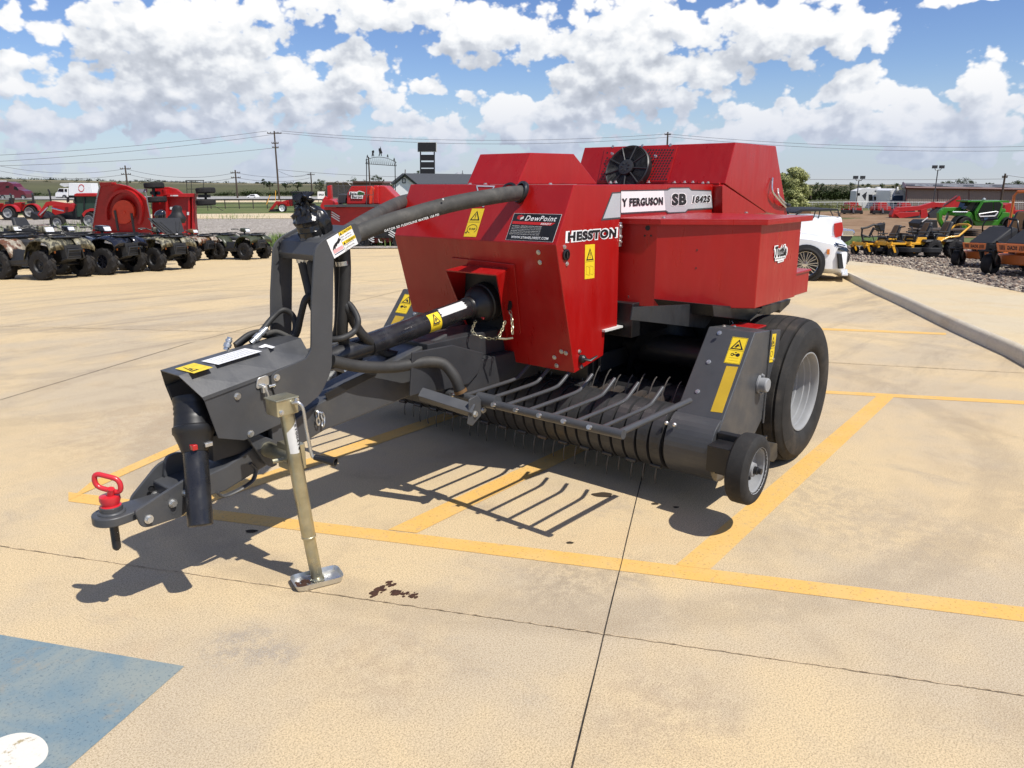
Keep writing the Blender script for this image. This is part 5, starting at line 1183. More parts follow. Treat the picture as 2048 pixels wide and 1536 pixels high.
# ================================================================== helpers for things further off
def place(root, ref, px, py, head, sc=1, pxh=None, real=1.0, dz=0):
    """stand a locally built thing (x forward, y left) on the ground with local point ref at a photo spot"""
    g = gp(px, py) + V((0, 0, dz))
    if pxh: sc = pxh * (g - CP).dot(FW) / FPX / real
    a = YAW - rad(head); e = .3
    n = V((terr(g.x - e, g.y) - terr(g.x + e, g.y), terr(g.x, g.y - e) - terr(g.x, g.y + e), 2 * e)).normalized()
    fx = V((cos(a), sin(a), 0)); fx = (fx - n * fx.dot(n)).normalized(); fy = n.cross(fx)
    R_ = Matrix((fx, fy, n)).transposed()
    root.rotation_euler = R_.to_euler(); root.scale = (sc,) * 3; root.location = g - R_ @ V((ref[0] * sc, ref[1] * sc, 0))
    return root
def lroot(name, label, cat, group=None): return empty(name, (0, 0, 0), 0, label, cat, group)
def wheel(par, c, R, w, rr_, tm='rubber_dk', rm='rim', lugs=0, spokes=0, dish=.3, name='wheel', seg=28, hub='galv'):
    """tyre and rim around the y axis; the outer face looks along the sign of c.y"""
    c = V(c); s = 1 if c.y >= 0 else -1; W = empty(name, (0, 0, 0)); W.parent = par; W.location = c; h = w / 2
    b = MB(); b.lathe([(r, t * s) for r, t in ((rr_, h * .80), (rr_ * 1.06, h * .96), ((R + rr_) / 2, h * 1.05), (R * .93, h * .95), (R * .985, h * .72), (R * .99, 0), (R * .985, -h * .72), (R * .93, -h * .95), ((R + rr_) / 2, -h * 1.05), (rr_ * 1.06, -h * .96), (rr_, -h * .80))], c, (0, 1, 0), seg)
    if lugs:
        for k in range(lugs):
            for sd in (1, -1):
                a = 2 * pi * (k + (.5 if sd > 0 else 0)) / lugs; a2 = a + .9 * pi / lugs
                p = lambda an, r, y: c + V((r * cos(an), y, r * sin(an))); da = .42 * pi / lugs
                b.hull8([p(a - da, R * .965, sd * h * .95), p(a + da, R * .965, sd * h * .95), p(a2 + da, R * .965, sd * h * .04), p(a2 - da, R * .965, sd * h * .04), p(a - da * .8, R * 1.02, sd * h * .92), p(a + da * .8, R * 1.02, sd * h * .92), p(a2 + da * .8, R * 1.035, sd * h * .04), p(a2 - da * .8, R * 1.035, sd * h * .04)])
    b.build('tyre', tm, W)
    b = MB(); di = h * (1 - dish * 2)
    b.lathe([(r, t * s) for r, t in ((rr_ * .97, h * .78), (rr_ * 1.03, h * .92), (rr_ * .98, h * .95), (rr_ * .92, h * .85), (rr_ * .86, di), (rr_ * .5, di * .9), (rr_ * .42, di + h * .12), (rr_ * .2, di + h * .14), (rr_ * .17, di + h * .4), (0.001, di + h * .42))], c, (0, 1, 0), seg); 
    if spokes:
        for k in range(spokes):
            a = 2 * pi * k / spokes; q = lambda r, an, y: c + V((r * cos(an), y * s, r * sin(an)))
            for da in (-.10, .10): b.hull8([q(rr_ * .2, a - .12 + da, h * .5), q(rr_ * .2, a + .12 + da, h * .5), q(rr_ * .95, a + .045 + da * 1.4, h * .8), q(rr_ * .95, a - .045 + da * 1.4, h * .8), q(rr_ * .2, a - .12 + da, h * .8), q(rr_ * .2, a + .12 + da, h * .8), q(rr_ * .95, a + .045 + da * 1.4, h * .95), q(rr_ * .95, a - .045 + da * 1.4, h * .95)])
    b.build('rim', rm, W)
    return W
# ---------------------------------------------------------------- quad bikes
def make_atv(label, body, side, group='quad bikes parked in a row', rimm='rim', spokes=0, shield=None, box=None, backrest=False, hood_m=None, bar=True):
    r = lroot('quad_bike', label, 'quad bike', group); hm = hood_m or body
    for x, s in ((.64, -1), (.64, 1), (-.64, -1), (-.64, 1)):
        rear = x < 0; wheel(r, (x, s * (.47 if not rear else .455), .31), .31, .20 if not rear else .26, .155, 'rubber_dk', rimm, 13, spokes, .32)
    b = MB(); b.plate(-.17, .17, [(.95, .50), (.99, .66), (.80, .80), (.30, .80), (0, .62), (-.9, .66), (-.95, .5), (-.5, .34), (.5, .30), (.85, .38)]); b.build('frame', 'blackm', r, .02)
    for s in (1, -1):     # fenders
        b = MB(); rows = []
        arc = [(1.00, .60), (1.02, .70), (.95, .80), (.80, .86), (.62, .88), (.44, .86), (.30, .76), (.20, .60), (.16, .48)]
        for x, z in arc: rows.append([V((x, s * y, z + dz)) for y, dz in ((.10, .02), (.24, .035), (.40, .02), (.53, -.03), (.54, -.06))])
        b.sheet(rows, True); o = b.build('front_fender', body, r); m_ = o.modifiers.new('t', 'SOLIDIFY'); m_.thickness = .018
        b = MB(); rows = []
        arc = [(-.24, .52), (-.30, .66), (-.42, .80), (-.60, .87), (-.80, .88), (-.96, .84), (-1.04, .74), (-1.06, .62)]
        for x, z in arc: rows.append([V((x, s * y, z + dz)) for y, dz in ((.12, .02), (.26, .02), (.42, .0), (.54, -.05))])
        b.sheet(rows, True); o = b.build('rear_fender', side, r); m_ = o.modifiers.new('t', 'SOLIDIFY'); m_.thickness = .018
        b = MB(); b.hull8([(.22, s * .20, .30), (-.34, s * .20, .30), (-.34, s * .52, .30), (.22, s * .50, .30), (.26, s * .22, .36), (-.36, s * .22, .36), (-.38, s * .54, .42), (.26, s * .52, .44)]); b.hull8([(.20, s * .44, .34), (-.30, s * .46, .34), (-.30, s * .53, .34), (.20, s * .52, .34), (.24, s * .42, .62), (-.26, s * .40, .64), (-.28, s * .43, .66), (.22, s * .46, .64)]); b.build('footwell', 'plast', r, .01)
        b = MB(); b.hull8([(.97, s * .20, .70), (.86, s * .44, .70), (.70, s * .50, .74), (.74, s * .30, .74), (.99, s * .20, .78), (.90, s * .42, .80), (.74, s * .48, .835), (.72, s * .30, .86)]); b.build('headlight', 'lens', r, .015)
        b = MB(); b.tube([(.52, s * .18, .62), (.60, s * .36, .34)], .035, 8); b.tube([(.52, s * .18, .64), (.58, s * .3, .48)], .045, 8); b.tube([(.64, s * .10, .30), (.64, s * .40, .30)], .03, 8); b.build('suspension', 'black', r)
        b = MB(); b.cbox((.90, s * .34, .585), (.02, .03, .05)); b.build('marker_light', 'amber', r)
    b = MB(); b.hull8([(.10, -.24, .72), (.10, .24, .72), (.92, .26, .72), (.92, -.26, .72), (.18, -.20, .90), (.18, .20, .90), (.86, .20, .86), (.86, -.20, .86)]); b.build('hood', hm, r, .03, seg=3)
    b = MB(); b.hull8([(.90, -.20, .42), (.90, .20, .42), (1.02, .17, .42), (1.02, -.17, .42), (.90, -.24, .70), (.90, .24, .70), (1.03, .20, .72), (1.03, -.20, .72)])
    for z in (.48, .54, .60, .66): b.box(1.02, 1.04, -.14, .14, z - .008, z + .008)
    b.tube([(.92, -.22, .40), (1.07, -.20, .44), (1.09, -.16, .62), (1.09, .16, .62), (1.07, .20, .44), (.92, .22, .40)], .02, 8); b.build('front_bumper', 'plast', r, .012)
    b = MB(); b.hull8([(-.80, -.16, .70), (-.80, .16, .70), (.10, .10, .68), (.10, -.10, .68), (-.82, -.15, .86), (-.82, .15, .86), (.06, .08, .78), (.06, -.08, .78)]); b.hull8([(-.86, -.17, .78), (-.86, .17, .78), (-.45, .17, .78), (-.45, -.17, .78), (-.86, -.14, .92), (-.86, .14, .92), (-.5, .13, .85), (-.5, -.13, .85)]); b.build('seat', 'seat_dk', r, .03, seg=3)
    for nm, x0, x1, z in (('front_rack', .28, .92, .915), ('rear_rack', -1.08, -.52, .935)):
        b = MB()
        b.hull8([(x0, -.34, z - .035), (x0, .34, z - .035), (x1, .32, z - .045), (x1, -.32, z - .045), (x0, -.36, z - .01), (x0, .36, z - .01), (x1, .34, z - .02), (x1, -.34, z - .02)])
        b.tube([(x0, -.42, z + .03), (x1 - .05, -.42, z + .03), (x1, -.36, z + .035), (x1, .36, z + .035), (x1 - .05, .42, z + .03), (x0, .42, z + .03), (x0 - .03, .36, z + .02), (x0 - .03, -.36, z + .02), (x0, -.42, z + .03)], .013, 6)
        for y in (-.3, -.1, .1, .3): b.tube([(x0 - .02, y, z + .005), (x1, y, z + .005)], .01, 6)
        for x in (x0 + .1, x1 - .12):
            for s in (1, -1): b.tube([(x, s * .34, z - .03), (x, s * .42, z + .03)], .011, 6)
        b.build(nm, 'black', r)
    b = MB(); b.tube(bez([(.02, -.44, 1.10), (.10, -.30, 1.11), (.22, -.14, 1.04), (.24, 0, 1.02), (.22, .14, 1.04), (.10, .30, 1.11), (.02, .44, 1.10)], 4), .014, 8); b.tube([(.24, 0, .80), (.20, 0, 1.03)], .03, 8)
    for s in (1, -1): b.tube([(.02, s * .44, 1.10), (.06, s * .34, 1.11)], .02, 8); b.tube([(.10, s * .42, 1.08), (.14, s * .32, 1.10), (.14, s * .26, 1.11)], .008, 6)
    hb = b.build('handlebar', 'black', r)
    b = MB(); b.hull8([(.12, -.13, 1.00), (.12, .13, 1.00), (.40, .11, .98), (.40, -.11, .98), (.12, -.13, 1.14), (.12, .13, 1.14), (.36, .10, 1.12), (.36, -.10, 1.12)]); pod = b.build('headlight_pod', hm if not shield else body, r, .03, seg=3)
    b = MB(); b.hull8([(.36, -.10, 1.0), (.36, .10, 1.0), (.415, .09, 1.0), (.415, -.09, 1.0), (.345, -.10, 1.10), (.345, .10, 1.10), (.385, .085, 1.10), (.385, -.085, 1.10)]); b.build('headlight', 'lens', r, .01)
    if shield:
        b = MB(); b.hull8([(.62, -.20, .90), (.62, .20, .90), (.70, .18, .90), (.70, -.18, .90), (.34, -.44, 1.36), (.34, .44, 1.36), (.36, .42, 1.37), (.36, -.42, 1.37)]); b.hull8([(.55, -.34, 1.02), (.55, .34, 1.02), (.60, .33, 1.02), (.60, -.33, 1.02), (.26, -.50, 1.40), (.26, .50, 1.40), (.28, .50, 1.40), (.28, -.50, 1.40)])
        for s in (1, -1):
            for u, w_ in ((.34, .16), (.22, .08)): b.tube([(.42, s * u * 1.1, 1.30), (.58, s * w_ * 1.2, 1.08), (.70, s * .06, .98)], .010, 6)
        b.xf(Matrix.Translation((.26, 0, -.03)))
        b.build('wind_deflector', 'plast', r, .012)
        b = MB(); b.cbox((.96, 0, .95), (.01, .07, .02)); b.build('badge', 'lens', r)
    if backrest:
        b = MB(); b.hull8([(-.62, -.26, .92), (-.62, .26, .92), (-.50, .24, .92), (-.50, -.24, .92), (-.78, -.20, 1.34), (-.78, .20, 1.34), (-.68, .19, 1.34), (-.68, -.19, 1.34)]); b.box(-1.0, -.5, -.30, .30, .93, 1.06); b.build('passenger_backrest', 'plast', r, .04, seg=3)
    return r
NA_ = .62; HEAD = 113
a1 = make_atv('camouflage quad bike nearest the camera at the left end of the front row', 'camo', 'camo_r', rimm='plast'); place(a1, (.64, -.47), 90, 560.5, HEAD, pxh=58, real=NA_)
a2 = make_atv('glossy black quad bike with black alloy wheels between two camouflage ones', 'atvblk', 'atvblk', rimm='atvblk', spokes=7); place(a2, (.64, -.47), 214, 550, 106, pxh=53, real=NA_)
a3 = make_atv('camouflage quad bike with a tall black wind deflector and a black hooded bundle', 'camo', 'camo', rimm='plast', shield=True); place(a3, (.64, -.47), 315, 542.5, 118, pxh=47, real=NA_)
a4 = make_atv('tan quad bike half hidden behind the one with the black wind deflector', 'camo_r', 'camo_r', rimm='plast', hood_m='seat_tan'); place(a4, (.64, -.47), 389, 522, 112, pxh=34, real=NA_)
a5 = make_atv('olive green quad bike at the right end of the row, seen whole', 'olive', 'olive', rimm='plast'); place(a5, (.64, -.47), 492, 520, 116, pxh=34, real=NA_)
a6 = make_atv('camouflage quad bike in the second row showing only its headlight pod at the left edge', 'camo', 'camo', rimm='plast'); place(a6, (.3, 0), 44, 537, HEAD, pxh=46, real=NA_)
a7 = make_atv('camouflage quad bike in the second row with a tall black passenger backrest', 'camo_r', 'camo', rimm='plast', backrest=True); place(a7, (.3, 0), 104, 535, HEAD, pxh=46, real=NA_)
a8 = make_atv('dark quad bike in the second row in front of the red mower deck', 'atvblk', 'atvblk', rimm='plast'); place(a8, (.3, 0), 149, 530, HEAD, pxh=42, real=NA_)
# black hooded bundle and helmet lying on the third quad bike's seat
base = gp(352, 530); dq = (base - CP).dot(F0)
def body_at(pts, d): return [at(x, y, d=d) for x, y in pts]
def lump(name, label, cat, d, prof, m, sc=1.0, seed=1, parent=None, am=.05):
    """rounded soft thing: rows of (px centre, px y, px half width)"""
    rn = random.Random(seed); b = MB(); rows = []; n = 20
    for cx_, y, hw in prof:
        c = at(cx_, y, d=d); r = hw * (c - CP).dot(FW) / FPX
        rows.append([c + (RT * cos(2 * pi * k / n) + F0 * (.75 * sin(2 * pi * k / n))) * r * (1 + am * rn.uniform(-1, 1)) for k in range(n)])
    b.sheet(rows, True, True); o = b.build(name, m, parent)
    if label: tag(o, label, cat)
    return o
lump('covered_bundle', 'black hooded bundle strapped on the seat behind the wind deflector', 'bundle', dq, [(354, 446, 15), (354, 440, 18), (354, 434, 17), (354, 427, 12), (353.5, 422, 9.5), (354, 417, 10), (354, 412, 7.5), (353, 410.5, 1)], 'blackm', seed=3)
lump('helmet', 'black and white riding helmet standing beside the hooded bundle', 'helmet', dq + .1, [(321, 441, 7), (321, 436, 10), (320, 430, 11.5), (321, 424, 9.5), (322, 421, 6), (322, 419.5, 1)], 'atvblk', seed=4, am=.02)

# ---------------------------------------------------------------- measured solids for the background
class BG(MB):
    """solids whose outline is measured on the photo at a true distance d and given real depth"""
    def __init__(s, d): super().__init__(); s.d = d
    def p(s, x, y, dy=0): return at(x, y, d=s.d + dy)
    def pp(s, pts, d0, d1): return s.prism([s.p(x, y, d0) for x, y in pts], F0 * (d1 - d0))
    def pb(s, x0, y0, x1, y1, d0, d1): return s.pp([(x0, y0), (x1, y0), (x1, y1), (x0, y1)], d0, d1)
    def px(s): return s.d / FPX / cos(PITCH) * 1.0
    def pt(s, pts, rpx, n=6): return s.tube([s.p(*q) for q in pts], rpx * s.d / 1579, n)
    def wh(s, x, y, rpx, w, yaw=90, rim=.55, dy=0, m=(0, 1)):
        """wheel seen at (x, y): radius in px, width in m, rolling direction by bearing"""
        r = rpx * s.d / 1579; a = YAW - rad(yaw); ax_ = V((-sin(a), cos(a), 0)); c = s.p(x, y, dy)
        if ax_.dot(F0) > 0: ax_ = -ax_
        s.m = m[0]; s.lathe([(r * rim, w * .45), (r * .9, w * .5), (r, w * .35), (r, -w * .35), (r * .9, -w * .5), (r * rim, -w * .45)], c, ax_, 24)
        s.m = m[1]; s.lathe([(r * rim * 1.02, w * .43), (r * rim * .95, w * .46), (r * rim * .85, w * .2), (r * .2, w * .2), (r * .16, w * .35), (.001, w * .36)], c, ax_, 20); s.m = 0; return s
def broot(name, px, py, label, cat, group=None, d=None):
    g = gp(px, py)
    return empty(name, g, 0, label, cat, group), (g - CP).dot(F0)
def bwheel(root, d, x, y, rpx, w, yaw=90, rim=.55, dy=0, mats=('rubber_dk', 'rim'), name='wheel'):
    b = BG(d); b.wh(x, y, rpx, w, yaw, rim, dy); return b.build(name, list(mats), root)

# ---- red batwing mower standing folded behind the quad bikes
R1, d = broot('batwing_mower', 262, 474, 'red batwing mower folded upright with a round blade housing facing the camera', 'mower')
def lean(b):      # the folded wing tips towards the viewer, so its underside is in shade
    z0 = R1.location.z
    for i, v in enumerate(b.v): k = 1 - .46 * (v.z - z0) / d; b.v[i] = V((v.x * k, v.y * k, CH + (v.z - CH) * k))
b = BG(d); b.pp([(199, 372), (217, 369), (236, 368), (254, 372), (268, 379), (281, 389), (292, 400), (304, 470), (183, 470), (190, 420)], 0, .25); lean(b); b.build('wing_deck', 'red_far', R1, .02)
b = BG(d); b.pp([(198, 365), (223, 364), (224, 369), (200, 373)], -.3, .2); lean(b); b.build('deck_skirt', 'red_far', R1, .01)
b = BG(d)
for i in range(20):
    a = rad(200 - 11.5 * i); a2 = rad(200 - 11.5 * (i + 1)); R_ = 1.0
    q = lambda an, rx, ry: (246 + rx * cos(an), 426 - ry * sin(an))
    b.pp([q(a, 38, 47), q(a2, 38, 47), q(a2, 33, 41), q(a, 33, 41)], -.30, .05)
lean(b); b.build('blade_guard', 'red_far', R1)
b = BG(d); b.pp([(246 + 22 * cos(2 * pi * k / 28), 424 + 24 * sin(2 * pi * k / 28)) for k in range(28)], -.32, -.1); b.pp([(247.5 + 3.2 * cos(2 * pi * k / 10), 426 + 3.4 * sin(2 * pi * k / 10)) for k in range(10)], -.36, -.3); lean(b); b.build('blade_pan', 'red_orange', R1, .01)
for (x0, y0), (x1, y1) in (((229, 421), (236, 462)), ((262, 427), (268, 464))): b = BG(d); b.pp([(x0 - 1.8, y0), (x0 + 2, y0), (x1 + 2, y1), (x1 - 2, y1)], -.40, -.33); lean(b); b.build('blade', 'grey_dk', R1)
for pts in ([(200, 372), (194, 395), (188, 430), (182, 462)], [(291, 384), (295, 405), (300, 430), (303, 448), (306, 462)]):
    b = BG(d); rn = random.Random(1)
    for (x0, y0), (x1, y1) in zip(pts, pts[1:]):
        for i in range(9): t = i / 9; q = b.p(x0 + (x1 - x0) * t, y0 + (y1 - y0) * t, -.1); b.ball(q, .045, 6, (1, 1, 1.3))
    lean(b); b.build('chain_guard', 'galv', R1)
b = BG(d + .5); b.pp([(303, 380), (318, 374), (336, 374), (352, 378), (365, 388), (379, 390), (387, 392), (394, 474), (305, 474)], 0, .25); b.build('wing_deck', 'red_far', R1, .02)
b = BG(d + .4); b.pb(331, 387, 390, 394, -.2, .2); b.pb(376, 394, 379, 474, -.12, .1); b.pb(331, 394, 335, 474, -.12, .1); b.pb(384, 390, 390, 474, -.15, .1); b.pp([(324, 380), (331, 378), (333, 390), (326, 392)], -.3, .1); b.build('deck_rib', 'red_far', R1, .01)
b = BG(d + .2); b.pb(340, 414, 345, 419, -.02, 0); b.pb(374, 424, 378, 430, -.02, 0); b.pb(341, 390, 343, 392.5, -.02, 0); b.pb(345, 390, 356, 392.5, -.02, 0); b.build('safety_label', 'dirtyw', R1)
b = BG(d); b.pb(272, 378, 291, 385, -.12, .1); b.build('reflector_plate', 'galv', R1)
for x, y, dy in ((308, 371, -.3), (313, 399, -.3), (411, 381, .3), (412, 405, .3)):
    c = at(x, y, d=d + dy); rr_ = 19 * d / 1579; b = MB(); b.lathe([(rr_ * .5, .13), (rr_ * .92, .14), (rr_, .09), (rr_, -.09), (rr_ * .92, -.14), (rr_ * .5, -.13)], c, (0.0, 0.06, 1), 24); b.lathe([(rr_ * .52, .12), (rr_ * .2, .05), (.001, .05)], c, (0, .06, 1), 16); b.build('wheel', 'rubber_dk', R1)
b = BG(d); b.pt([(306, 372, -.3), (308, 386, -.3), (312, 398, -.3)], 3); b.pt([(303, 386, 0), (318, 386, -.3)], 4); b.pt([(412, 380, .3), (411, 392, .3), (412, 404, .3)], 2.5); b.pb(396, 389, 417, 395, .1, .4); b.build('axle_arm', 'blackm', R1)
# ---- tractors on the far side of the gravel
def far_tractor(px, py, label, rw, xf, cab=False, group='red tractors parked beyond the gravel'):
    """seen side-on; px, py foot of the rear wheel; rw rear wheel radius in px; xf +1 faces right, -1 left"""
    r, d = broot('tractor', px, py, label, 'tractor', group); u = rw; X = lambda k: px + xf * u * k; Y = lambda k: py - u * k
    bwheel(r, d, px, Y(1), u, .42, 90 if not cab else 100, .62, 0); bwheel(r, d, px + 2, Y(1), u * .97, .42, 90, .62, 1.3)
    bwheel(r, d, X(3.0), Y(.62), u * .62, .3, 90, .58, 0); bwheel(r, d, X(3.0) + 2, Y(.62), u * .6, .3, 90, .58, 1.2)
    b = BG(d); b.pp([(X(1.4), Y(1.0)), (X(3.6), Y(1.1)), (X(3.65), Y(1.9)), (X(3.3), Y(2.15)), (X(1.3), Y(2.3))], .35, .95); b.build('hood', 'red_far', r, .04)
    b = BG(d); b.pp([(X(-.5), Y(.8)), (X(3.3), Y(.7)), (X(3.3), Y(1.1)), (X(-.5), Y(1.3))], .4, .9); b.build('chassis', 'blackm', r)
    for dy in (-.25, 1.05):
        b = BG(d); b.pp([(px + 1.12 * u * cos(rad(a)) , Y(1) - 1.12 * u * sin(rad(a))) for a in range(10, 171, 16)] + [(px + 1.0 * u * cos(rad(a)), Y(1) - 1.0 * u * sin(rad(a))) for a in range(170, 9, -16)], dy, dy + .45); b.build('fender', 'red_far', r)
    return r, d, X, Y
r, d, X, Y = far_tractor(18, 441, 'small red tractor without a cab at the far left with a black roll bar', 15, -1)
b = BG(d); b.pt([(24, 408, .2), (22, 390, .2), (20, 388, .6), (22, 392, 1.0), (24, 408, 1.0)], 1.6); b.build('roll_bar', 'blackm', r); b = BG(d); b.pb(10, 403, 20, 408, .4, .9); b.pp([(18, 396), (22, 396), (20, 406), (16, 406)], .4, .9); b.build('seat', 'seat_dk', r)
r, d, X, Y = far_tractor(61, 439, 'small red tractor with a folded roll bar standing second from the left', 15, -1)
b = BG(d); b.pt([(67, 408, .2), (65, 390, .2), (64, 387, .6), (66, 391, 1.0), (68, 408, 1.0)], 1.8); b.build('roll_bar', 'blackm', r); b = BG(d); b.pb(54, 402, 64, 407, .4, .9); b.build('seat', 'seat_dk', r)
b = BG(d); b.pt([(55, 410, .6), (40, 404, .6)], 1); b.build('steering_wheel', 'blackm', r)
r, d = broot('tractor', 178, 452, 'red cab tractor with a front loader standing left of the mower deck', 'tractor', 'red tractors parked beyond the gravel')
bwheel(r, d, 181, 441, 18, .5, 95, .6, 0); bwheel(r, d, 184, 440, 17, .5, 95, .6, 1.6); bwheel(r, d, 117, 445, 15, .35, 95, .6, 0); bwheel(r, d, 114, 444, 14, .35, 95, .6, 1.4)
b = BG(d); b.pp([(104, 412), (146, 406), (150, 430), (112, 432), (103, 425)], .5, 1.2); b.build('hood', 'red_far', r, .04)
b = BG(d); b.pp([(150, 392), (192, 392), (194, 418), (180, 432), (152, 434)], .1, 1.5); c_ = b.build('cab', 'glass_gr', r, .02)
b = BG(d)
for q in ([(149, 392, .05), (153, 436, .05)], [(169, 392, .05), (168, 432, .05)], [(192, 392, .05), (194, 418, .05)], [(149, 392, 1.5), (153, 436, 1.5)]): b.pt(q, 1.3, 4)
b.build('cab_frame', 'blackm', r)
b = BG(d); b.pp([(147, 389), (152, 386.5), (190, 386.5), (194, 389), (193, 393), (149, 393)], -.1, 1.7); b.build('cab_roof', 'red_far', r, .04)
b = BG(d); b.pp([(164, 428), (170, 421), (180, 417), (190, 418), (190, 422), (180, 422), (172, 426), (167, 434)], -.25, .3); b.build('fender', 'red_far', r)
b = BG(d); b.pp([(155, 420), (163, 428), (163, 440), (108, 438), (110, 430)], .4, 1.0); b.build('chassis', 'blackm', r)
for dy in (-.1, 1.4): b = BG(d); b.pp([(150, 409), (104, 402), (92, 404), (72, 434), (80, 437), (96, 411), (148, 415)], dy, dy + .18); b.build('loader_arm', 'red_far', r)
b = BG(d); b.pt([(103, 416, -.15), (128, 422, -.15)], 1.5); b.pt([(96, 414, -.15), (80, 430, -.15)], 1.3); b.build('hydraulic_ram', 'chrome', r)
b = BG(d); b.pp([(62, 424), (74, 430), (80, 437), (68, 440), (60, 436)], -.2, 1.8); b.build('bucket', 'blackm', r)
b = BG(d); b.pt([(102, 404, .6), (99, 384, .6), (96, 379, .6)], 1.6); b.build('exhaust', 'blackm', r); b = BG(d); b.pt([(135, 405, .3), (135, 396, .3)], 1); b.pb(133, 394, 138, 404, .2, .25); b.build('mirror', 'blackm', r)
# ---- tractor with loader on the grass by the road
r, d = broot('tractor', 566, 425, 'small cab tractor with loader and white rimmed wheel parked on the grass', 'tractor')
bwheel(r, d, 565, 416.5, 8.5, .35, 95, .72, 0, ('rubber_dk', 'white')); bwheel(r, d, 600, 412, 12, .45, 95, .6, .3)
b = BG(d); b.pp([(553, 405), (585, 398), (586, 412), (556, 414)], .3, 1.0); b.build('hood', 'red_far', r, .03); b = BG(d); b.pp([(583, 385), (605, 385), (608, 405), (588, 410)], .1, 1.4); b.build('cab', 'glass_gr', r, .02)
b = BG(d); b.pb(580, 383, 608, 385.5, 0, 1.5); b.pt([(584, 385, 0), (587, 410, 0)], 1, 4); b.pt([(604, 385, 0), (607, 406, 0)], 1, 4); b.build('cab_roof', 'blackm', r)
b = BG(d); b.pp([(575, 404), (552, 402), (541, 416), (538, 420), (543, 421), (556, 406), (574, 408)], -.1, .1); b.build('loader_arm', 'red_far', r); b = BG(d); b.pp([(535, 425), (541, 419), (550, 418), (550, 425)], -.2, 1.6); b.build('bucket', 'blackm', r)
# ---- the big red bale wagon
R2, d = broot('bale_wagon', 730, 494, 'large red bale bundling machine with white lettering and a grey railing', 'bale machine')
b = BG(d); b.pp([(661, 415), (830, 409), (832, 452), (662, 452)], .2, 2.2); b.build('body', 'red_far', R2, .03)
b = BG(d); b.pp([(693, 409), (694, 388), (703, 371), (757, 371), (758, 408)], .5, 2.0); b.build('knotter_cover', 'red_far', R2, .04)
b = BG(d); b.pp([(742, 372), (748, 377), (742, 408), (738, 408), (738, 384)], .2, .52); b.build('cover_rib', 'red_orange', R2, .02)
b = BG(d); b.pp([(748, 378), (755, 371), (770, 372), (790, 392), (800, 405), (790, 420), (752, 420)], .7, 2.2); b.build('cover_panel', 'red_far', R2, .03)
b = BG(d); b.pp([(648, 410), (760, 409), (760, 414), (648, 414)], -.1, .6); b.build('walkway', 'grey', R2)
b = BG(d)
for x in (676.5, 733, 746): b.pt([(x, 371 if x > 700 else 363, 0), (x, 411, 0)], .7, 5)
b.pt([(651, 373, 0), (676, 362, 0), (676, 372, 0)], .7, 5); b.pt([(672, 372, 0), (748, 371, 0), (747, 390, 0), (676, 390, 0)], .7, 5); b.pt([(685, 365, .8), (690, 385, .8), (693, 405, .8)], .8, 5); b.pt([(685, 365, .8), (695, 365, .8), (702, 372, .8)], .8, 5); b.build('railing', 'grey', R2)
b = BG(d); b.pp([(640, 412), (646, 400), (660, 398), (672, 405), (674, 412), (668, 420), (644, 420)], .2, 1.4); b.pp([(654, 372), (661, 370), (663, 400), (655, 400)], .6, .9); b.pp([(644, 400), (650, 392), (656, 396), (652, 408)], .5, 1.2); b.build('pump_stack', 'red_far', R2, .02)
b = BG(d); b.pb(645, 412, 664, 440, .3, 1.2); b.pb(676, 388, 692, 407, .6, 1.6); b.build('tank', 'grey_dk', R2, .03)
b = BG(d); b.pp([(662, 452), (832, 450), (832, 482), (764, 486), (724, 487), (720, 470)], .4, 2.0); b.build('chassis', 'red_dk', R2, .02)
b = BG(d); b.pb(745, 457, 790, 476, .1, .4); b.pb(750, 441, 788, 456, .15, .4); b.build('control_box', 'grey_dk', R2, .02); b = BG(d); b.pb(753, 459, 775, 472, .04, .12); b.build('access_panel', 'blackm', R2)
b = BG(d)
for x, y in ((662, 424), (727, 458), (730, 466), (776, 460)):
    for i in range(3): b.mark(); b.pp([(x, y + 4.5 * i), (x + 2, y - 1 + 4.5 * i), (x + 18, y + 9 + 4.5 * i), (x + 16, y + 10 + 4.5 * i)], .16 if y < 440 else .02, .2)
b.split('stripe_decal', 'dirtyw', R2)
q = b.p; bb = BG(d + .47); O = bb.p(700, 384.5); dcl = Dec(O, bb.p(729, 385) - O, bb.p(700, 396) - O, -F0, .01); dcl.l = 0
dcl.poly([(-.05, -.1), (.5, -.1), (.55, -.2), (.66, -.3), (1.0, -.05), (1.0, .45), (.92, .48), (.88, 1.08), (.08, 1.08), (.08, .5), (-.05, .48)], 'white', 0); dcl.text('Bale', .0, .0, .46, .42, 'ink', 8, .03); dcl.text('Baron', .14, .55, .84, 1.0, 'ink', 8, .03)
dcl.poly([(.50, .45), (.52, .05), (.62, -.18), (.98, .03), (.98, .42), (.62, .5)], 'greentr', 10); dcl.b.xf(Matrix.Identity(4)); dcl.build('lettering', R2)
bwheel(R2, d, 727, 484, 14, .5, 90, .5, .2, ('rubber_dk', 'grey')); bwheel(R2, d, 800, 482, 14, .5, 90, .5, .2, ('rubber_dk', 'grey'))
b = BG(d); b.pt([(757, 478, 0), (759, 484, 0), (765, 485, 0)], 1); b.build('step_hook', 'dirtyw', R2)
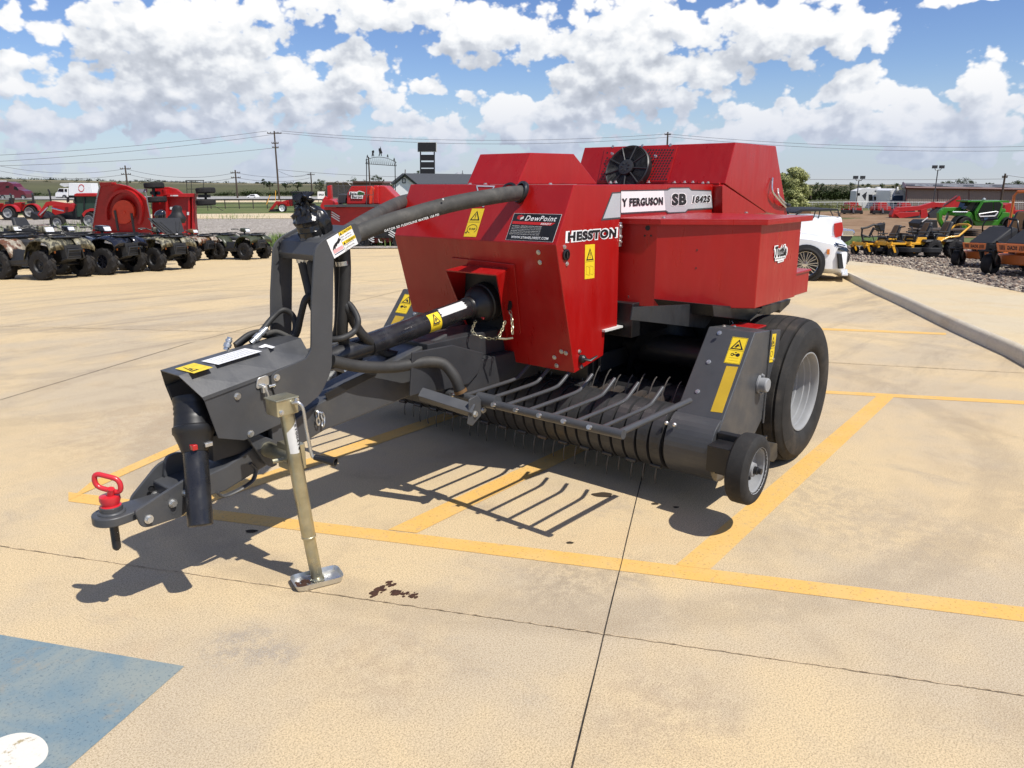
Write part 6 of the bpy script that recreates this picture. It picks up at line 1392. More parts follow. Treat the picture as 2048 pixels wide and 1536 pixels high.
# ================================================================== right side: cars, mowers, yard machines
# ---- white saloon: lofted body, local x forward
CAR = lroot('parked_car', 'white saloon car with slim headlights nosing up to the sidewalk kerb', 'car')
def half(x, zs, w, wt, zsh, zt, dw=0):   # one half section: sill, waist, shoulder, top
    return [(x, 0, zs), (x, w * .80, zs), (x, w * .98, zs + .10), (x, w, zs + .30), (x, w * .985, zsh - .06), (x, wt, zsh), (x, wt * .6, zt), (x, 0, zt + .012)]
secs = [(2.40, .26, .62, .45, .56, .60), (2.36, .18, .72, .58, .66, .72), (2.20, .16, .84, .70, .74, .82), (1.95, .16, .92, .76, .82, .89), (1.5, .17, .945, .78, .90, .96), (1.0, .18, .95, .79, .94, 1.01), (.75, .18, .95, .80, .95, 1.03), (-1.6, .18, .95, .78, .98, 1.08), (-2.2, .2, .92, .74, .98, 1.06), (-2.42, .28, .84, .66, .92, 1.0)]
for s in (1, -1):
    pass
b = MB(); rows = []
for q in secs:
    h_ = half(*q); rows.append([V(p) for p in h_] + [V((p[0], -p[1], p[2])) for p in h_[-2:0:-1]])
b.sheet(rows, True, True); b.add(rows[0], [tuple(range(len(rows[0])))]); b.add(rows[-1], [tuple(range(len(rows[0])))]); body = b.build('body', 'whitep', CAR)
b = MB(); rows = []
for x, w, z in ((.80, .80, 1.0), (.2, .68, 1.36), (-.4, .62, 1.46), (-1.1, .64, 1.40), (-1.9, .74, 1.05)): rows.append([V((x, -w, .98)), V((x, -w * .98, z - .06)), V((x, -w * .8, z)), V((x, w * .8, z)), V((x, w * .98, z - .06)), V((x, w, .98))])
b.sheet(rows, True); b.build('windscreen', 'glass_dk', CAR)
for x in (1.43, -1.42):
    for s in (1, -1):
        b = MB(); b.lathe([(.40, -.30), (.40, 0), (.39, .004), (.001, .004)], (x, s * .955, .345), (0, s, 0), 32); b.build('wheel_arch', 'blackm', CAR)
        wheel(CAR, (x, s * .86, .345), .345, .24, .25, 'rubber_dk', 'blackm', 0, 0, .30, seg=40); 
        b = MB(); c = V((x, s * .975, .345))
        for k in range(10):
            a = 2 * pi * k / 10; 
            for da in (-.11, .11): b.hull8([c + V((r * cos(a + e), s * y, r * sin(a + e))) for y in (-.02, .006) for r, e in ((.05, da - .12), (.05, da + .12), (.245, da * 1.15 + .035), (.245, da * 1.15 - .035))])
        b.lathe([(.238, -.05), (.250, .0), (.256, .004), (.256, -.04)], c, (0, s, 0), 40); b.lathe([(.06, .0), (.055, .012), (.001, .014)], c, (0, s, 0), 20); b.build('wheel_spokes', 'chrome', CAR)
for s in (1, -1):
    b = MB(); b.hull8([(2.30, s * .62, .70), (2.05, s * .86, .76), (2.02, s * .84, .80), (2.28, s * .60, .745), (2.35, s * .64, .685), (2.07, s * .905, .75), (2.03, s * .885, .80), (2.32, s * .61, .742)]); b.hull8([(2.28, s * .66, .60), (2.12, s * .84, .64), (2.12, s * .84, .70), (2.28, s * .64, .69), (2.40, s * .66, .60), (2.18, s * .91, .64), (2.17, s * .905, .70), (2.38, s * .63, .69)]); b.build('headlight', 'glass_dk', CAR, .01); b = MB(); b.hull8([(2.30, s * .66, .70), (2.12, s * .84, .74), (2.12, s * .84, .752), (2.29, s * .66, .715), (2.365, s * .665, .70), (2.13, s * .885, .745), (2.125, s * .882, .757), (2.355, s * .66, .715)]); b.build('lamp_strip', 'lens', CAR)
    b = MB(); b.hull8([(2.24, s * .72, .27), (2.16, s * .80, .27), (2.10, s * .86, .58), (2.18, s * .78, .58), (2.345, s * .755, .27), (2.22, s * .895, .27), (2.15, s * .935, .58), (2.25, s * .86, .58)]); b.build('bumper_vent', 'blackm', CAR, .01)
    b = MB(); b.hull8([(1.84, s * .90, .56), (1.92, s * .90, .56), (1.92, s * .90, .66), (1.84, s * .90, .66), (1.84, s * .955, .56), (1.92, s * .945, .56), (1.90, s * .945, .66), (1.84, s * .955, .66)]); b.build('marker_light', 'amber', CAR)
b = MB(); b.hull8([(2.3, -.50, .36), (2.3, .50, .36), (2.3, .46, .66), (2.3, -.46, .66), (2.43, -.44, .34), (2.43, .44, .34), (2.41, .42, .66), (2.41, -.42, .66)]); 
for k in range(5): b.box(2.42, 2.445, -.40, .40, .38 + k * .055, .39 + k * .055)
b.build('grille', 'blackm', CAR, .01)
b = MB(); b.box(2.30, 2.47, -.88, .88, .13, .17); b.build('splitter', 'whitep', CAR, .01); b = MB(); b.cbox((2.46, 0, .46), (.02, .32, .16)); b.build('licence_plate', 'blackm', CAR)
for o_ in [c_ for q_ in CAR.children for c_ in (q_, *q_.children)]:
    if o_.type == 'MESH' and o_.parent == CAR:
        for v_ in o_.data.vertices:
            if v_.co.x > 1.8: v_.co.x = 1.8 + (v_.co.x - 1.8) * .70
place(CAR, (1.43, -.86), 1607, 561, 113, pxh=66, real=.69)
# ---- white pickup beyond it, seen by its bed and tail lamp
PK, d = broot('parked_pickup', 1640, 552, 'white pickup truck with red tail lamp and a black rack over its bed', 'pickup truck')
b = BG(d); b.pp([(1480, 437), (1684, 434), (1686, 448), (1683, 478), (1681, 520), (1480, 522)], 0, 1.75); b.build('bed', 'whitep', PK, .03)
b = BG(d); b.pp([(1669, 447), (1685, 444), (1687, 458), (1684, 472), (1671, 476), (1668, 462)], -.03, .25); b.build('tail_lamp', 'lensred', PK, .015)
b = BG(d); b.pp([(1683, 458), (1709, 459), (1711, 466), (1708, 473), (1683, 473)], -.02, 1.8); b.build('rear_bumper', 'chrome', PK, .03); b = BG(d); b.pp([(1682, 472), (1706, 473), (1701, 480), (1690, 485), (1682, 485)], 0, 1.7); b.build('bumper_step', 'blackm', PK, .01)
b = BG(d); b.pp([(1590, 424), (1602, 419), (1676, 418), (1677, 421), (1604, 423), (1598, 428)], -.02, 1.6); b.pt([(1676, 420, 0), (1678, 433, 0)], 1.3); b.pt([(1631, 421, 0), (1627, 436, 0)], 1.1); b.pt([(1640, 421, 0), (1637, 436, 0)], 1.1); b.pt([(1660, 420, 1.4), (1666, 432, 1.4)], 1.1); b.pt([(1668, 424, .8), (1680, 426, .8), (1680, 434, .8)], 1.0); b.pt([(1604, 423, 0), (1580, 436, 0)], 1.3); b.build('bed_rack', 'blackm', PK)
bwheel(PK, d, 1600, 527, 28, .28, 90, .6, .05)
b = BG(d); b.pp([(1480, 436), (1560, 436), (1545, 395), (1480, 392)], .1, 1.65); b.build('cab', 'whitep', PK, .05)
# cable spool on the grass behind
SPO, d = broot('cable_spool', 1609, 447, 'tan wooden cable spool standing on the grass behind the pickup', 'spool'); b = BG(d); b.pp([(1609 + 13 * cos(2 * pi * k / 24), 425 + 13 * sin(2 * pi * k / 24)) for k in range(24)], 0, .1); b.pp([(1609 + 13 * cos(2 * pi * k / 24), 425 + 13 * sin(2 * pi * k / 24)) for k in range(24)], .6, .7); b.build('flange', 'seat_tan', SPO); b = BG(d); b.pp([(1609 + 8 * cos(2 * pi * k / 20), 425 + 8 * sin(2 * pi * k / 20)) for k in range(20)], .1, .6); b.build('drum', 'seat_tan', SPO)
# ---- zero-turn mowers
def make_mower(label, col, dark, seatm, group, rops=True, shield=False):
    pcol = col; col = 'blackm' if shield else col; r = lroot('zero_turn_mower', label, 'riding mower', group)
    for s in (1, -1):
        wheel(r, (.98, s * .40, .165), .165, .15, .07, 'rubber_dk', 'blackm', 0, 0, .3, 'caster_wheel', 20)
        wheel(r, (-.42, s * .50, .29), .29, .28, .14, 'rubber_dk', 'blackm', 16, 0, .3, 'drive_wheel', 24)
        b = MB(); b.hull8([(1.02, s * .29, .14), (1.02, s * .31, .14), (.94, s * .31, .14), (.94, s * .29, .14), (1.14, s * .28, .36), (1.14, s * .32, .36), (1.04, s * .32, .36), (1.04, s * .28, .36)]); b.hull8([(1.02, s * .50, .14), (1.02, s * .52, .14), (.94, s * .52, .14), (.94, s * .50, .14), (1.14, s * .49, .36), (1.14, s * .53, .36), (1.04, s * .53, .36), (1.04, s * .49, .36)]); b.box(1.03, 1.15, min(s * .27, s * .54), max(s * .27, s * .54), .355, .385); b.cyl((1.09, s * .40, .38), (1.09, s * .40, .50), .045, 12); b.build('caster_fork', col, r, .008)
        b = MB(); b.box(-.7, 1.14, min(s * .26, s * .34), max(s * .26, s * .34), .40, .47); b.build('frame_rail', col, r, .01)
        b = MB(); b.hull8([(-.30, s * .30, .44), (.16, s * .30, .44), (.16, s * .36, .44), (-.30, s * .36, .44), (-.26, s * .29, .66), (.06, s * .29, .66), (.06, s * .35, .66), (-.26, s * .35, .66)]); b.build('side_panel', col if not shield else 'seat_tan', r, .01)
        b = MB(); b.tube(bez([(.18, s * .36, .50), (.24, s * .38, .66), (.34, s * .36, .84), (.30, s * .30, .98), (.26, s * .14, 1.0)], 4), .016, 8); b.tube([(.29, s * .28, .98), (.26, s * .12, 1.0)], .022, 8); b.build('control_lever', 'black', r)
        b = MB(); b.hull8([(-.68, s * .34, .52), (-.04, s * .34, .52), (-.04, s * .60, .50), (-.68, s * .62, .50), (-.66, s * .32, .60), (-.10, s * .32, .60), (-.12, s * .56, .58), (-.62, s * .58, .58)]); b.build('fender', dark, r, .03)
        b = MB(); b.hull8([(-.34, s * .27, .80), (.06, s * .27, .80), (.06, s * .33, .80), (-.34, s * .33, .80), (-.34, s * .27, .85), (.04, s * .27, .85), (.04, s * .34, .85), (-.34, s * .34, .85)]); b.build('armrest', 'seat_dk', r, .015)
        b = MB(); b.hull8([(.02, s * .16, .56), (.12, s * .16, .56), (.12, s * .30, .56), (.02, s * .30, .56), (.0, s * .16, .76), (.06, s * .16, .76), (.06, s * .28, .76), (.0, s * .28, .76)]); b.build('control_panel', dark, r, .02)
    b = MB(); b.box(1.04, 1.13, -.42, .42, .40, .47); b.box(-.72, -.60, -.34, .34, .38, .50); b.build('cross_member', col, r, .01)
    b = MB(); b.prism([V((x, y, .16)) for x, y in rounded([(.78, -.42), (.82, .30), (.55, .62), (.10, .66), (-.06, .40), (-.06, -.52), (.40, -.66)], .12)], (0, 0, .16)); b.prism([V((x, y, .32)) for x, y in rounded([(.60, -.30), (.62, .22), (.3, .4), (.08, .30), (.08, -.40)], .1)], (0, 0, .04)); b.build('mower_deck', dark if not shield else pcol, r, .02)
    b = MB(); b.cyl((.36, -.40, .32), (.36, -.40, .40), .10, 16); b.cyl((.36, .34, .32), (.36, .34, .40), .10, 16); b.box(.2, .52, -.74, -.60, .18, .30); b.build('belt_cover', 'blackm', r, .01)
    b = MB(); b.hull8([(.16, -.30, .40), (.80, -.28, .42), (.80, .28, .42), (.16, .30, .40), (.16, -.30, .44), (.84, -.28, .56), (.84, .28, .56), (.16, .30, .44)]); b.build('floor_pan', 'black', r, .02)
    b = MB(); b.hull8([(-.40, -.25, .62), (.12, -.24, .62), (.12, .24, .62), (-.40, .25, .62), (-.42, -.26, .74), (.16, -.24, .72), (.16, .24, .72), (-.42, .26, .74)]); b.build('seat_cushion', 'seat_dk', r, .05, seg=3)
    b = MB(); b.hull8([(-.42, -.25, .68), (-.30, -.24, .70), (-.30, .24, .70), (-.42, .25, .68), (-.60, -.19, 1.16), (-.48, -.18, 1.18), (-.48, .18, 1.18), (-.60, .19, 1.16)]); b.build('seat_back', 'seat_dk', r, .06, seg=3)
    b = MB(); b.hull8([(-.30, -.15, .72), (-.28, -.15, .72), (-.28, .15, .72), (-.30, .15, .72), (-.485, -.12, 1.15), (-.465, -.12, 1.15), (-.465, .12, 1.15), (-.485, .12, 1.15)]); b.build('seat_pad', seatm, r, .01)
    b = MB(); b.hull8([(-.36, -.27, .47), (.14, -.27, .47), (.14, .27, .47), (-.36, .27, .47), (-.36, -.25, .61), (.10, -.25, .61), (.10, .25, .61), (-.36, .25, .61)]); b.build('seat_box', col if not shield else seatm, r, .02)
    b = MB(); b.hull8([(-1.02, -.26, .44), (-.56, -.26, .44), (-.56, .26, .44), (-1.02, .26, .44), (-.98, -.22, .80), (-.60, -.22, .80), (-.60, .22, .80), (-.98, .22, .80)]); b.cyl((-.8, 0, .80), (-.8, 0, .86), .18, 20); b.build('engine', 'blackm', r, .03)
    b = MB()
    if rops: b.tube([(.10, -.38, .46), (-.28, -.38, .66), (-.66, -.38, .70), (-1.06, -.36, 1.04), (-1.08, -.2, 1.08), (-1.08, .2, 1.08), (-1.06, .36, 1.04), (-.66, .38, .70), (-.28, .38, .66), (.10, .38, .46)], .034, 10); b.build('rear_frame', col, r)
    b = MB(); b.hull8([(1.13, -.22, .37), (1.13, .22, .37), (1.13, .26, .50), (1.13, -.26, .50), (1.155, -.22, .37), (1.155, .22, .37), (1.155, .26, .50), (1.155, -.26, .50)]); b.build('name_plate', pcol, r, .006)
    dd_ = Dec((1.157, .24, .485), V((0, -.48, 0)), V((0, 0, -.10)), (1, 0, 0))
    if shield:
        dd_.text('SCAG', .34, .2, .66, .8, 'ink', 0, .05, .2)
        for k in range(4): dd_.poly([(.10 + k * .05, .15), (.125 + k * .05, .15), (.125 + k * .05, .85), (.10 + k * .05, .85)], 'ink', 0); dd_.poly([(.76 + k * .045, .15), (.785 + k * .045, .15), (.75 + k * .045, .85), (.725 + k * .045, .85)], 'ink', 0)
        dd_.build('lettering', r)
        b = MB(); b.hull8([(.15, -.28, .42), (.98, -.24, .50), (.98, .24, .50), (.15, .28, .42), (.16, -.28, .80), (.30, -.24, .84), (.30, .24, .84), (.16, .28, .80)]); b.build('leg_shield', 'blackm', r, .02)
        b = MB(); b.tube([(-.72, -.40, .46), (-.74, -.40, 1.5), (-.74, -.34, 1.58), (-.74, .34, 1.58), (-.74, .40, 1.5), (-.72, .40, .46)], .03, 8); b.build('roll_bar', 'mowo', r)
    return r
MWG = 'zero-turn mowers displayed on the gravel'
m1 = make_mower('yellow zero-turn mower farthest left, closest to the white car', 'mowy', 'blackm', 'seat_tan', MWG, False); place(m1, (.98, .40), 1734, 519, -126 + 24, pxh=17, real=.33, dz=.12)
m2 = make_mower('yellow zero-turn mower in the middle of the yellow ones with a tan seat back', 'mowy', 'blackm', 'seat_tan', MWG, False); place(m2, (.98, .40), 1784, 522, -126 + 26, pxh=19.5, real=.33, dz=.12)
m3 = make_mower('yellow zero-turn mower farthest right with a curved yellow rear frame', 'mowy', 'blackm', 'seat_tan', MWG, True); place(m3, (.98, .40), 1822, 522.5, -126 + 27, pxh=20, real=.33, dz=.12)
m4 = make_mower('black and orange zero-turn mower showing its orange name plate', 'mowo', 'blackm', 'seat_tan', MWG, True, True); place(m4, (.98, -.40), 1913, 542, -146 + 27, pxh=31, real=.33, dz=.12)
m5 = make_mower('black and orange zero-turn mower cut off by the right edge of the picture', 'mowo', 'blackm', 'seat_tan', MWG, True, True); place(m5, (.98, -.40), 1976, 560, -146 + 29, pxh=41, real=.33, dz=.12)
# black implement frame standing left of the mowers
IM, d = broot('tined_implement', 1745, 500, 'black steel harrow frame with a raised seat standing left of the yellow mowers', 'implement')
b = BG(d); b.pt([(1722, 457, 0), (1735, 455, 0), (1748, 449, 0), (1758, 452, 0), (1769, 446, 0)], 2.2); b.pt([(1724, 470, 0), (1738, 474, 0), (1748, 455, 0)], 2.5); b.pt([(1725, 456, 0), (1723, 470, 0), (1730, 492, 0)], 1.8); b.pt([(1769, 447, 0), (1766, 470, 0)], 1.8); b.pt([(1725, 474, .8), (1766, 472, .8)], 1.6); b.pt([(1735, 484, 0), (1800, 482, 0)], 2.2); b.pt([(1735, 490, .3), (1800, 488, .3)], 2)
for i in range(9): b.pt([(1738 + i * 7, 482, 0), (1737 + i * 7, 497, 0)], 1.0)
for x in (1757, 1762, 1767): b.pt([(x, 458, .3), (x - 1, 476, .3)], .8)
b.build('frame', 'blackm', IM); b = BG(d); b.pp([(1756, 450), (1771, 446), (1768, 461), (1762, 464), (1759, 456)], -.1, .3); b.build('seat', 'blackm', IM, .02)
# ---- green telehandler
TH, d = broot('telehandler', 1960, 463, 'bright green telehandler with a glazed cab and black tyres in the dirt yard', 'telehandler')
for x, y, r_, dy in ((1928, 450, 16.5, 0), (2023, 452, 16.5, 0), (1918, 449, 15, 1.7), (2012, 450, 15, 1.7)): bwheel(TH, d, x, y, r_, .45, 80, .55, dy, ('rubber_dk', 'green' if x < 1990 else 'rim'))
b = BG(d); b.pp([(1912, 422), (1942, 424), (1952, 436), (1996, 440), (2006, 424), (2025, 426), (2034, 436), (2030, 442), (2004, 451), (1952, 452), (1944, 440), (1926, 431), (1910, 432)], .1, 1.8); b.build('chassis', 'green', TH, .04)
b = BG(d); b.pp([(1952, 441), (1953, 421), (1967, 402), (2000, 401), (2007, 408), (2002, 428), (1991, 443), (1962, 444)], -.05, .9); b.build('cab', 'green', TH, .04)
b = BG(d); b.pp([(1956, 426), (1968, 405), (1986, 404), (1986, 424)], -.09, -.055); b.pp([(1988, 404), (2000, 404), (2004, 409), (1999, 423), (1988, 424)], -.09, -.055); b.pp([(1930, 418), (1945, 402), (1964, 402), (1952, 420), (1950, 424)], .2, .7); b.pp([(1925, 420), (1933, 400), (1943, 400), (1934, 420)], .8, 1.5); b.build('glazing', 'glass_dk', TH)
b = BG(d); b.pp([(1955, 428), (1986, 425), (1999, 424), (1995, 434), (1986, 442), (1963, 442)], -.09, -.055); b.build('door_panel', 'blackm', TH); b = BG(d)
for p_, q_ in (((1958, 428), (1992, 423)), ((1992, 423), (1996, 424)), ((1996, 424), (1990, 432)), ((1990, 432), (1960, 433)), ((1960, 433), (1958, 428))): b.pt([(*p_, -.12), (*q_, -.12)], 1.1, 5)
b.build('door_trim', 'white', TH)
b = BG(d); b.pp([(1936, 401), (2018, 401), (2019, 405), (1966, 404), (1936, 404)], .1, 1.6); b.pt([(1964, 402, -.05), (1950, 424, -.05), (1952, 440, -.05)], 1.2); b.pt([(1945, 402, .3), (1928, 420, .3)], 1.2); b.build('cab_frame', 'green', TH); b = BG(d); b.pb(1968, 434, 1976, 440, -.12, -.09); b.build('sticker', 'bluewin', TH)
b = BG(d); b.pp([(1882, 420), (1890, 415), (1990, 414), (2012, 418), (2012, 424), (1930, 424), (1896, 423), (1890, 432), (1882, 428)], .95, 1.3); b.build('boom', 'green', TH, .04); b = BG(d); b.pp([(1877, 426), (1883, 419), (1887, 421), (1884, 436), (1890, 450), (1886, 456), (1878, 442)], .8, 1.1); b.build('fork_carriage', 'green', TH, .03)
b = BG(d)
for cx_, cy_ in ((1928, 450), (2023, 452)): b.pp([(cx_ + 19 * cos(rad(a)), cy_ - 19 * sin(rad(a))) for a in range(15, 171, 14)] + [(cx_ + 17.2 * cos(rad(a)), cy_ - 17.2 * sin(rad(a))) for a in range(169, 14, -14)], -.2, .35)
b.build('mudguard', 'plast', TH); b = BG(d); b.ball(b.p(1968, 399, .5), .12, 8); b.build('beacon', 'galv', TH)
b = BG(d); b.pt([(1935, 424, .05), (1905, 424, .05)], 1.3); b.pt([(1893, 430, .5), (1889, 448, .5)], 1.2); b.build('hydraulic_ram', 'chrome', TH)
# timber pallet and low clutter before it
LP, d = broot('steel_pallet', 1880, 474, 'low stack of dark steel bars and boards behind the mower seats', 'stack'); b = BG(d)
for i in range(4): b.pb(1840, 459 + i * 4, 1965, 461.5 + i * 4, .3 * i, .3 * i + 1.4)
b.build('boards', 'wood', LP)
# ---- red yard implements
def small_baler(px, py, label, w):
    r, d = broot('small_baler', px, py, label, 'baler', 'small red balers lined up along the yard fence'); u = w / 40
    q = lambda pts: [(px + x * u, py - y * u) for x, y in pts]
    b = BG(d); b.pp(q([(-11, 10), (12, 10), (13, 24), (9, 28), (-8, 28), (-11, 24)]), .2, 1.6); b.build('hood', 'red_far', r, .04); b = BG(d); b.pp(q([(-20, 10), (20, 9), (19, 19), (10, 20), (-10, 20), (-19, 19)]), .5, 1.6); b.build('body', 'red_far', r, .03)
    b = BG(d); b.pp(q([(-22, 3), (21, 2), (20, 9), (-21, 10)]), .0, .9); b.build('pickup', 'blackm', r, .02); b = BG(d); b.pt([(px, py - 14 * u, .1), (px + 1 * u, py - 3 * u, -.9)], 2.2 * u); b.build('drawbar', 'grey', r)
    for s in (-1, 1): bwheel(r, d, px + s * 19 * u, py - 4 * u, 4.5 * u, .25, 10, .5, .6, name='wheel')
    return r
small_baler(1706, 429, 'small red baler at the left end of the line, clear of other machines', 36); small_baler(1765, 430, 'small red baler second in line, half behind the red disc mower', 36); small_baler(1812, 428, 'small red baler third in line with only its red hood showing', 32)
DM, d = broot('disc_mower', 1830, 438, 'long orange red disc mower folded low across the dirt yard', 'mower')
b = BG(d); b.pp([(1786, 422), (1795, 415), (1840, 412), (1868, 404), (1920, 409), (1924, 416), (1870, 414), (1846, 420), (1800, 424), (1797, 434), (1789, 436)], .2, .8); b.pp([(1868, 408), (1894, 406), (1914, 398), (1920, 392), (1925, 410), (1910, 416), (1870, 418)], .5, 1.2); b.build('boom', 'red_far', DM, .02)
b = BG(d); b.pp([(1790, 428), (1800, 425), (1840, 424), (1839, 431), (1800, 437)], -.1, 1.0); b.build('cutter_guard', 'red_far', DM, .03); b = BG(d); b.pp([(1799, 436), (1840, 428), (1842, 438), (1836, 440), (1806, 440)], 0, .9); b.build('curtain', 'grey', DM, .02)
b = BG(d); b.pp([(1783, 430), (1788, 420), (1798, 420), (1797, 432), (1792, 440), (1784, 437)], .1, .9); b.pp([(1842, 420), (1854, 416), (1856, 432), (1846, 440), (1841, 436)], .1, .9); b.build('gearbox_housing', 'red_far', DM, .03); b = BG(d); b.mark(); b.pp([(1776, 436), (1792, 434), (1800, 437), (1780, 440)], .1, .8); b.mark(); b.pp([(1858, 428), (1876, 414), (1892, 416), (1885, 434), (1860, 440)], .3, .9); b.split('skid', 'grey_dk', DM, .02)
UM, d = broot('raised_mower', 1912, 446, 'orange red mower wing raised to a point behind the green telehandler', 'mower')
b = BG(d); b.pp([(1888, 412), (1918, 391), (1926, 416), (1920, 424), (1900, 420)], .2, .7); b.pp([(1890, 416), (1928, 410), (1932, 424), (1896, 430)], .5, 1.3); b.build('wing', 'red_far', UM, .02); b = BG(d); b.pt([(1888, 410, .1), (1918, 390.5, .1)], 1.0); b.pt([(1893, 440, .2), (1900, 420, .2)], 1.5); b.build('edge_bar', 'grey_dk', UM)
RB, d = broot('rotary_rake', 2024, 446, 'red hay implement partly hidden behind the telehandler cab', 'implement'); b = BG(d); b.pp([(2009, 420), (2010, 410), (2018, 406), (2028, 408), (2031, 416), (2028, 432), (2034, 440), (2012, 440)], .5, 1.4); b.pp([(2029, 420), (2060, 421), (2060, 428), (2030, 428)], .5, 1.0); b.build('body', 'red_far', RB, .04)
BT, d = broot('black_trailer', 1862, 466, 'low black trailer frame with a bright ramp edge in front of the telehandler', 'trailer'); b = BG(d); b.pp([(1838, 447), (1848, 440), (1874, 440), (1876, 455), (1840, 457)], 0, 1.4); b.pt([(1836, 458, 0), (1880, 456, 0)], 1.5); b.build('bed', 'blackm', BT, .02); b = BG(d); b.pt([(1844, 444, -.05), (1856, 435, -.05)], 1.2); b.build('ramp', 'dirtyw', BT)
# ---- caravans by the warehouse
RV, d = broot('caravan', 1750, 416, 'grey and white fifth-wheel caravan with a tall front cap and small windows', 'caravan')
b = BG(d); b.pp([(1711, 404), (1713, 382), (1728, 376), (1778, 377), (1782, 416), (1722, 416)], 0, 2.4); b.build('body', 'rvgrey', RV, .05); b = BG(d)
for x0, y0, x1, y1 in ((1737.5, 389, 1745, 401), (1748, 393, 1756, 399.5), (1762, 393, 1770, 401), (1714, 386, 1720, 391)): b.mark(); b.pb(x0, y0, x1, y1, -.03, 0)
b.split('window', 'glass_dk', RV); b = BG(d); b.pp([(1724, 391), (1734, 383), (1731, 401)], -.02, 0); b.pb(1750, 381, 1757, 383, -.05, 0); b.build('swoosh_decal', 'grey_dk', RV); b = BG(d); b.pp([(1760, 387), (1771, 386), (1768, 402), (1760, 402)], -.4, 0); b.build('slide_out', 'dirtyw', RV, .02)
b = BG(d); b.pb(1735, 374.5, 1741, 377, .6, 1.2); b.pb(1754, 374, 1762, 377, .6, 1.2); b.build('roof_unit', 'dirtyw', RV, .03); bwheel(RV, d, 1756, 414, 4, .2, 90, .5, 0)
RV2, d = broot('camper', 1797, 418, 'white camper seen from behind with a ladder and a blue rear window', 'camper')
b = BG(d); b.pp([(1780, 381), (1787, 377), (1808, 381), (1811, 384), (1808, 416), (1779, 416)], 0, 5); b.build('body', 'white', RV2, .05); b = BG(d); b.pb(1785, 391, 1806, 401, -.04, 0); b.build('window', 'bluewin', RV2); b = BG(d); b.pt([(1781, 380, -.1), (1780, 408, -.1)], .5, 4); b.pt([(1784, 380, -.1), (1783, 408, -.1)], .5, 4)
for i in range(7): b.pt([(1781, 383 + i * 4, -.1), (1784, 383 + i * 4, -.1)], .4, 4)
b.build('ladder', 'galv', RV2); b = BG(d); b.ball(b.p(1795, 379, -.05), .45, 14, (1, .35, 1)); b.build('spare_wheel', 'dirtyw', RV2); b = BG(d); b.pb(1786, 404, 1806, 407.5, -.08, 0); b.build('licence_panel', 'grey', RV2)
bb = BG(d); O = bb.p(1790, 384.5, -.01); dcl = Dec(O, bb.p(1801, 384.2, -.01) - O, bb.p(1790, 388, -.01) - O, -F0, .01); dcl.text('Cedar', 0, 0, 1, 1, 'grey', 0, 0, .3); dcl.build('lettering', RV2)
# ---- white pickup by the warehouse
WP, d = broot('parked_pickup', 1862, 416, 'small white pickup truck parked against the tan warehouse wall', 'pickup truck'); b = BG(d); b.pp([(1838, 405), (1842, 404), (1847, 398), (1872, 397), (1877, 404), (1886, 405), (1887, 412), (1838, 412)], 0, 1.8); b.build('body', 'whitep', WP, .05); b = BG(d); b.mark(); b.pp([(1845, 404), (1849, 399), (1857, 399), (1857, 404)], -.03, 0); b.mark(); b.pp([(1860, 404), (1860, 399), (1870, 399), (1874, 404)], -.03, 0); b.split('window', 'glass_dk', WP); bwheel(WP, d, 1848, 412, 4, .25, 90, .6, 0); bwheel(WP, d, 1879, 412, 4, .25, 90, .6, 0)
# ---- tan warehouse
WH, d = broot('warehouse', 1815, 412, 'long tan metal warehouse with a low roof and dark red trim', 'warehouse'); d = 122; yg = 415
wd_ = (F0 * cos(rad(25.2)) + RT * sin(rad(25.2))) * 40; b = BG(d); b.prism([b.p(1814, 376), b.p(2380, 384), b.p(2380, 420), b.p(1812, 420)], wd_)
for i in range(140):
    x = 1816 + i * 4.0; y_ = 376 + (x - 1814) * .014; b.pp([(x, y_ + 1.2), (x + 1.5, y_ + 1.2), (x + 1.5, 419), (x, 419)], -.035, 0)
b.build('wall', 'siding', WH)
b = BG(d); A_, B_ = b.p(1811, 375.4, -.5), b.p(2385, 383.6, -.5); up_ = V((0, 0, .75)); rg0, rg1 = A_ + wd_ * .5 + up_, B_ + wd_ * .5 + up_; C_, D_ = A_ + wd_, B_ + wd_; b.quad(A_, B_, rg1, rg0); b.quad(rg0, rg1, D_, C_); b.add([A_ + V((0, 0, -.1)), C_ + V((0, 0, -.1)), rg0 + V((0, 0, -.1))], [(0, 1, 2)]); o = b.build('roof', 'roofm', WH); sm_ = o.modifiers.new('t', 'SOLIDIFY'); sm_.thickness = .12
b = BG(d); b.pt([(1813, 377, -.1), (1811.5, 420, -.1)], 1.1, 4); b.tube([A_, B_], .2, 4); b.tube([A_, rg0], .2, 4)
for x in (1876, 1938, 2002): b.pt([(x, 377.5 + (x - 1814) * .014, -.05), (x - .5, 418, -.05)], .6, 4)
b.build('trim', 'trimr', WH)
b = BG(d)
for x in (1830, 1886, 1948, 2008): q = b.p(x, 369.2 + (x - 1830) * .012, 5); q.z += .0; b.m = 0; b.pb(x, 368.6 + (x - 1830) * .01, x + 30, 371.4 + (x - 1830) * .01, 3, 6)
b.build('roof_vent', 'galv', WH)
# chain-link fence along the yard
FN, d = broot('yard_fence', 1700, 414, 'thin wire fence with steel posts between the yard and the caravans', 'fence'); d = 96; b = BG(d); b.pt([(1560, 405, 0), (1700, 404, 0), (2100, 405, 0)], .5, 4); b.build('top_rail', 'galv', FN)
for i in range(40): b = BG(d); x = 1562 + i * 12.5; b.pt([(x, 404.5, 0), (x - .3, 420, 0)], .5, 4); b.build('post', 'galv', FN)
b = BG(d); rn = random.Random(1)
for k in range(3): b.pt([(1560, 409 + 3.5 * k, 0), (2100, 409 + 3.5 * k, 0)], .18, 3)
b.build('wire', 'galv', FN)
